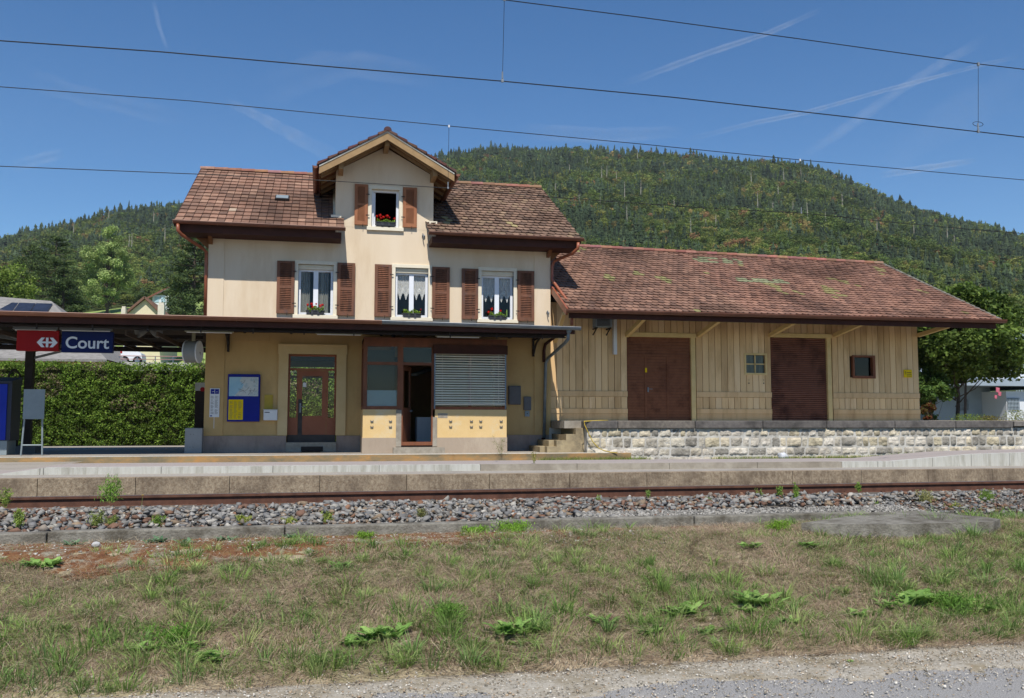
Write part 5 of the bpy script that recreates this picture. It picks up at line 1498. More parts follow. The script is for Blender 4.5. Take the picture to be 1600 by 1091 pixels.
mb.build('bolt', M['darksteel'], gc)
# interior of the bay seen through the open door
it = thing('office_cabinet', at(662, 680, 25.6), 'white drawer cabinet inside the dark office behind the open bay door', 'cabinet')
a, b = at(651, 690, 25.4), at(700, 652, 25.4); mb = MB(); mb.box(a.x, b.x, 25.4, 25.9, .2, b.z); mb.build('body', M['white'], it)
mb = MB()
for i in range(3): mb.box(a.x + .42, a.x + .6, 25.385, 25.4, .4 + i * .2, .42 + i * .2)
mb.build('handle', M['darksteel'], it)
il = thing('office_lamp', at(664, 583, 26.5), 'strip light on the ceiling inside the office behind the open bay door', 'lamp')
a, b = at(646, 586, 26), at(672, 577, 28); mb = MB(); mb.bar(a, b, .22, .06); mb.build('housing', M['lampgrey'], il)

# flower boxes
def leaves_np(P, size, C, flat=.5, nrm=None, asp=.6):
    """quads at the points P"""
    P = np.asarray(P, float); n = len(P)
    a = RNG.normal(size=(n, 3)); a[:, 2] *= flat; a /= np.linalg.norm(a, axis=1, keepdims=True) + 1e-9
    b = RNG.normal(size=(n, 3)); b -= a * (a * b).sum(1, keepdims=True); b /= np.linalg.norm(b, axis=1, keepdims=True) + 1e-9
    s = (np.ones(n) * size if np.isscalar(size) else np.asarray(size))[:, None] * RNG.uniform(.7, 1.3, (n, 1))
    V = np.stack([P - a * s, P + b * s * asp, P + a * s, P - b * s * asp], 1).reshape(-1, 3)
    F = np.arange(4 * n).reshape(n, 4)
    return V, F, np.repeat(np.asarray(C, float), 4, axis=0)


def flower_box(px0, px1, pyb, Y, label, blooms, green=.11):
    a = at(px0, pyb, Y); b = at(px1, pyb, Y)
    t = thing('flower_box', ((a.x + b.x) / 2, Y, a.z), label, 'flower box', 'flower boxes on the window sills')
    hh = .1
    m_ = MB(); m_.hexa([(a.x + .02, Y - .06, a.z), (b.x - .02, Y - .06, a.z), (b.x - .02, Y + .06, a.z), (a.x + .02, Y + .06, a.z), (a.x, Y - .08, a.z + hh), (b.x, Y - .08, a.z + hh), (b.x, Y + .08, a.z + hh), (a.x, Y + .08, a.z + hh)])
    m_.box(a.x - .01, b.x + .01, Y - .09, Y + .09, a.z + hh, a.z + hh + .015)
    for f in (.33, .66): xx = a.x + (b.x - a.x) * f; m_.box(xx - .03, xx + .03, Y - .085, Y - .07, a.z + .01, a.z + hh)
    m_.build('planter', M['pot'], t)
    n = 420; P = np.stack([RNG.uniform(a.x + .03, b.x - .03, n), Y + RNG.uniform(-.09, .06, n), a.z + hh + RNG.uniform(0, 1, n) ** 1.2 * green], 1)
    P[:, 2] += .03 * np.sin(P[:, 0] * 23)
    c = np.array(h('7d9a3a'))[None] * RNG.uniform(.6, 1.35, (n, 1)); V, F, Cc = leaves_np(P, .02, c, 1, asp=.8)
    np_mesh('foliage', V, F, Cc, M['leaf'], t)
    m_ = MB()
    for (bx, by, r) in blooms:
        p = at(bx, by, Y - .03)
        r *= 1.35
        for k in range(44):
            d = Vector((random.gauss(0, 1), random.gauss(0, 1), random.gauss(0, 1))).normalized() * r * random.uniform(.6, 1)
            q = p + d; e1 = d.orthogonal().normalized() * .013; e2 = d.cross(e1).normalized() * .013
            m_.face([q - e1, q + e2, q + e1, q - e2])
        m_.tube([p, (p.x + random.uniform(-.02, .02), Y, a.z + hh)], .003, 4)
        m_.cut()
    if blooms: m_.build('bloom', M['petal'], t)


flower_box(587, 618, 353.5, YF - .02, 'dark flower box full of red geraniums in the open dormer window', [(589, 338, .03), (594, 336.5, .035), (599, 339.5, .03), (605, 337.5, .04), (608.5, 340, .018), (616.5, 342, .03), (595.5, 341, .022)], .08)
flower_box(478, 507, 491.5, YF - .02, 'dark flower box with four red blooms below the grey curtain', [(480.5, 476.5, .03), (487, 475.5, .035), (489, 480, .035), (494, 475, .018), (501, 478, .04), (504, 476.5, .025)])
flower_box(629, 658, 496, YF - .02, 'dark flower box of plain green leaves on the middle upper sill', [(657.5, 484, .014)], .1)
flower_box(763, 791, 499.5, YF - .02, 'dark flower box with two tall red blooms and a green spike', [(768.5, 483, .035), (763.5, 488, .032), (782, 485.5, .03)], .09)
mb = MB(); p = at(791.5, 490, YF + .05); mb.tube([(p.x, YF + .03, p.z - .1), (p.x, YF + .03, p.z + .04), (p.x + .003, YF + .03, p.z + .11)], [.02, .024, .014], 7)
tag(mb.build('cactus', pm('cactus', h('6f8a46'), h('5f7a3c'), 20, .7)), 'slim green cactus standing at the right of the flowers in the right window', 'cactus')

# ------------------------------------------------------------------ overhead wires
def wire(pts, Y, r, label, name='overhead_wire', ext=True):
    P = [at(px, py, Y) for px, py in pts]
    if ext:
        P = [P[0] + (P[0] - P[1]).normalized() * 30] + P + [P[-1] + (P[-1] - P[-2]).normalized() * 30]
    m_ = MB(); m_.tube(P, r, 6); return m_.build(name, M['wire'])


tag(wire([(4, 64), (250, 81), (500, 103), (785, 127), (1050, 152), (1300, 180), (1528, 206), (1596, 214)], 11.4, .0075, ''), 'thick dark contact wire crossing the whole sky above the dormer', 'wire', 'overhead wires')
tag(wire([(820, 4), (1000, 27), (1250, 61), (1528, 100), (1596, 108)], 11.4, .0065, ''), 'uppermost dark wire, entering at the top and running to the right edge', 'wire', 'overhead wires')
tag(wire([(4, 136), (300, 158), (701, 197), (1000, 225), (1250, 250), (1596, 281)], 18.2, .008, ''), 'middle thin wire passing just above the dormer ridge', 'wire', 'overhead wires')
tag(wire([(4, 260), (330, 273), (520, 283), (700, 294), (860, 308), (1100, 325), (1252, 333), (1420, 350), (1596, 365)], 18.2, .008, ''), 'lowest wire, crossing in front of the dormer window and the wooded hill', 'wire', 'overhead wires')


def dropper(px, py0, py1, px1, Y, label, loop=False):
    a, b = at(px, py0, Y), at(px1, py1, Y)
    t = thing('wire_dropper', b, label, 'dropper wire', 'dropper wires between the overhead wires')
    m_ = MB(); m_.tube([a, b], .0035 if Y < 15 else .0045, 5); m_.build('strand', M['wire'], t)
    m_ = MB(); m_.box(a.x - .016, a.x + .016, Y - .012, Y + .012, a.z - .03, a.z + .02); m_.build('clamp', M['ins'] if Y > 15 else M['zinc'], t)
    m_ = MB(); m_.box(b.x - .016, b.x + .016, Y - .012, Y + .012, b.z - .015, b.z + .03); m_.tube([(b.x, Y, b.z + .04), (b.x, Y, b.z + .13)], .011, 6); m_.build('clamp', M['zinc'], t)
    if loop:
        m_ = MB(); m_.tube([(b.x + .09 * cos(k * pi / 8), Y, b.z + .12 + .035 * sin(k * pi / 8)) for k in range(17)], .004, 5); m_.build('loop', M['wire'], t)


dropper(788, -2, 127, 785, 11.4, 'dropper wire hanging from the top edge above the dormer')
dropper(1528.5, 100, 206, 1528.5, 11.4, 'dropper wire near the right edge with a small loop at its foot', True)
dropper(701.5, 197, 294, 700, 18.2, 'dropper wire right beside the dormer gable')
dropper(1250, 250, 333, 1252, 18.2, 'dropper wire against the wooded hill, ending in a pale clamp')

# ------------------------------------------------------------------ hills behind, with their forest
RID = [(-500, 425), (0, 382), (100, 356), (200, 336), (290, 327), (420, 306), (560, 279), (690, 250), (760, 240), (830, 238), (1000, 243), (1140, 256), (1280, 267), (1360, 308), (1430, 330), (1500, 355), (1596, 375), (1800, 425), (2100, 470)]
_az = []; _tn = []
for px, py in RID:
    d = ray(px, py); _az.append(math.atan2(d.x, d.y)); _tn.append(d.z / math.hypot(d.x, d.y))
_az = np.array(_az); _tn = np.array(_tn)
RR, R0 = 1000.0, 62.0


def hill(x, y):
    """terrain height, vectorised"""
    x = np.asarray(x, float); y = np.asarray(y, float)
    r = np.hypot(x, y); az = np.arctan2(x, y)
    T = np.interp(az, _az, _tn)
    s = np.clip((r - R0) / (RR - R0), 0, 1)
    z = r * T * s ** .37
    fall = np.clip((r - RR) / 500, 0, 1)
    z = z * (1 - .35 * fall)
    und = (np.sin(x * .021 + 1.3) * np.cos(y * .017) + .6 * np.sin(x * .047 + y * .031)) * 5 * np.clip((r - 200) / 300, 0, 1) * np.clip((RR - r) / 250, 0, 1)
    und += (np.sin(x * .09 + 2) + np.sin(x * .05 - y * .04)) * 1.2 * np.clip((r - 500) / 300, 0, 1)
    return z + und - .25 + EYE * 0


azs = np.linspace(radians(-42), radians(66), 150); rs = np.concatenate([np.linspace(60, 300, 25), np.linspace(315, 1500, 50)])
V = [(r * sin(a), r * cos(a), 0) for r in rs for a in azs]; V = np.array(V); V[:, 2] = hill(V[:, 0], V[:, 1]); na = len(azs)
V[:na, 2] = -.3
F = [(j * na + i, j * na + i + 1, (j + 1) * na + i + 1, (j + 1) * na + i) for j in range(len(rs) - 1) for i in range(na - 1)]
struct(np_mesh('hill', V, F, None, M['hill'], smooth=True))
# meadow on the lower slope, a sheet just above the hill surface
azm = np.linspace(radians(-18), radians(-4), 30); rm = np.linspace(70, 262, 30)
V = np.array([(r * sin(a), r * cos(a), 0) for r in rm for a in azm]); V[:, 2] = hill(V[:, 0], V[:, 1]) + .25
F = [(j * 30 + i, j * 30 + i + 1, (j + 1) * 30 + i + 1, (j + 1) * 30 + i) for j in range(29) for i in range(29)]
struct(np_mesh('meadow', V, F, None, M['meadow'], smooth=True))


def conifer_proto(seed):
    r = np.random.default_rng(seed); V = []; F = []
    L_ = 9; off = r.uniform(-.05, .05, 2)
    for k in range(L_):
        t = k / (L_ - 1); z0 = .12 + .80 * t; R_ = (.2 * (1 - t) ** .6 + .02) * r.uniform(.6, 1.3); zt = min(1.0, z0 + .16)
        n = 10; b = len(V); V.append((off[0] * t, off[1] * t, zt))
        ph = r.uniform(0, 6)
        for i in range(n):
            rr = R_ * (1.0 if i % 2 == 0 else .5) * r.uniform(.75, 1.25); V.append((rr * cos(ph + 2 * pi * i / n), rr * sin(ph + 2 * pi * i / n), z0 - .035 * (i % 2 == 0) + r.uniform(-.012, .012)))
        for i in range(n): F.append((b, b + 1 + i, b + 1 + (i + 1) % n))
    return np.array(V), np.array(F)


def broad_proto(seed, n=110, lsz=.085):
    r = np.random.default_rng(seed)
    k = 9; cl = r.normal(size=(k, 3)); cl /= np.linalg.norm(cl, axis=1, keepdims=True); cl *= r.uniform(.1, .26, (k, 1)); cl[:, 2] = cl[:, 2] * 1.25 + .56; cr = r.uniform(.12, .2, k)
    idx = r.integers(0, k, n); d = r.normal(size=(n, 3)); d /= np.linalg.norm(d, axis=1, keepdims=True)
    P = cl[idx] + d * cr[idx][:, None] * r.uniform(.75, 1.05, (n, 1))
    a = r.normal(size=(n, 3)); a -= d * (a * d).sum(1, keepdims=True) * .75; a /= np.linalg.norm(a, axis=1, keepdims=True)
    b = np.cross(d, a) + r.normal(size=(n, 3)) * .25; s = r.uniform(lsz * .55, lsz, (n, 1))
    V = np.stack([P - a * s, P + b * s, P + a * s * .9 - b * s * .5], 1).reshape(-1, 3)
    return V, np.arange(3 * n).reshape(n, 3)


def grow(name, xs, ys, hs, protos, ws, cols, label=None, cat=None, group=None, kind='stuff', mat='foliage', extra_z=None):
    zs = hill(xs, ys) - .3 if extra_z is None else extra_z
    VV, FF, CC = [], [], []; base = 0
    pi_ = RNG.integers(0, len(protos), len(xs))
    for p in range(len(protos)):
        sel = np.where(pi_ == p)[0]
        if not len(sel): continue
        PV, PF = protos[p]; m = len(sel); n = len(PV)
        th = RNG.uniform(0, 2 * pi, m); c, s = np.cos(th)[:, None], np.sin(th)[:, None]
        hh = hs[sel][:, None]; ww = ws[sel][:, None] * hh
        X = (PV[None, :, 0] * c - PV[None, :, 1] * s) * ww + xs[sel][:, None]; Y = (PV[None, :, 0] * s + PV[None, :, 1] * c) * ww + ys[sel][:, None]
        Z = PV[None, :, 2] * hh + zs[sel][:, None]
        VV.append(np.stack([X, Y, Z], 2).reshape(-1, 3))
        F_ = (PF[None] + (np.arange(m) * n)[:, None, None] + base).reshape(-1, 3); FF.append(F_); base += m * n
        k = RNG.uniform(.8, 1.2, (m, n, 1))
        CC.append((cols[sel][:, None, :] * k).reshape(-1, 3))
    o = np_mesh(name, np.concatenate(VV), np.concatenate(FF), np.concatenate(CC), M[mat])
    return tag(o, label, cat, group, kind)


CP = [conifer_proto(i) for i in range(6)]; BP = [broad_proto(20 + i) for i in range(7)]
# candidate positions on the slope
rr = []; aa = []
r = 215.0
while r < RR + 25:
    sp = 2.5 + .0030 * r
    n = int((radians(68)) * r / sp); a = radians(-21) + radians(68) * (np.arange(n) + RNG.uniform(-.5, .5, n)) / n
    rr.append(np.full(n, r) + RNG.uniform(-.5, .5, n) * sp); aa.append(a); r += sp * .95
rr = np.concatenate(rr); aa = np.concatenate(aa)
X, Y = rr * np.sin(aa), rr * np.cos(aa)
keep = ~((aa > radians(-18)) & (aa < radians(-4.3)) & (rr < 262)); keep &= ~((aa > radians(-13)) & (aa < radians(2)) & (rr < 460) & (RNG.random(len(aa)) < .0))
X, Y, rr, aa = X[keep], Y[keep], rr[keep], aa[keep]
def vn(x, y, s, o=0.): return np.array([mnoise.noise(Vector((a * s, b * s, o))) for a, b in zip(x, y)])
nz1 = vn(X, Y, .012, 1.); nz2 = vn(X, Y, .03, 7.); nz3 = vn(X, Y, .008, 12.)
hgt01 = np.clip((rr - 250) / (RR - 250), 0, 1)
pc_ = .2 + .42 * hgt01 + nz1 * 1.2 + nz3 * .6
isc = RNG.random(len(X)) < np.clip(pc_, .06, .92)
gc_ = np.array([h('35442f'), h('3d4c34'), h('2e3c2b'), h('465439'), h('394831')])
gb_ = np.array([1.15, 1.15, 1.05]) * np.array([h('586a34'), h('65743a'), h('4f6133'), h('70783e'), h('4b5c32'), h('606d3a'), h('7b7a42'), h('766a40')])
gb_w = np.array([h('8c6a4c'), h('967050'), h('9c8a58')])
cols = np.where(isc[:, None], gc_[RNG.integers(0, 5, len(X))], gb_[np.clip((RNG.normal(3, 1.9, len(X)) + nz2 * 3).astype(int), 0, 7)])
red = (~isc) & (RNG.random(len(X)) < .025 + .08 * (nz2 > .3)); cols[red] = gb_w[RNG.integers(0, 3, red.sum())]
cols *= RNG.uniform(.7, 1.3, (len(X), 1)) * (1 + .5 * nz2[:, None])
hs = (2.9 + .0066 * rr) * np.where(isc, np.clip(RNG.lognormal(-.02, .3, len(X)), .5, 1.8), RNG.uniform(.6, 1.2, len(X)))
ws = np.where(isc, RNG.uniform(.75, 1.25, len(X)), RNG.uniform(1.05, 1.7, len(X)))
BN = [broad_proto(60 + i, 300, .055) for i in range(6)]
near = rr < 480
grow('forest', X[isc], Y[isc], hs[isc], CP, ws[isc], cols[isc], 'dark conifers covering the whole hillside behind the station', 'forest', mat='conif')
f_ = ~isc & ~near; grow('forest', X[f_], Y[f_], hs[f_], BP, ws[f_], cols[f_], 'olive and russet broadleaf trees mixed through the upper hillside wood', 'forest')
f_ = ~isc & near; grow('forest', X[f_], Y[f_], hs[f_], BN, ws[f_], cols[f_], 'green broadleaf trees along the foot of the hillside wood', 'forest')
# bare dead trunks standing in the forest
spots = [(940, 282), (948, 276), (963, 285), (976, 305), (1001, 300), (1037, 240), (1038, 262), (868, 300), (850, 330), (905, 320), (938, 318), (980, 345), (1079, 360), (1103, 352), (1118, 350), (1053, 320), (1174, 285), (1184, 320), (1208, 325), (1216, 305), (1239, 330), (1262, 335), (1252, 280), (1316, 320), (1370, 360), (1428, 362), (1491, 378), (1290, 345), (1225, 285), (890, 268), (810, 300), (201, 385), (206, 388), (258, 372), (115, 365), (240, 350), (170, 345), (1480, 376), (996, 250), (918, 258)]
for i, (px, py) in enumerate(spots):
    d = ray(px, py); azd = math.atan2(d.x, d.y); best = None
    for r in np.arange(260, 1000, 6):
        x, y = r * sin(azd), r * cos(azd); zt = float(hill(x, y)) + 5
        tt = (zt - EYE) / r
        if tt >= d.z / math.hypot(d.x, d.y): best = (x, y, r); break
    if not best: continue
    x, y, r = best; z = float(hill(x, y)); H_ = (3.2 + .0072 * r) * random.uniform(1.1, 2.0)
    m_ = MB(); lean = random.uniform(-.4, .4); m_.tube([(x, y, z), (x + lean * .5, y, z + H_ * .5), (x + lean, y, z + H_)], [.15 + r * .00025, .1 + r * .0002, .05], 5)
    for k in range(9):
        zz = z + H_ * random.uniform(.45, .95); an = random.uniform(0, 2 * pi); L_ = random.uniform(.3, 1.2); m_.tube([(x + lean * .7, y, zz), (x + lean * .7 + L_ * cos(an), y + L_ * sin(an), zz + random.uniform(-.4, .3))], [.1, .04], 4)
    side = 'left hill beyond the meadow' if px < 300 else ('hill just right of the dormer' if px < 960 else 'middle of the big hill above the long roof' if px < 1150 else 'right flank of the big hill')
    tag(m_.build('dead_tree', M['deadwood']), 'bare pale dead trunk in the forest, ' + side, 'dead tree', 'bare dead trunks in the forest, ' + side)


# ------------------------------------------------------------------ single trees
def crown_tree(name, x, y, z0, H_, R_, n, leaf, pal, label, trunk=.3, base=.18, sq=1.0, seed=1, limbs=14, group=None, clump=.3, dens=70, lift=0., mat='leaf'):
    rs_ = np.random.default_rng(seed); t = thing(name, (x, y, z0), label, 'tree', group)
    zc = z0 + H_ * (base + (1 - base) / 2); hz_ = H_ * (1 - base) / 2
    cs = []
    for k in range(dens):
        d = rs_.normal(size=3); d /= np.linalg.norm(d); q = rs_.uniform(.45, .92)
        w_ = 1.0 if d[2] < 0.1 else (1 - .35 * d[2] ** 1.5)
        cs.append((x + d[0] * R_ * q * w_, y + d[1] * R_ * q * w_, zc + d[2] * hz_ * q * sq))
    cs = np.array(cs)
    m_ = MB(); m_.tube([(x, y, z0), (x + .05 * R_, y, z0 + H_ * base * 1.2), (x - .03 * R_, y, z0 + H_ * .55), (x, y, z0 + H_ * .85)], [trunk, trunk * .75, trunk * .4, trunk * .1], 9)
    for k in range(limbs):
        c = cs[rs_.integers(0, len(cs))]; zz = z0 + H_ * rs_.uniform(base * .8, .6)
        mid = (x + (c[0] - x) * .5, y + (c[1] - y) * .5, zz + (c[2] - zz) * .35)
        m_.tube([(x, y, zz), mid, tuple(c)], [trunk * .35, trunk * .2, trunk * .06], 5)
    m_.build('trunk', M['bark'], t)
    idx = rs_.integers(0, len(cs), n); d = rs_.normal(size=(n, 3)); d /= np.linalg.norm(d, axis=1, keepdims=True)
    P = cs[idx] + d * (R_ * clump * rs_.uniform(.35, 1.1, (n, 1))) * np.array([1, 1, .75])
    tone = rs_.uniform(.72, 1.3, len(cs))[idx][:, None]
    c_ = np.array(pal)[rs_.integers(0, len(pal), n)] * tone * rs_.uniform(.75, 1.25, (n, 1))
    V, F, C_ = leaves_np(P, leaf, c_, .7, asp=.7)
    np_mesh('crown', V, F, C_, M[mat], t)
    return t


def pine_tree(x, y, z0, H_, R_, label, seed=1, n=26000, pal=None, group=None):
    rs_ = np.random.default_rng(seed); t = thing('pine_tree', (x, y, z0), label, 'tree', group)
    m_ = MB(); m_.tube([(x, y, z0), (x, y, z0 + H_ * .5), (x, y, z0 + H_ * .97)], [.35, .22, .04], 8)
    Ps = []; Cs = []; nb = 95; pal = pal or [h('4b5c36'), h('57693d'), h('42533a'), h('63733f')]
    for k in range(nb):
        t_ = (k + rs_.uniform(0, 1)) / nb; zz = z0 + H_ * (.12 + .86 * t_); L_ = R_ * (1 - t_) ** .62 * rs_.uniform(.55, 1.12) + .3; an = rs_.uniform(0, 2 * pi)
        rise_ = rs_.uniform(.0, .28) * L_
        tip = (x + L_ * cos(an), y + L_ * sin(an), zz + rise_)
        if k % 2 == 0: m_.tube([(x, y, zz), ((x + tip[0]) / 2, (y + tip[1]) / 2, zz - .1), tip], [.09, .06, .02], 4)
        m2 = int(n / nb * (.4 + 1.2 * (1 - t_))); u = rs_.uniform(.25, 1.05, m2) ** .7
        p = np.stack([x + L_ * cos(an) * u, y + L_ * sin(an) * u, zz + rise_ * u - .1 * np.sin(u * 3)], 1) + rs_.normal(size=(m2, 3)) * np.array([.42, .42, .16]) * (.5 + L_ * .12)
        Ps.append(p); Cs.append(np.array(pal)[rs_.integers(0, len(pal), m2)] * rs_.uniform(.7, 1.25) * rs_.uniform(.8, 1.2, (m2, 1)))
    m_.build('trunk', M['bark'], t)
    V, F, C_ = leaves_np(np.concatenate(Ps), .17, np.concatenate(Cs), .5, asp=.35)
    np_mesh('crown', V, F, C_, M['conif'], t)


def place(px, py, Y):
    p = at(px, py, Y); return p.x
HZ = lambda x, y: float(hill(x, y)) - .1
GR1 = [h('a5b576'), h('93a664'), h('b3c07e'), h('859858')]
x = place(166, 470, 240.); zt = at(160, 352, 240.).z; crown_tree('linden_tree', x, 240., HZ(x, 240), zt - HZ(x, 240), 6.6, 30000, .22, GR1, 'tall pale green broadleaf tree standing at the edge of the meadow', base=.04, seed=3, clump=.22, dens=110, sq=1.02, trunk=.5)
for i, (px, top, Y_, R_, lab) in enumerate([(84, 366, 150., 7.6, 'broad dark pine left of the pale green tree'), (45, 380, 165., 6.5, 'dark pine at the left, behind the broad one'), (98, 415, 140., 4.0, 'low dark pine in front of the pale green tree'), (302, 350, 120., 5.0, 'tall dark pine beside the left corner of the station house'), (283, 425, 135., 2.6, 'smaller dark pine left of the one at the house corner')]):
    x = place(px, 480, Y_); zt = at(px, top, Y_).z; z0 = HZ(x, Y_); pine_tree(x, Y_, z0, zt - z0, R_, lab, seed=30 + i, n=22000, group='dark pines behind the canopy')
x = place(14, 470, 130.); z0 = HZ(x, 130); crown_tree('broadleaf_tree', x, 130., z0, at(10, 400, 130.).z - z0, 4.2, 12000, .18, [h('76893c'), h('6a7e38'), h('829246')], 'bright yellow-green tree at the far left edge', base=.05, seed=9, clump=.28)
x = place(318, 600, 60.); z0 = -.2; crown_tree('broadleaf_tree', x, 60., z0, at(318, 560, 60.).z - z0, 1.9, 6000, .12, [h('5c7036'), h('6a7d40')], 'small green tree glimpsed between clock and house corner', base=.05, seed=10)
# big tree at the right end of the shed
GR2 = [h('5d7132'), h('4f652c'), h('6a7d38'), h('738640'), h('46592a')]
x = place(1492, 600, 31.); z0 = .3; crown_tree('maple_tree', x, 31., z0, at(1450, 437, 31.).z - z0, 2.95, 34000, .085, GR2, 'leafy green tree rising behind the right end of the shed', base=.22, seed=12, trunk=.085, clump=.2, dens=95, limbs=22)
x = place(1575, 600, 38.); z0 = .0; crown_tree('maple_tree', x - .9, 40., 1.0, at(1500, 470, 40.).z - 1.4, 3.0, 16000, .1, GR2, 'second leafy tree, right behind the one at the shed', base=.35, seed=14, trunk=.07, clump=.2, dens=80)
x = place(1440, 600, 30.); crown_tree('shrub', x + .4, 30., .6, 2.6, .9, 7000, .06, [h('4f6a34'), h('647a3c')], 'dark shrub growing right against the shed corner', base=.02, seed=15, trunk=.04, dens=30)
x = place(1452, 630, 28.); crown_tree('shrub', x + .3, 28.5, .85, .75, .32, 900, .05, [h('8e4a38'), h('7a5a38'), h('6d6a3a')], 'small reddish shrub behind the quay next to the shed corner', base=.02, seed=16, trunk=.02, dens=12)
for k, (px, w_, hh, lab) in enumerate([(1513, .55, .28, 'low green weeds behind the quay, below the shaded white wall'), (1545, .35, .22, 'low brownish weeds behind the quay, right of the green ones'), (1588, .3, .42, 'thin yellow-flowered weeds behind the quay at the right edge')]):
    p = at(px, 652, 27.); n = 900; P = np.stack([p.x + RNG.normal(0, w_ * .6, n), 27 + RNG.normal(0, .2, n), .85 + RNG.uniform(0, 1, n) ** 1.5 * hh], 1)
    V, F, C_ = leaves_np(P, .028, np.array([h('7c9048'), h('7d7440'), h('8d9250')][k])[None] * RNG.uniform(.6, 1.3, (n, 1)), .8, asp=.4); tag(np_mesh('weed', V, F, C_, M['leaf'], origin=(p.x, 27, .85)), lab, 'weed')

# hedge
hg = thing('hedge', (-6, 38, -.2), 'long trimmed green hedge behind the platform and the station house', 'hedge')
hx0, hx1, hy0, hz1 = -18.0, 6.5, 38.0, 3.06
mb = MB(); mb.box(hx0, hx1, hy0 + .22, hy0 + 1.2, -.2, hz1 - .2); mb.build('hedge_core', pm('hedge_core', h('2c3318'), h('3a3c20'), 8, .95), hg)
n = 105000; xs = RNG.uniform(hx0, hx1, n); zs_ = RNG.uniform(-.2, 1, n) * 0 + RNG.uniform(-.15, hz1, n)
dn = vn(xs, zs_, 1.7, 2.) * .2 + vn(xs, zs_, 4.2, 9.) * .16
zs_ = zs_ + np.where(zs_ > hz1 - .35, vn(xs, xs * 0, 1.2, 4.) * .22, 0)
ys_ = hy0 + dn + RNG.uniform(-.03, .2, n); top_ = RNG.random(n) < .12; ys_[top_] = hy0 + RNG.uniform(0, 1.2, top_.sum()); zs_[top_] = hz1 + RNG.normal(0, .09, top_.sum()) - .03
hole = vn(xs, zs_, 3.1, 71.) > .3; ys_[hole] += .16
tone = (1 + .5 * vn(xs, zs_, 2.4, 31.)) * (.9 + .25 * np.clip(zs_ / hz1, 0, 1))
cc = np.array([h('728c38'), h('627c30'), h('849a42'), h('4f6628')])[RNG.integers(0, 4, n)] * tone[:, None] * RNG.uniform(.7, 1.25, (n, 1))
br = (vn(xs, zs_, 1.1, 55.) > .22) & (zs_ > 1.2) & (RNG.random(n) < .45); cc[br] = np.array(h('8d7e66')) * RNG.uniform(.7, 1.2, (br.sum(), 1))
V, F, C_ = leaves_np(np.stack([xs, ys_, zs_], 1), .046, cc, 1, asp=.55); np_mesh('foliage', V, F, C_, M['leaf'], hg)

# ------------------------------------------------------------------ buildings and road beyond the hedge
sb = thing('solar_roof_house', at(40, 560, 60), 'long house with grey hipped roof and solar panels showing over the left canopy', 'house')
Ys = 58.0
p, q = at(-60, 562, Ys), at(200, 562, Ys); r1_, r2_ = at(-60, 462, Ys + 7), at(56, 471, Ys + 7)
ez = at(100, 561, Ys).z
mb = MB(); mb.box(p.x, at(160, 562, Ys).x, Ys + .6, Ys + 14, -.3, ez); mb.build('wall', M['wallyellow'], sb)
e0_, e1_ = p.x - .5, at(167, 561, Ys).x; zr_ = at(60, 470, Ys + 7).z; rx1 = at(80, 471, Ys + 7).x
mb = MB(); mb.face([(e0_, Ys, ez), (e1_, Ys, ez), (rx1, Ys + 7, zr_), (e0_, Ys + 7, zr_ + .2)]); mb.face([(e1_, Ys, ez), (e1_, Ys + 15, ez), (rx1, Ys + 7, zr_)]); mb.face([(e1_, Ys + 15, ez), (e0_, Ys + 15, ez), (e0_, Ys + 7, zr_ + .2), (rx1, Ys + 7, zr_)])
mb.box(e0_, e1_, Ys - .06, Ys, ez - .15, ez); rf = mb.build('roof', M['greyroof'], sb)
mb = MB(); 
def onr(u, v, o=.08): 
    y = Ys + 7 * v; z = ez + (zr_ - ez) * v + o; return u, y, z
for i in range(14):
    for j in range(5):
        x0 = rx1 + .3 - (i + 1) * 1.05; v0 = .2 + j * .145
        if i % 4 == 3: pass
        mb.hexa([onr(x0, v0, .06), onr(x0 + 1.0, v0, .06), onr(x0 + 1.0, v0 + .138, .06), onr(x0, v0 + .138, .06), onr(x0, v0, .12), onr(x0 + 1.0, v0, .12), onr(x0 + 1.0, v0 + .138, .12), onr(x0, v0 + .138, .12)])
mb.build('solar_panels', M['solar'], rf)
gh = thing('gable_house', at(226, 492, 95), 'cream gabled house peeking over the canopy in front of the meadow', 'house')
Yg = 95.; ap = at(227, 465, Yg); l_, r_ = at(196, 493, Yg), at(254, 493, Yg)
mb = MB(); mb.prism([(l_.x, -.3), (r_.x, -.3), (r_.x, l_.z), (ap.x, ap.z - .2), (l_.x, l_.z)], 'y', Yg, Yg + 10); mb.build('wall', M['wallcream'], gh)
mb = MB(); mb.bar((ap.x, Yg + 4.8, ap.z), (l_.x - .7, Yg + 4.8, l_.z - .5), 10.4, .2, up=(0, 0, 1)); mb.bar((ap.x, Yg + 4.8, ap.z), (r_.x + .7, Yg + 4.8, l_.z - .5), 10.4, .2); rf = mb.build('roof', pm('brown_roof', h('7d5f50'), h('6b5246'), 2, .9), gh)
for px, w_ in ((193.5, .2), (252, .3)):
    a = at(px, 491, Yg - 1); tp = at(px, 477 if px > 200 else 483, Yg - 1); mb = MB(); mb.box(a.x - w_, a.x + w_, Yg - 1.3, Yg - .5, a.z - 3, tp.z); mb.box(a.x - w_ * .8, a.x + w_ * .8, Yg - 1.2, Yg - .6, tp.z, tp.z + .25)
    mb.build('chimney', M['chim'], rf)
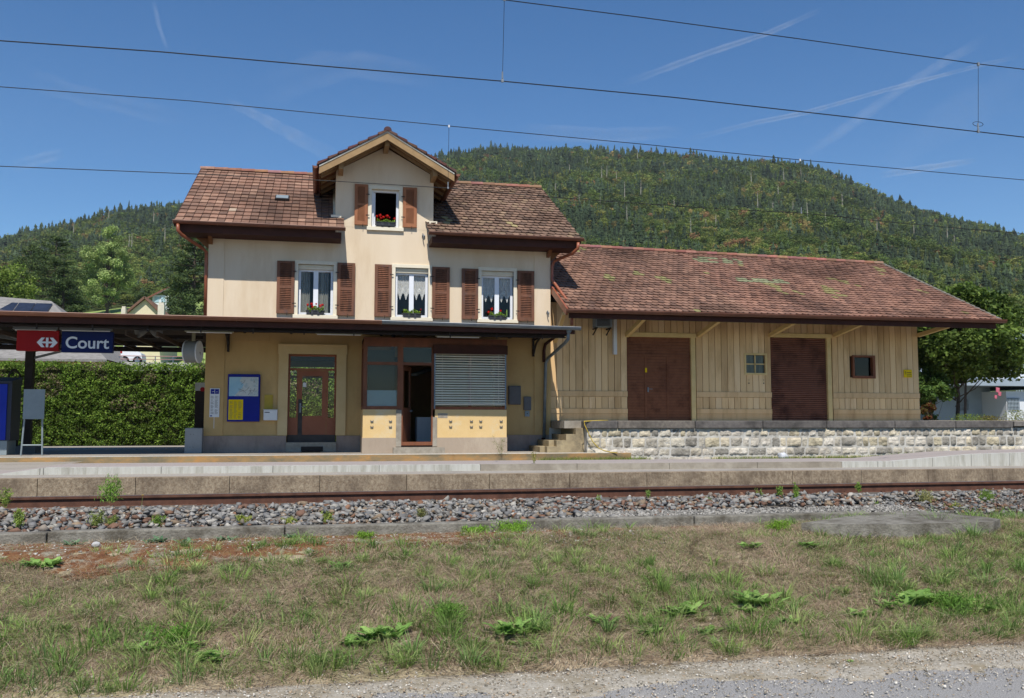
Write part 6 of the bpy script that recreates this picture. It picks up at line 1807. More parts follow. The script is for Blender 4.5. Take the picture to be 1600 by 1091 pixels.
# chalet with blue shutters between the pines
ch = thing('chalet', at(258, 470, 200), 'pale house half hidden behind the pines, right of the gabled house', 'house')
a, b = at(238, 472, 190), at(272, 462, 190)
mb = MB(); mb.box(a.x, b.x, 190, 198, a.z - 2, b.z); mb.build('wall', M['wallwhite'], ch); mb = MB(); mb.bar((a.x - 1, 189.5, a.z + .6), (b.x, 189.5, b.z + 2.2), .6, .3); mb.build('roof', M['gutter'], ch); mb = MB()
for f in (.2, .5, .8): xx = a.x + (b.x - a.x) * f; mb.box(xx - .4, xx + .4, 189.9, 190, a.z, a.z + 1.0)
mb.build('window', M['frost'], ch)
# retaining wall, road and railing
Yw = 64.0
a, b = at(155, 566, Yw), at(322, 580, Yw); wt = at(240, 566.5, Yw).z
rw = thing('retaining_wall', ((a.x + b.x) / 2, Yw, 0), 'grey concrete retaining wall seen between hedge top and canopy', 'wall')
mb = MB(); mb.box(a.x, at(302, 570, Yw).x, Yw, Yw + .4, -.3, wt); mb.build('wall', M['lightc'], rw)
mb = MB(); mb.box(a.x - 4, b.x + 6, Yw + .4, Yw + 9, -.3, wt - .05); struct(mb.build('upper_road', M['road']))
rg = thing('railing', ((a.x + b.x) / 2, Yw, wt), 'thin reddish railing along the top of the retaining wall', 'railing')
mb = MB(); zr2 = at(240, 556.5, Yw).z
xe = at(315, 570, Yw).x
mb.tube([(a.x + 1.2, Yw + .2, zr2), (xe, Yw + .2, zr2)], .03, 6); mb.tube([(a.x + 1.2, Yw + .2, (zr2 + wt) / 2), (xe, Yw + .2, (zr2 + wt) / 2)], .025, 6); mb.build('handrail', pm('rail_paint', h('a88078'), h('96726b'), 3, .6), rg)
x = a.x + 1.2
while x < xe: 
    mb = MB(); mb.tube([(x, Yw + .2, wt), (x, Yw + .2, zr2)], .035, 6); mb.build('railing_post', M['galv'], rg); x += 1.15
# white car on the upper road
cw = at(191, 566, Yw + 3); cz_ = wt - .05
car = thing('parked_car', (at(207, 566, Yw + 3).x, Yw + 3, cz_), 'white small car on the road above the hedge, seen under the canopy', 'car')
x0 = cw.x; L_ = at(224, 566, Yw + 3).x - x0
def cp(u, z): return (x0 + u * L_, cz_ + z)
sd = [cp(0, .3), cp(0, .85), cp(.04, 1.0), cp(.14, 1.42), cp(.5, 1.46), cp(.56, 1.4), cp(.72, 1.0), cp(.95, .82), cp(1.0, .6), cp(1, .3)]
mb = MB(); mb.prism(sd, 'y', Yw + 2.4, Yw + 4.0); body = mb.build('body', M['carpaint'], car)
mb = MB(); mb.prism([cp(.09, 1.0), cp(.17, 1.34), cp(.34, 1.37), cp(.34, 1.0)], 'y', Yw + 2.385, Yw + 2.4); mb.cut(); mb.prism([cp(.37, 1.0), cp(.37, 1.37), cp(.51, 1.37), cp(.66, 1.0)], 'y', Yw + 2.385, Yw + 2.4); mb.build('side_window', M['solar'], car)
for u in (.2, .8):
    c = cp(u, .3); mb = MB(); mb.disc((c[0], Yw + 2.42, c[1]), .3, 'y', .2, 16); w = mb.build('wheel', M['tyre'], car); mb = MB(); mb.disc((c[0], Yw + 2.31, c[1]), .17, 'y', .02, 12); mb.build('rim', M['galv'], w)
mb = MB(); c = cp(0, .9); mb.box(c[0] - .02, c[0] + .1, Yw + 2.39, Yw + 2.6, c[1] - .1, c[1] + .12); mb.build('tail_light', M['red'], car)
# white building at the right
wb = thing('white_building', at(1560, 650, 50), 'white industrial building with barred windows behind the right tree', 'building')
Yb = 46.0; a, b, c = at(1476, 656, Yb), at(1562, 656, Yb), at(1700, 656, Yb)
zt_ = at(1575, 612, Yb).z
mb = MB(); mb.box(a.x, b.x + .6, Yb + 1.4, Yb + 12, -.3, at(1540, 604, Yb).z); mb.build('wall', M['wallgrey_and_shade'], wb)  # recessed white wall; its shade is put into the blue-grey colour
mb = MB(); mb.box(b.x, c.x, Yb - .6, Yb + 12, -.3, zt_); mb.build('wing', M['wallwhite'], wb)
mb = MB(); mb.box(a.x - 4, c.x, Yb - 1.2, Yb + 12, at(1540, 604, Yb).z, at(1540, 594, Yb).z); mb.box(a.x + .5, c.x, Yb + 3, Yb + 14, at(1540, 594, Yb).z, at(1540, 562, Yb).z); mb.build('upper_storey', M['wallgrey_and_shade'], wb)
mb = MB()
for i in range(5): xx = a.x - 1 + i * 2.2; mb.box(xx, xx + 1.2, Yb + 2.98, Yb + 3, at(1540, 588, Yb).z, at(1540, 572, Yb).z)
mb.build('upper_windows', M['wallwhite'], wb)
for (p0, p1, q0, q1, yy) in ((1574, 1591, 622, 641, Yb - .6), (1500, 1512, 624, 642, Yb + 1.4)):
    p, q = at(p0, q1, yy), at(p1, q0, yy)
    mb = MB(); mb.box(p.x, q.x, yy - .02, yy, p.z, q.z); w = mb.build('window', M['solar'] if p0 < 1550 else M['metalgrey'], wb)
    mb = MB(); n_ = 8
    for i in range(n_ + 1): xx = p.x + (q.x - p.x) * i / n_; mb.box(xx - .012, xx + .012, yy - .08, yy - .05, p.z, q.z)
    for i in range(4): zz = p.z + (q.z - p.z) * i / 3; mb.box(p.x, q.x, yy - .082, yy - .052, zz - .012, zz + .012)
    mb.build('window_bars', M['ladder'], w)
pk = at(1556, 612, Yb - 1.5)
mb = MB()
for (px, py, s1) in ((1559, 609, .14), (1562, 615, .12), (1556, 620, .1)):
    p = at(px, py, Yb - 1.6); mb.hexa([(p.x - s1, Yb - 1.65, p.z - s1), (p.x + s1 * .7, Yb - 1.6, p.z - s1 * 1.2), (p.x + s1 * .7, Yb - 1.55, p.z - s1 * 1.2), (p.x - s1, Yb - 1.6, p.z - s1), (p.x - s1 * .8, Yb - 1.62, p.z + s1), (p.x + s1, Yb - 1.6, p.z + s1 * .7), (p.x + s1, Yb - 1.55, p.z + s1 * .7), (p.x - s1 * .8, Yb - 1.58, p.z + s1)])
tag(mb.build('banner', M['pink']), 'torn pink cloth hanging at the corner of the white building', 'banner')
ld = thing('lattice_mast', at(1590, 560, 60), 'pale metal lattice rising above the white building at the right edge', 'mast')
mb = MB(); 
for px in (1586, 1590, 1594, 1598, 1602): p = at(px, 560, 56); q = at(px, 515, 56); mb.tube([(p.x, 56, p.z - 3), (q.x, 56, q.z)], .05, 6)
mb.build('bars', M['ladder'], ld)
mb = MB()
for py in (516, 530, 545, 560): p, q = at(1584, py, 56), at(1604, py, 56); mb.tube([p, q], .05, 6)
mb.build('rungs', M['ladder'], ld)

# ------------------------------------------------------------------ contrails
def contrail(pts, w0, w1, z, label, al=1.0):
    P = [atz(px, py, z) for px, py in pts]
    n = len(P); rs_ = [ (w0 + (w1 - w0) * i / (n - 1)) * (P[i] - Vector((0, 0, 1))).length / FPX for i in range(n)]
    QP = []; QR = []
    for i in range(n - 1):
        for k in range(6):
            t = k / 6; QP.append(P[i].lerp(P[i + 1], t)); QR.append((rs_[i] * (1 - t) + rs_[i + 1] * t) * random.uniform(.85, 1.15))
    QP.append(P[-1]); QR.append(rs_[-1]); QR[0] *= .3; QR[-1] *= .2
    m_ = MB(); m_.tube(QP, QR, 20)
    o = m_.build('contrail', M['vapour'], smooth=True)
    ca = o.data.color_attributes.new('col', 'FLOAT_COLOR', 'POINT'); N_ = len(QP); arr = []
    for i in range(N_):
        f = al * min(1, min(i, N_ - 1 - i) / (N_ * .25))
        for k in range(20): arr.extend((f, f, f, 1))
    ca.data.foreach_set('color', arr)
    o.visible_shadow = True
    tag(o, label, 'contrail', 'contrails in the sky')


contrail([(965, 135), (1100, 85), (1200, 52), (1290, 12)], 5.5, 4, 5000, 'faint contrail high in the middle of the sky, between the two upper wires')
contrail([(1060, 222), (1180, 192), (1260, 176), (1380, 142), (1525, 104), (1600, 86)], 4.5, 2.5, 5200, 'longest white contrail, sloping up to the right edge')
contrail([(1245, 250), (1310, 208), (1400, 145), (1470, 100), (1550, 55)], 9, 6, 5500, 'broad faint contrail rising steeply across the longest one', .9)
contrail([(400, 150), (490, 110), (560, 100), (700, 125)], 26, 18, 5000, 'broad faint veil above the dormer', .35)
contrail([(800, 205), (950, 212), (1080, 205)], 14, 9, 5300, 'thin veil just over the hill top in the middle', .45)
contrail([(1380, 255), (1480, 190), (1620, 120)], 26, 30, 5800, 'wide faint veil above the right flank of the hill', .3)
contrail([(40, 120), (130, 150), (300, 190)], 16, 12, 5200, 'faint veil at the upper left below the thick wire', .3)
contrail([(20, 262), (55, 250), (85, 243), (95, 240)], 9, 7, 4800, 'small wispy cloud low at the far left')
contrail([(352, 158), (400, 180), (450, 207), (530, 250)], 6, 13, 5100, 'soft contrail descending towards the dormer from the left')
contrail([(240, 0), (248, 40), (262, 80)], 4, 3, 5300, 'short faint contrail at the top left')
contrail([(1370, 275), (1450, 262), (1530, 250)], 6, 4, 5600, 'very faint contrail low above the right end of the hill')

# ------------------------------------------------------------------ ballast
def stone_protos(k=26):
    out = []
    for i in range(k):
        r = np.random.default_rng(500 + i); m = int(r.integers(7, 11))
        P = r.normal(size=(m, 3)); P /= np.linalg.norm(P, axis=1, keepdims=True); P *= r.uniform(.75, 1.1, (m, 1)) * r.uniform([1.0, .75, .5], [1.5, 1.05, .85])
        bm = bmesh.new(); [bm.verts.new(p) for p in P]; bmesh.ops.convex_hull(bm, input=bm.verts)
        for v in [v for v in bm.verts if not v.link_faces]: bm.verts.remove(v)
        bmesh.ops.triangulate(bm, faces=bm.faces); bm.verts.index_update(); bm.verts.ensure_lookup_table()
        out.append((np.array([v.co[:] for v in bm.verts]), np.array([[v.index for v in f.verts] for f in bm.faces]))); bm.free()
    return out


SPR = stone_protos()


def scatter(name, P, size, cols, protos, mat, tilt=.5, **tags):
    VV, FF, CC = [], [], []; base = 0; pi_ = RNG.integers(0, len(protos), len(P))
    for p in range(len(protos)):
        sel = np.where(pi_ == p)[0]; m = len(sel)
        if not m: continue
        PV, PF = protos[p]; n = len(PV)
        a = RNG.uniform(0, 2 * pi, m); b = RNG.normal(0, tilt, m); c, s, cb, sb = np.cos(a)[:, None], np.sin(a)[:, None], np.cos(b)[:, None], np.sin(b)[:, None]
        X0, Y0, Z0 = PV[None, :, 0], PV[None, :, 1], PV[None, :, 2]
        Y1, Z1 = Y0 * cb - Z0 * sb, Y0 * sb + Z0 * cb
        X2, Y2 = X0 * c - Y1 * s, X0 * s + Y1 * c
        S_ = size[sel][:, None]
        VV.append(np.stack([X2 * S_ + P[sel, 0][:, None], Y2 * S_ + P[sel, 1][:, None], Z1 * S_ + P[sel, 2][:, None]], 2).reshape(-1, 3))
        FF.append((PF[None] + (np.arange(m) * n)[:, None, None] + base).reshape(-1, 3)); base += m * n
        CC.append(np.repeat(cols[sel], n, axis=0))
    o = np_mesh(name, np.concatenate(VV), np.concatenate(FF), np.concatenate(CC), M[mat])
    return tag(o, tags.get('label'), tags.get('cat'), None, tags.get('kind'))


BZ = [(8.5, -.05), (8.66, -.02), (9.4, .012), (10.0, .028), (10.35, .02), (10.6, -.06), (10.9, -.17), (12.1, -.17), (12.35, -.15), (13.2, -.2)]
def gz0(x, y): return np.array([bank_z(a, b) for a, b in zip(x, y)])
def bz(y): return np.interp(y, [a for a, b in BZ], [b for a, b in BZ])
mb = MB()
for (a, za), (b, zb) in zip(BZ[:-1], BZ[1:]):
    mb.face([(-20, a, za - .05), (40, a, za - .05), (40, b, zb - .05), (-20, b, zb - .05)])
struct(mb.build('ballast_bed', M['bed'], origin=(0, 0, 0)))
n = 20000
ys = np.concatenate([RNG.uniform(8.62, 10.75, 13200), RNG.uniform(10.9, 13.15, n - 13200)]); xs = RNG.uniform(-5.2, 12.6, n)
zz = bz(ys) + RNG.uniform(-.035, .018, n) + vn(xs, ys, 1.3) * .03
xr = (xs > 3.6) & (ys < 9.3 + .22 * (xs - 5)); zz[xr] -= .03
sz = RNG.gamma(9, .0043, n); sz = np.clip(sz * .92, .02, .07); sz[xr] *= .7
bp_ = np.array([1.0, .97, .9]) * np.array([h('848484'), h('908f8e'), h('76777a'), h('9c9a96'), h('877f78'), h('755c50'), h('856654'), h('aeaba6'), h('656361'), h('8b7b6a')])
ci = RNG.choice(10, n, p=[.19, .18, .16, .12, .1, .05, .04, .03, .06, .07])
rusty = (vn(xs, ys, .5, 21.) > .12) & (RNG.random(n) < .22); ci[rusty] = 5
cols = bp_[ci] * RNG.uniform(.8, 1.2, (n, 1))
scatter('ballast', np.stack([xs, ys, zz], 1), sz, cols, SPR, 'ballast', label='grey and rust coloured ballast stones heaped between kerb and rail', cat='ballast', kind='stuff')
# fine grey chippings along the kerb, right of centre, and on the shoulder
n = 42000
xs = RNG.uniform(-3.2, 7.2, n); ys = RNG.uniform(4.7, 6.15, n) - .04 * xs
zz = np.array([max(-.588, bank_z(a, b) if b > 5.52 else -1) for a, b in zip(xs, ys)]); zz += RNG.uniform(-.006, .004, n)
cols = np.array([h('c4bcae'), h('a89f90'), h('d8d2c6'), h('8f8778'), h('b59f85')])[RNG.integers(0, 5, n)] * RNG.uniform(.8, 1.15, (n, 1))
keep = RNG.random(n) < np.clip((ys + .04 * xs - 4.6) * 1.2, .12, 1)
P = np.stack([xs, ys, zz], 1)[keep]; scatter('gravel', P, RNG.gamma(4, .0013, len(P)).clip(.002, .014), cols[keep], SPR[:8], 'ballast', label='pale loose chippings along the edge of the asphalt', cat='gravel', kind='stuff')
n = 5000; xs = RNG.uniform(2.6, 6.4, n); ys = RNG.uniform(8.61, 9.0, n); zz = np.where(ys > 8.5, bz(ys) + .012, -.02) + RNG.uniform(-.01, .01, n)
P = np.stack([xs, ys, zz], 1); scatter('gravel', P, RNG.gamma(5, .003, n).clip(.006, .03), np.array([h('aaa69e'), h('938f87'), h('7d7a74')])[RNG.integers(0, 3, n)], SPR[:8], 'ballast', label='light grey chippings around the kerb right of centre', cat='gravel', kind='stuff')


n = 5200; xs = RNG.uniform(-3.6, 3.2, n); ys = 8.45 - np.abs(RNG.normal(0, .4, n)); ys = np.clip(ys, 7.3, 8.45)
P = np.stack([xs, ys, gz0(xs, ys) + .006], 1); scatter('gravel', P, RNG.gamma(3, .0028, n).clip(.003, .03), np.array([h('b9b5ac'), h('9a958b'), h('8a5a40'), h('c9c6be')])[RNG.integers(0, 4, n)], SPR[:8], 'ballast', label='grey chips scattered over the rusty moss below the kerb', cat='gravel', kind='stuff')


def boulder(px, py, Y, r, col, label, sq=.8):
    p = at(px, py, Y); V = []; F = []; sd = random.random() * 50
    n1, n2 = 14, 20
    for j in range(n1 + 1):
        th = pi * j / n1
        for i in range(n2):
            ph = 2 * pi * i / n2; d = Vector((sin(th) * cos(ph), sin(th) * sin(ph) * .8, cos(th) * sq))
            k = 1 + .35 * mnoise.noise(d * 1.4 + Vector((sd, 0, 0))) + .15 * mnoise.noise(d * 4 + Vector((0, sd, 0))); V.append((p.x + d.x * r * k, p.y + d.y * r * k, p.z + r * sq * .8 + d.z * r * k))
    for j in range(n1):
        for i in range(n2): F.append((j * n2 + i, (j + 1) * n2 + i, (j + 1) * n2 + (i + 1) % n2, j * n2 + (i + 1) % n2))
    o = np_mesh('boulder', V, F, np.tile(np.array(col), (len(V), 1)), M['stone'], origin=(p.x, p.y, p.z)); tag(o, label, 'stone')


boulder(1223, 719, 22.75, .15, h('c9ccd2'), 'whitish boulder leaning against the foot of the quay wall')
boulder(1331, 796, 9.9, .085, h('b5aea4'), 'pale angular stone resting on the ballast above the concrete slab', .6)
boulder(1560, 793, 9.6, .07, h('e0dcd6'), 'small white stone on the ballast at the right edge', .55)
boulder(150, 855, 8.1, .035, h('b5b5b5'), 'little grey stone lying in the rusty moss at the left', .7)
boulder(1110, 970, 6.1, .045, h('c6b8a0'), 'flat pale stone half hidden in the grass right of centre', .4)


# ------------------------------------------------------------------ grass and weeds
def blades(P, hgt, az, lean, w, col, curve=.35):
    n = len(P); d = np.stack([np.cos(az), np.sin(az), np.zeros(n)], 1); s = np.stack([-np.sin(az), np.cos(az), np.zeros(n)], 1) * (w[:, None] / 2)
    yaw_ = RNG.uniform(0, pi, n); s2 = np.stack([np.cos(yaw_), np.sin(yaw_), np.zeros(n)], 1) * (w[:, None] / 2); s = np.where((lean < 1.0)[:, None], s2, s)
    up = np.array([0, 0, 1.])
    l1 = lean[:, None]; l2 = np.minimum(lean + curve, 1.62)[:, None]
    m = P + hgt[:, None] * .5 * (d * np.sin(l1) + up * np.cos(l1)); t = m + hgt[:, None] * .5 * (d * np.sin(l2) + up * np.cos(l2))
    V = np.stack([P - s, P + s, m + s * .8, m - s * .8, t], 1).reshape(-1, 3)
    b = (np.arange(n) * 5)[:, None]; F = np.concatenate([b + [0, 1, 2], b + [0, 2, 3], b + [3, 2, 4]], 0)
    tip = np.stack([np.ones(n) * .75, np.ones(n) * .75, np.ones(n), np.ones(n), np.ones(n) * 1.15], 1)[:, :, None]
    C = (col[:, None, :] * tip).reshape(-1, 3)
    return V, F, C


def gz(x, y): return np.array([bank_z(a, b) for a, b in zip(x, y)])
def region(n, y0=5.5, y1=8.46):
    ys = RNG.uniform(y0, y1, n); xs = RNG.uniform(-.345 * ys - .25, .86 * ys + .3, n); return xs, ys
# straw
n = 250000; xs, ys = region(n)
ex = 5.60 - .04 * xs + .14 * vn(xs, xs * 0, 1.3) + .13 * RNG.normal(size=n); sel = (ys > ex) & ~((ys > 8.42 - .92 * np.clip((3.4 - xs) / 4.4, 0, 1) * (1 + .5 * vn(xs, xs * 0, 1.5, 2.))) & (RNG.random(n) < .84)); xs, ys = xs[sel], ys[sel]; n = len(xs)
pal = np.array([h('b8a288'), h('c4ae94'), h('9c8870'), h('ad9880'), h('d0bc9e'), h('86725d'), h('ad9482')])
col = pal[RNG.integers(0, 7, n)] * RNG.uniform(.75, 1.15, (n, 1)); P = np.stack([xs, ys, gz(xs, ys) + RNG.uniform(-.005, .03, n)], 1)
long_ = RNG.random(n) < .02
flow = vn(xs, ys, 1.6, 60.) * 7; col[long_] = np.array(h('d8caa8'))
V1 = blades(P, np.where(long_, RNG.uniform(.15, .45, n), RNG.uniform(.03, .12, n)), np.where(RNG.random(n) < .5, flow, RNG.uniform(0, 2 * pi, n)), np.where(long_, RNG.uniform(1.35, 1.53, n), RNG.uniform(1.05, 1.52, n)), np.where(long_, RNG.uniform(.002, .004, n), RNG.uniform(.0015, .0035, n)), col, .12)
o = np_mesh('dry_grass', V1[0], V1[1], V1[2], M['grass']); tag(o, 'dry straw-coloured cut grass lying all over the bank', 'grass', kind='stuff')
# green blades in tufts
tx, ty = region(2500, 5.6, 8.46)
dens = .5 + vn(tx, ty, .7, 40.) * 1.2 + np.clip((6.5 - ty) / .9, 0, 1) * .5 + np.clip((tx - 3.5) / 4, 0, .45) + (ty < 7.2) * .1
k_ = RNG.random(len(tx)) < np.clip(dens, .10, 1.0) * np.where(ty > 8.45 - .5 * np.clip((3.2 - tx) / 4, 0, 1), .1, 1); tx, ty = tx[k_], ty[k_]
VV, FF, CC = [], [], []; base = 0
gp = np.array([h('7d9a4e'), h('8aa556'), h('6f8f46'), h('96aa64'), h('82a05c'), h('a2ae6c')])
for x, y in zip(tx, ty):
    m = int(RNG.integers(14, 75)); rad = RNG.uniform(.015, .11); hh = RNG.choice([.035, .05, .065, .09, .13]) * RNG.uniform(.8, 1.2) * (1.25 if y < 6.7 or x > 5 else 1)
    a = RNG.uniform(0, 2 * pi, m); q = rad * np.sqrt(RNG.random(m)); px_, py_ = x + q * np.cos(a), y + q * np.sin(a)
    P = np.stack([px_, py_, np.full(m, bank_z(x, y)) - .01], 1); c = gp[RNG.integers(0, 6)] * RNG.uniform(.8, 1.2) * RNG.uniform(.8, 1.2, (m, 1))
    V, F, C_ = blades(P, hh * RNG.uniform(.5, 1.25, m), a, np.abs(RNG.normal(.4, .3, m)), RNG.uniform(.0035, .008, m), c, RNG.uniform(.2, .9))
    VV.append(V); FF.append(F + base); CC.append(C_); base += len(V)
# thin even cover of short green blades
n = 150000; xs, ys = region(n, 5.6); dn = .55 + vn(xs, ys, .9, 44.) * 1.0 + np.clip((6.4 - ys) / .9, 0, 1) * .35 + np.clip((xs - 4) / 5, 0, .3); ed = 5.74 - .04 * xs + .12 * vn(xs, xs * 0, 1.3)
sel = (RNG.random(n) < np.clip(dn, .06, .95)) & (ys > ed) & ~((ys > 8.42 - .92 * np.clip((3.4 - xs) / 4.4, 0, 1) * (1 + .5 * vn(xs, xs * 0, 1.5, 2.))) & (RNG.random(n) < .9)); xs, ys = xs[sel], ys[sel]; n = len(xs)
P = np.stack([xs, ys, gz(xs, ys) - .005], 1); V, F, C_ = blades(P, RNG.uniform(.02, .075, n), RNG.uniform(0, 2 * pi, n), np.abs(RNG.normal(.5, .35, n)), RNG.uniform(.002, .0045, n), gp[RNG.integers(0, 6, n)] * RNG.uniform(.7, 1.2, (n, 1)), .5)
VV.append(V); FF.append(F + base); CC.append(C_)
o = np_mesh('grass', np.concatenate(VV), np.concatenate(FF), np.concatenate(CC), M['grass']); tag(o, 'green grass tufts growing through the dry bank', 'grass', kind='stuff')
# grass strip at the foot of the quay and platform edges
n = 9000; xs = np.concatenate([RNG.uniform(5.6, 8.6, 2600), RNG.uniform(10.5, 21, n - 2600)]); ys = RNG.uniform(22.4, 22.95, n); ys[:2600] = RNG.uniform(22.3, 22.85, 2600)
zb_ = np.full(n, -.17); hh = RNG.uniform(.04, .16, n) * np.where(xs > 16, 1.5, 1.0) * np.where(xs < 9, 1.2, 1)
P = np.stack([xs, ys, zb_], 1); V, F, C_ = blades(P, hh, RNG.uniform(0, 2 * pi, n), np.abs(RNG.normal(.3, .25, n)), RNG.uniform(.006, .011, n), np.array([h('6f8a3a'), h('86963f'), h('9a9a58')])[RNG.integers(0, 3, n)] * RNG.uniform(.7, 1.2, (n, 1)))
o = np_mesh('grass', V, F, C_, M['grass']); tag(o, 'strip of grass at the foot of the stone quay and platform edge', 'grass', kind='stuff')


def rosette(px, py, Y, r, nleaf, label, pal, up=.5, wid=.28, group='leafy weeds in the grass', name='leafy_weed', toothed=True):
    p = at(px, py, Y); x, y = p.x, Y; z = bank_z(x, y) if y < 8.5 else p.z
    V, F, C = [], [], []; nleaf = int(nleaf * 2.6); r = r * .68
    for k in range(nleaf):
        an = 2 * pi * k / nleaf + random.uniform(-.4, .4); L_ = r * random.uniform(.55, 1.15); w_ = L_ * wid * random.uniform(.8, 1.2); el = random.uniform(.3, 1.5) * up; col = np.array(random.choice(pal)) * random.uniform(.75, 1.2)
        bx, by = x + random.uniform(-.9, .9) * r, y + random.uniform(-.5, .5) * r
        b = len(V); K = 6
        for j in range(K + 1):
            t = j / K; wv = w_ * (sin(pi * min(1, t * .92 + .06)) ** .8) * (1 + (.45 if toothed and j % 2 else -.1)); rr_ = L_ * t; zz = z + L_ * (sin(el * 1.3) * t - .45 * t * t * sin(el)) + .006
            cxx, cyy = bx + cos(an) * rr_, by + sin(an) * rr_
            V += [(cxx - sin(an) * wv, cyy + cos(an) * wv, zz + wv * .25), (cxx, cyy, zz), (cxx + sin(an) * wv, cyy - cos(an) * wv, zz + wv * .25)]; C += [tuple(col), tuple(col * 1.2), tuple(col)]
        for j in range(K):
            q = b + j * 3; F += [(q, q + 1, q + 4, q + 3), (q + 1, q + 2, q + 5, q + 4)]
    tag(np_mesh(name, V, F, np.array(C), M['leaf'], origin=(x, y, z)), label, 'weed', group)


GW = [h('84a658'), h('75984c'), h('94b264')]; GB = [h('6c8c6a'), h('7d9a78'), h('5d7e5c')]
for a in [(115, 840, 8.3, .1, 11, 'small blue-green rosette weed on the moss below the kerb, leftmost', GB), (242, 840, 8.32, .13, 14, 'large blue-green rosette weed on the moss just under the kerb', GB), (290, 847, 8.2, .1, 10, 'blue-green rosette weed right of the largest one on the moss', GB), (355, 838, 8.3, .1, 10, 'blue-green rosette weed at the right end of the red moss', GB), (455, 828, 8.42, .1, 10, 'blue-green rosette weed against the kerb, left of centre', GB)]:
    rosette(*a[:6], a[6], up=.7, wid=.14, group='blue-green rosettes on the moss')
for a in [(68, 882, 7.6, .14, 16, 'bright bushy weed at the upper left of the bank'), (225, 1010, 6.05, .12, 10, 'leafy weed low on the bank at the left'), (330, 1045, 5.9, .14, 10, 'broad-leaved weed near the gravel edge, left of the white flowers'), (290, 1015, 6.05, .13, 11, 'broad-leaved weed in the lower grass, third from the left'), (600, 1020, 6.0, .17, 14, 'spreading weed near the gravel, below the dormer'), (560, 1030, 5.95, .13, 11, 'jagged leafy weed left of the spreading one'), (800, 1010, 6.0, .19, 15, 'wide spreading weed in the middle of the lower bank'), (835, 1015, 6.0, .12, 10, 'leafy weed just right of the wide spreading one'), (810, 1050, 5.85, .08, 8, 'small bright weed at the gravel edge in the middle'), (945, 1000, 6.1, .13, 10, 'leafy weed on the lower bank, right of the middle'), (1010, 1020, 5.9, .1, 9, 'low weed by the gravel, below the yellow flowers'), (1070, 975, 6.2, .17, 13, 'tall broad-leaved weed left of the pale dock plants'), (1185, 965, 6.25, .2, 16, 'large glossy dock plant on the right half of the bank'), (1165, 980, 6.15, .12, 10, 'smaller dock leaves left of the large dock plant'), (1430, 970, 6.2, .22, 18, 'largest bushy dandelion weed, far right of the bank'), (1395, 975, 6.15, .13, 10, 'dandelion leaves left of the largest bushy weed'), (1500, 985, 6.1, .15, 12, 'leafy weed right of the largest bushy weed'), (1545, 990, 6.05, .12, 10, 'leafy weed near the right edge of the bank'), (1340, 1000, 6.0, .12, 9, 'low leafy weed on the bank below the concrete slab'), (1230, 1010, 5.95, .1, 9, 'low green weed by the gravel, below the large dock plant'), (1110, 1020, 5.9, .1, 9, 'low green weed by the gravel, left of the one below the dock'), (1330, 1055, 5.35, .035, 6, 'tiny weed growing alone in the gravel'), (1265, 885, 7.4, .12, 12, 'fresh green weed under the ballast, left of the slab'), (1175, 888, 7.4, .12, 12, 'fresh green weed on the upper bank right of centre'), (535, 903, 7.3, .1, 9, 'small fresh weed on the upper bank below the bay')]:
    rosette(*a, GW, up=random.uniform(.8, 1.2), wid=random.uniform(.15, .24))


def spray(px, py, Y, H_, R_, n, label, col, size=.017, name='feathery_weed', group='feathery weeds on the ballast', stems=9, z=None):
    p = at(px, py, Y); x, y, z = p.x, Y, (p.z if z is None else z)
    t = thing(name, (x, y, z), label, 'weed', group)
    m_ = MB(); Ps = []
    for k in range(stems):
        an = random.uniform(0, 2 * pi); q = random.uniform(.1, 1) * R_; top = Vector((x + q * cos(an), y + q * sin(an) * .6, z + H_ * random.uniform(.55, 1)))
        m_.tube([(x + q * .25 * cos(an), y, z - .02), ((x + top.x) / 2, (y + top.y) / 2, z + H_ * .35), top], [.0025, .002, .001], 4)
        for j in range(n // stems):
            u = random.uniform(.1, 1); c = Vector((x, y, z)).lerp(top, u); w_ = R_ * .35 * (1 - u * .7); Ps.append((c.x + random.gauss(0, w_), c.y + random.gauss(0, w_), max(z, c.z + random.gauss(0, w_ * .5))))
    m_.build('stem', pm('stem_' + name, h('7c8a48'), h('8a8a50'), 8, .8) if 'stem_' + name not in bpy.data.materials else bpy.data.materials['stem_' + name], t)
    V, F, C_ = leaves_np(Ps, size, np.array(col)[None] * RNG.uniform(.65, 1.3, (len(Ps), 1)), 1.6, asp=.22); np_mesh('foliage', V, F, C_, M['leaf'], t)


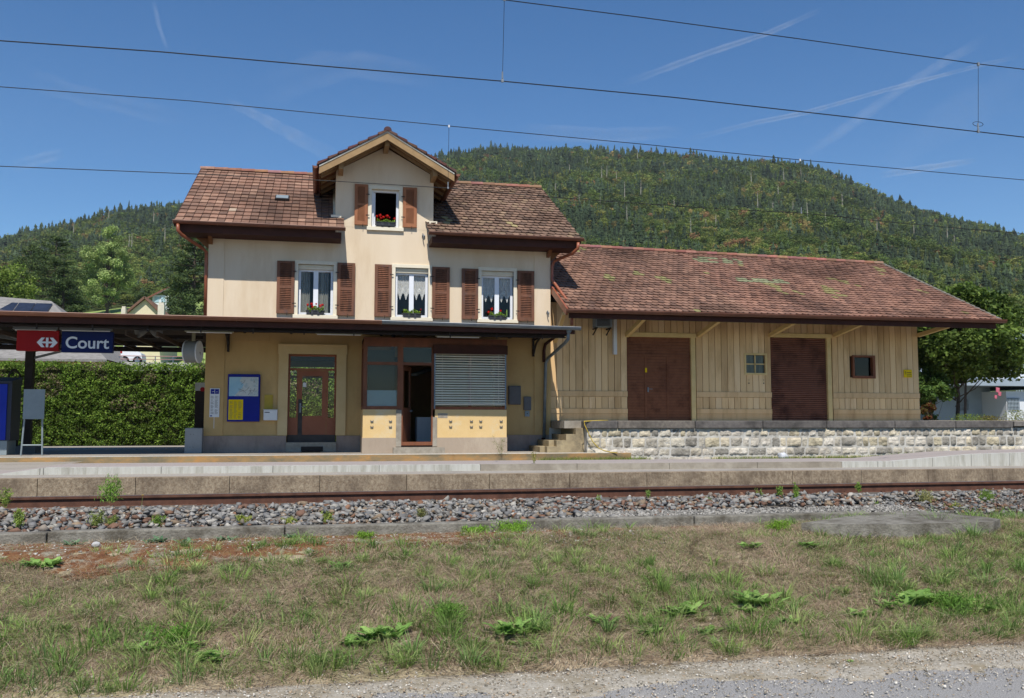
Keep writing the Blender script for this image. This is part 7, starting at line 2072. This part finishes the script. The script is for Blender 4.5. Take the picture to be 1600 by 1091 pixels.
for a in [(172, 783, 10.3, .28, .17, 900, 'tallest feathery weed against the rail at the left', h('86ab4a')), (150, 822, 8.9, .15, .08, 420, 'feathery weed at the kerb below the tallest one', h('8f9a55')), (172, 822, 8.9, .10, .07, 300, 'low feathery weed at the kerb, right of its neighbour', h('8f9a55')), (28, 822, 9.0, .16, .06, 380, 'upright green weed on the ballast at the left edge', h('93a650')), (8, 790, 10.0, .2, .07, 300, 'weed cut by the left frame edge beside the rail', h('93a650')), (245, 822, 8.95, .1, .08, 300, 'low weed at the kerb left of the downpipe line', h('84a04a')), (382, 820, 8.95, .1, .09, 380, 'low yellow-green weed at the kerb below the blue notice board', h('a0a850')), (452, 820, 8.95, .08, .08, 300, 'low yellow-green weed at the kerb below the station door', h('a0a850')), (512, 818, 8.95, .12, .07, 320, 'upright yellow-green weed at the kerb below the bay', h('98a452')), (658, 814, 9.0, .14, .08, 600, 'dull olive tuft on the ballast near the middle', h('8a8a58')), (935, 795, 9.9, .17, .035, 200, 'thin upright weed on the ballast right of the bay', h('90a858')), (1013, 776, 10.3, .08, .04, 150, 'small weed beside the rail below the plank door', h('90a858')), (1107, 800, 9.7, .17, .06, 350, 'green feathery weed on the ballast below the shed', h('86a24c')), (1188, 785, 10.2, .18, .07, 420, 'green feathery weed by the rail, left of the tall pair', h('a4b45a')), (1243, 788, 10.0, .27, .05, 500, 'tall upright weed beside the rail below the roller shutter', h('8fae4c')), (1218, 778, 10.2, .15, .06, 320, 'mid-height weed beside the tall upright one', h('86a24c')), (1342, 768, 10.4, .13, .05, 260, 'green weed at the rail above the pale stone', h('8aa64c')), (1365, 800, 9.6, .14, .06, 320, 'green weed on the ballast right of the pale stone', h('8aa64c')), (1450, 795, 9.6, .24, .16, 900, 'wide airy weed with dry stalks on the right ballast', h('a5a06a')), (1490, 805, 9.2, .16, .14, 800, 'yellow-green weed right of the airy stalks', h('a0a452')), (1540, 790, 9.6, .2, .15, 700, 'bushy green weed on the ballast near the right edge', h('86a04a'))]:
    spray(*a)
for a in [(800, 830, 8.4, .10, .28, 1700, 'bright green leafy mat spreading over the kerb in the middle', h('84ae3c')), (745, 832, 8.4, .07, .16, 900, 'smaller bright green mat at the kerb, left of the larger mat', h('84ae3c')), (98 + 470, 846, 8.2, .08, .12, 700, 'bright green weed under the kerb below the bay', h('84a83c')), (1215, 868, 8.0, .12, .2, 1100, 'fresh green weed clump below the ballast on the right', h('84a83c')), (1480, 1000, 6.1, .12, .3, 2200, 'broad mat of small green leaves low at the right', h('6f9440')), (700, 985, 6.3, .1, .2, 1100, 'mat of small green leaves on the lower bank in the middle', h('6f9440')), (270, 1000, 6.15, .12, .22, 1500, 'mat of small green leaves on the lower bank at the left', h('6f9440'))]:
    spray(*a, size=.014, name='leafy_mat', group='leafy green mats', stems=14, z=bank_z(at(a[0], a[1], a[2]).x, a[2]))
for a in [(783, 708, 22.8, .45, .28, 260, 'thin dry weed growing at the platform edge below the bay corner', h('8a8a5c')), (835, 722, 14.2, .18, .06, 90, 'thin yellowish weed on the kerb of the raised platform', h('a89c5c'))]:
    spray(*a, size=.02, name='dry_weed', group='dry weeds on the platforms', stems=7)
# flowers
def flowers(spots, label, col, name, r):
    for i, (px, py, Y) in enumerate(spots):
        p = at(px, py, Y); zb_ = bank_z(p.x, Y) if Y < 8.5 else p.z - .15
        t = thing(name, (p.x, Y, zb_), label[i], 'flower', name.replace('_', ' ') + 's on the bank')
        m_ = MB(); m_.tube([(p.x - .01, Y, zb_), (p.x, Y, p.z)], .0018, 4); m_.build('stem', M['conif'] if 0 else bpy.data.materials['stem_leafy_mat'], t)
        m_ = MB(); 
        for k in range(7):
            an = 2 * pi * k / 7; c = Vector((p.x, Y, p.z)); e = Vector((cos(an), sin(an) * .8, .25)) * r; s2 = Vector((-sin(an), cos(an), 0)) * r * .35
            m_.face([c, c + e * .6 - s2, c + e, c + e * .6 + s2])
        m_.build('bloom', M[col], t)


M['petaly'] = pm('yellow_petals', h('e6c21c'), h('dcb014'), 10, .7, transl=.2)
M['petalw'] = pm('white_petals', h('dcdccf'), h('cfcfc2'), 10, .7, transl=.2)
flowers([(421, 965, 6.6), (985, 979, 6.4), (1009, 1000, 6.2), (1017, 956, 6.6), (1527, 812, 9.0), (1552, 810, 9.0), (223, 774, 10.2), (1190, 815, 8.7)], ['small yellow flower alone in the grass on the left of the bank', 'yellow flower in the grass, leftmost of the three right of the middle', 'yellow flower lowest of the three right of the middle', 'yellow flower highest of the three right of the middle', 'yellow flower at the right end of the concrete slab, the left one', 'yellow flower at the right end of the concrete slab, the right one', 'yellow flower on a long thin stem against the rail', 'yellow flower by the kerb below the roller shutter'], 'petaly', 'yellow_flower', .018)
yr = thing('yarrow', (at(468, 1045, 6.0).x, 6.0, bank_z(at(468, 1045, 6.0).x, 6.0)), 'white-flowered yarrow plant on the bank near the gravel, left of the middle', 'flower')
m_ = MB(); f_ = MB(); p0 = at(468, 1050, 6.0); zb_ = bank_z(p0.x, 6.0)
for (px, py) in [(455, 1028), (462, 1024), (472, 1021), (480, 1034), (484, 1030), (470, 1038), (452, 1034), (463, 1033), (478, 1024)]:
    p = at(px, py, 6.0 + random.uniform(-.05, .05)); m_.tube([(p0.x, 6.0, zb_), ((p0.x + p.x) / 2, 6.0, zb_ + .05), p], .0015, 4)
    for k in range(16):
        q = p + Vector((random.gauss(0, .014), random.gauss(0, .014), random.gauss(0, .003))); e = Vector((.004, 0, .001)); g_ = Vector((0, .004, .002)); f_.face([q - e, q + g_, q + e, q - g_])
    f_.cut()
m_.build('stem', bpy.data.materials['stem_leafy_mat'], yr); f_.build('bloom', M['petalw'], yr)


# ------------------------------------------------------------------ air
def haze():
    m = bpy.data.materials.new('haze'); m.use_nodes = True; nt = m.node_tree
    nt.nodes.remove(nt.nodes['Principled BSDF'])
    v = nt.nodes.new('ShaderNodeVolumePrincipled'); v.inputs['Color'].default_value = (.8, .88, 1, 1); v.inputs['Density'].default_value = .00007
    nt.links.new(v.outputs[0], nt.nodes['Material Output'].inputs['Volume'])
    b = MB(); b.box(-1300, 1700, -450, 1650, -12, 520)
    o = b.build('haze', m); tag(o, kind='stuff')


haze()
S.cycles.volume_bounces = 0
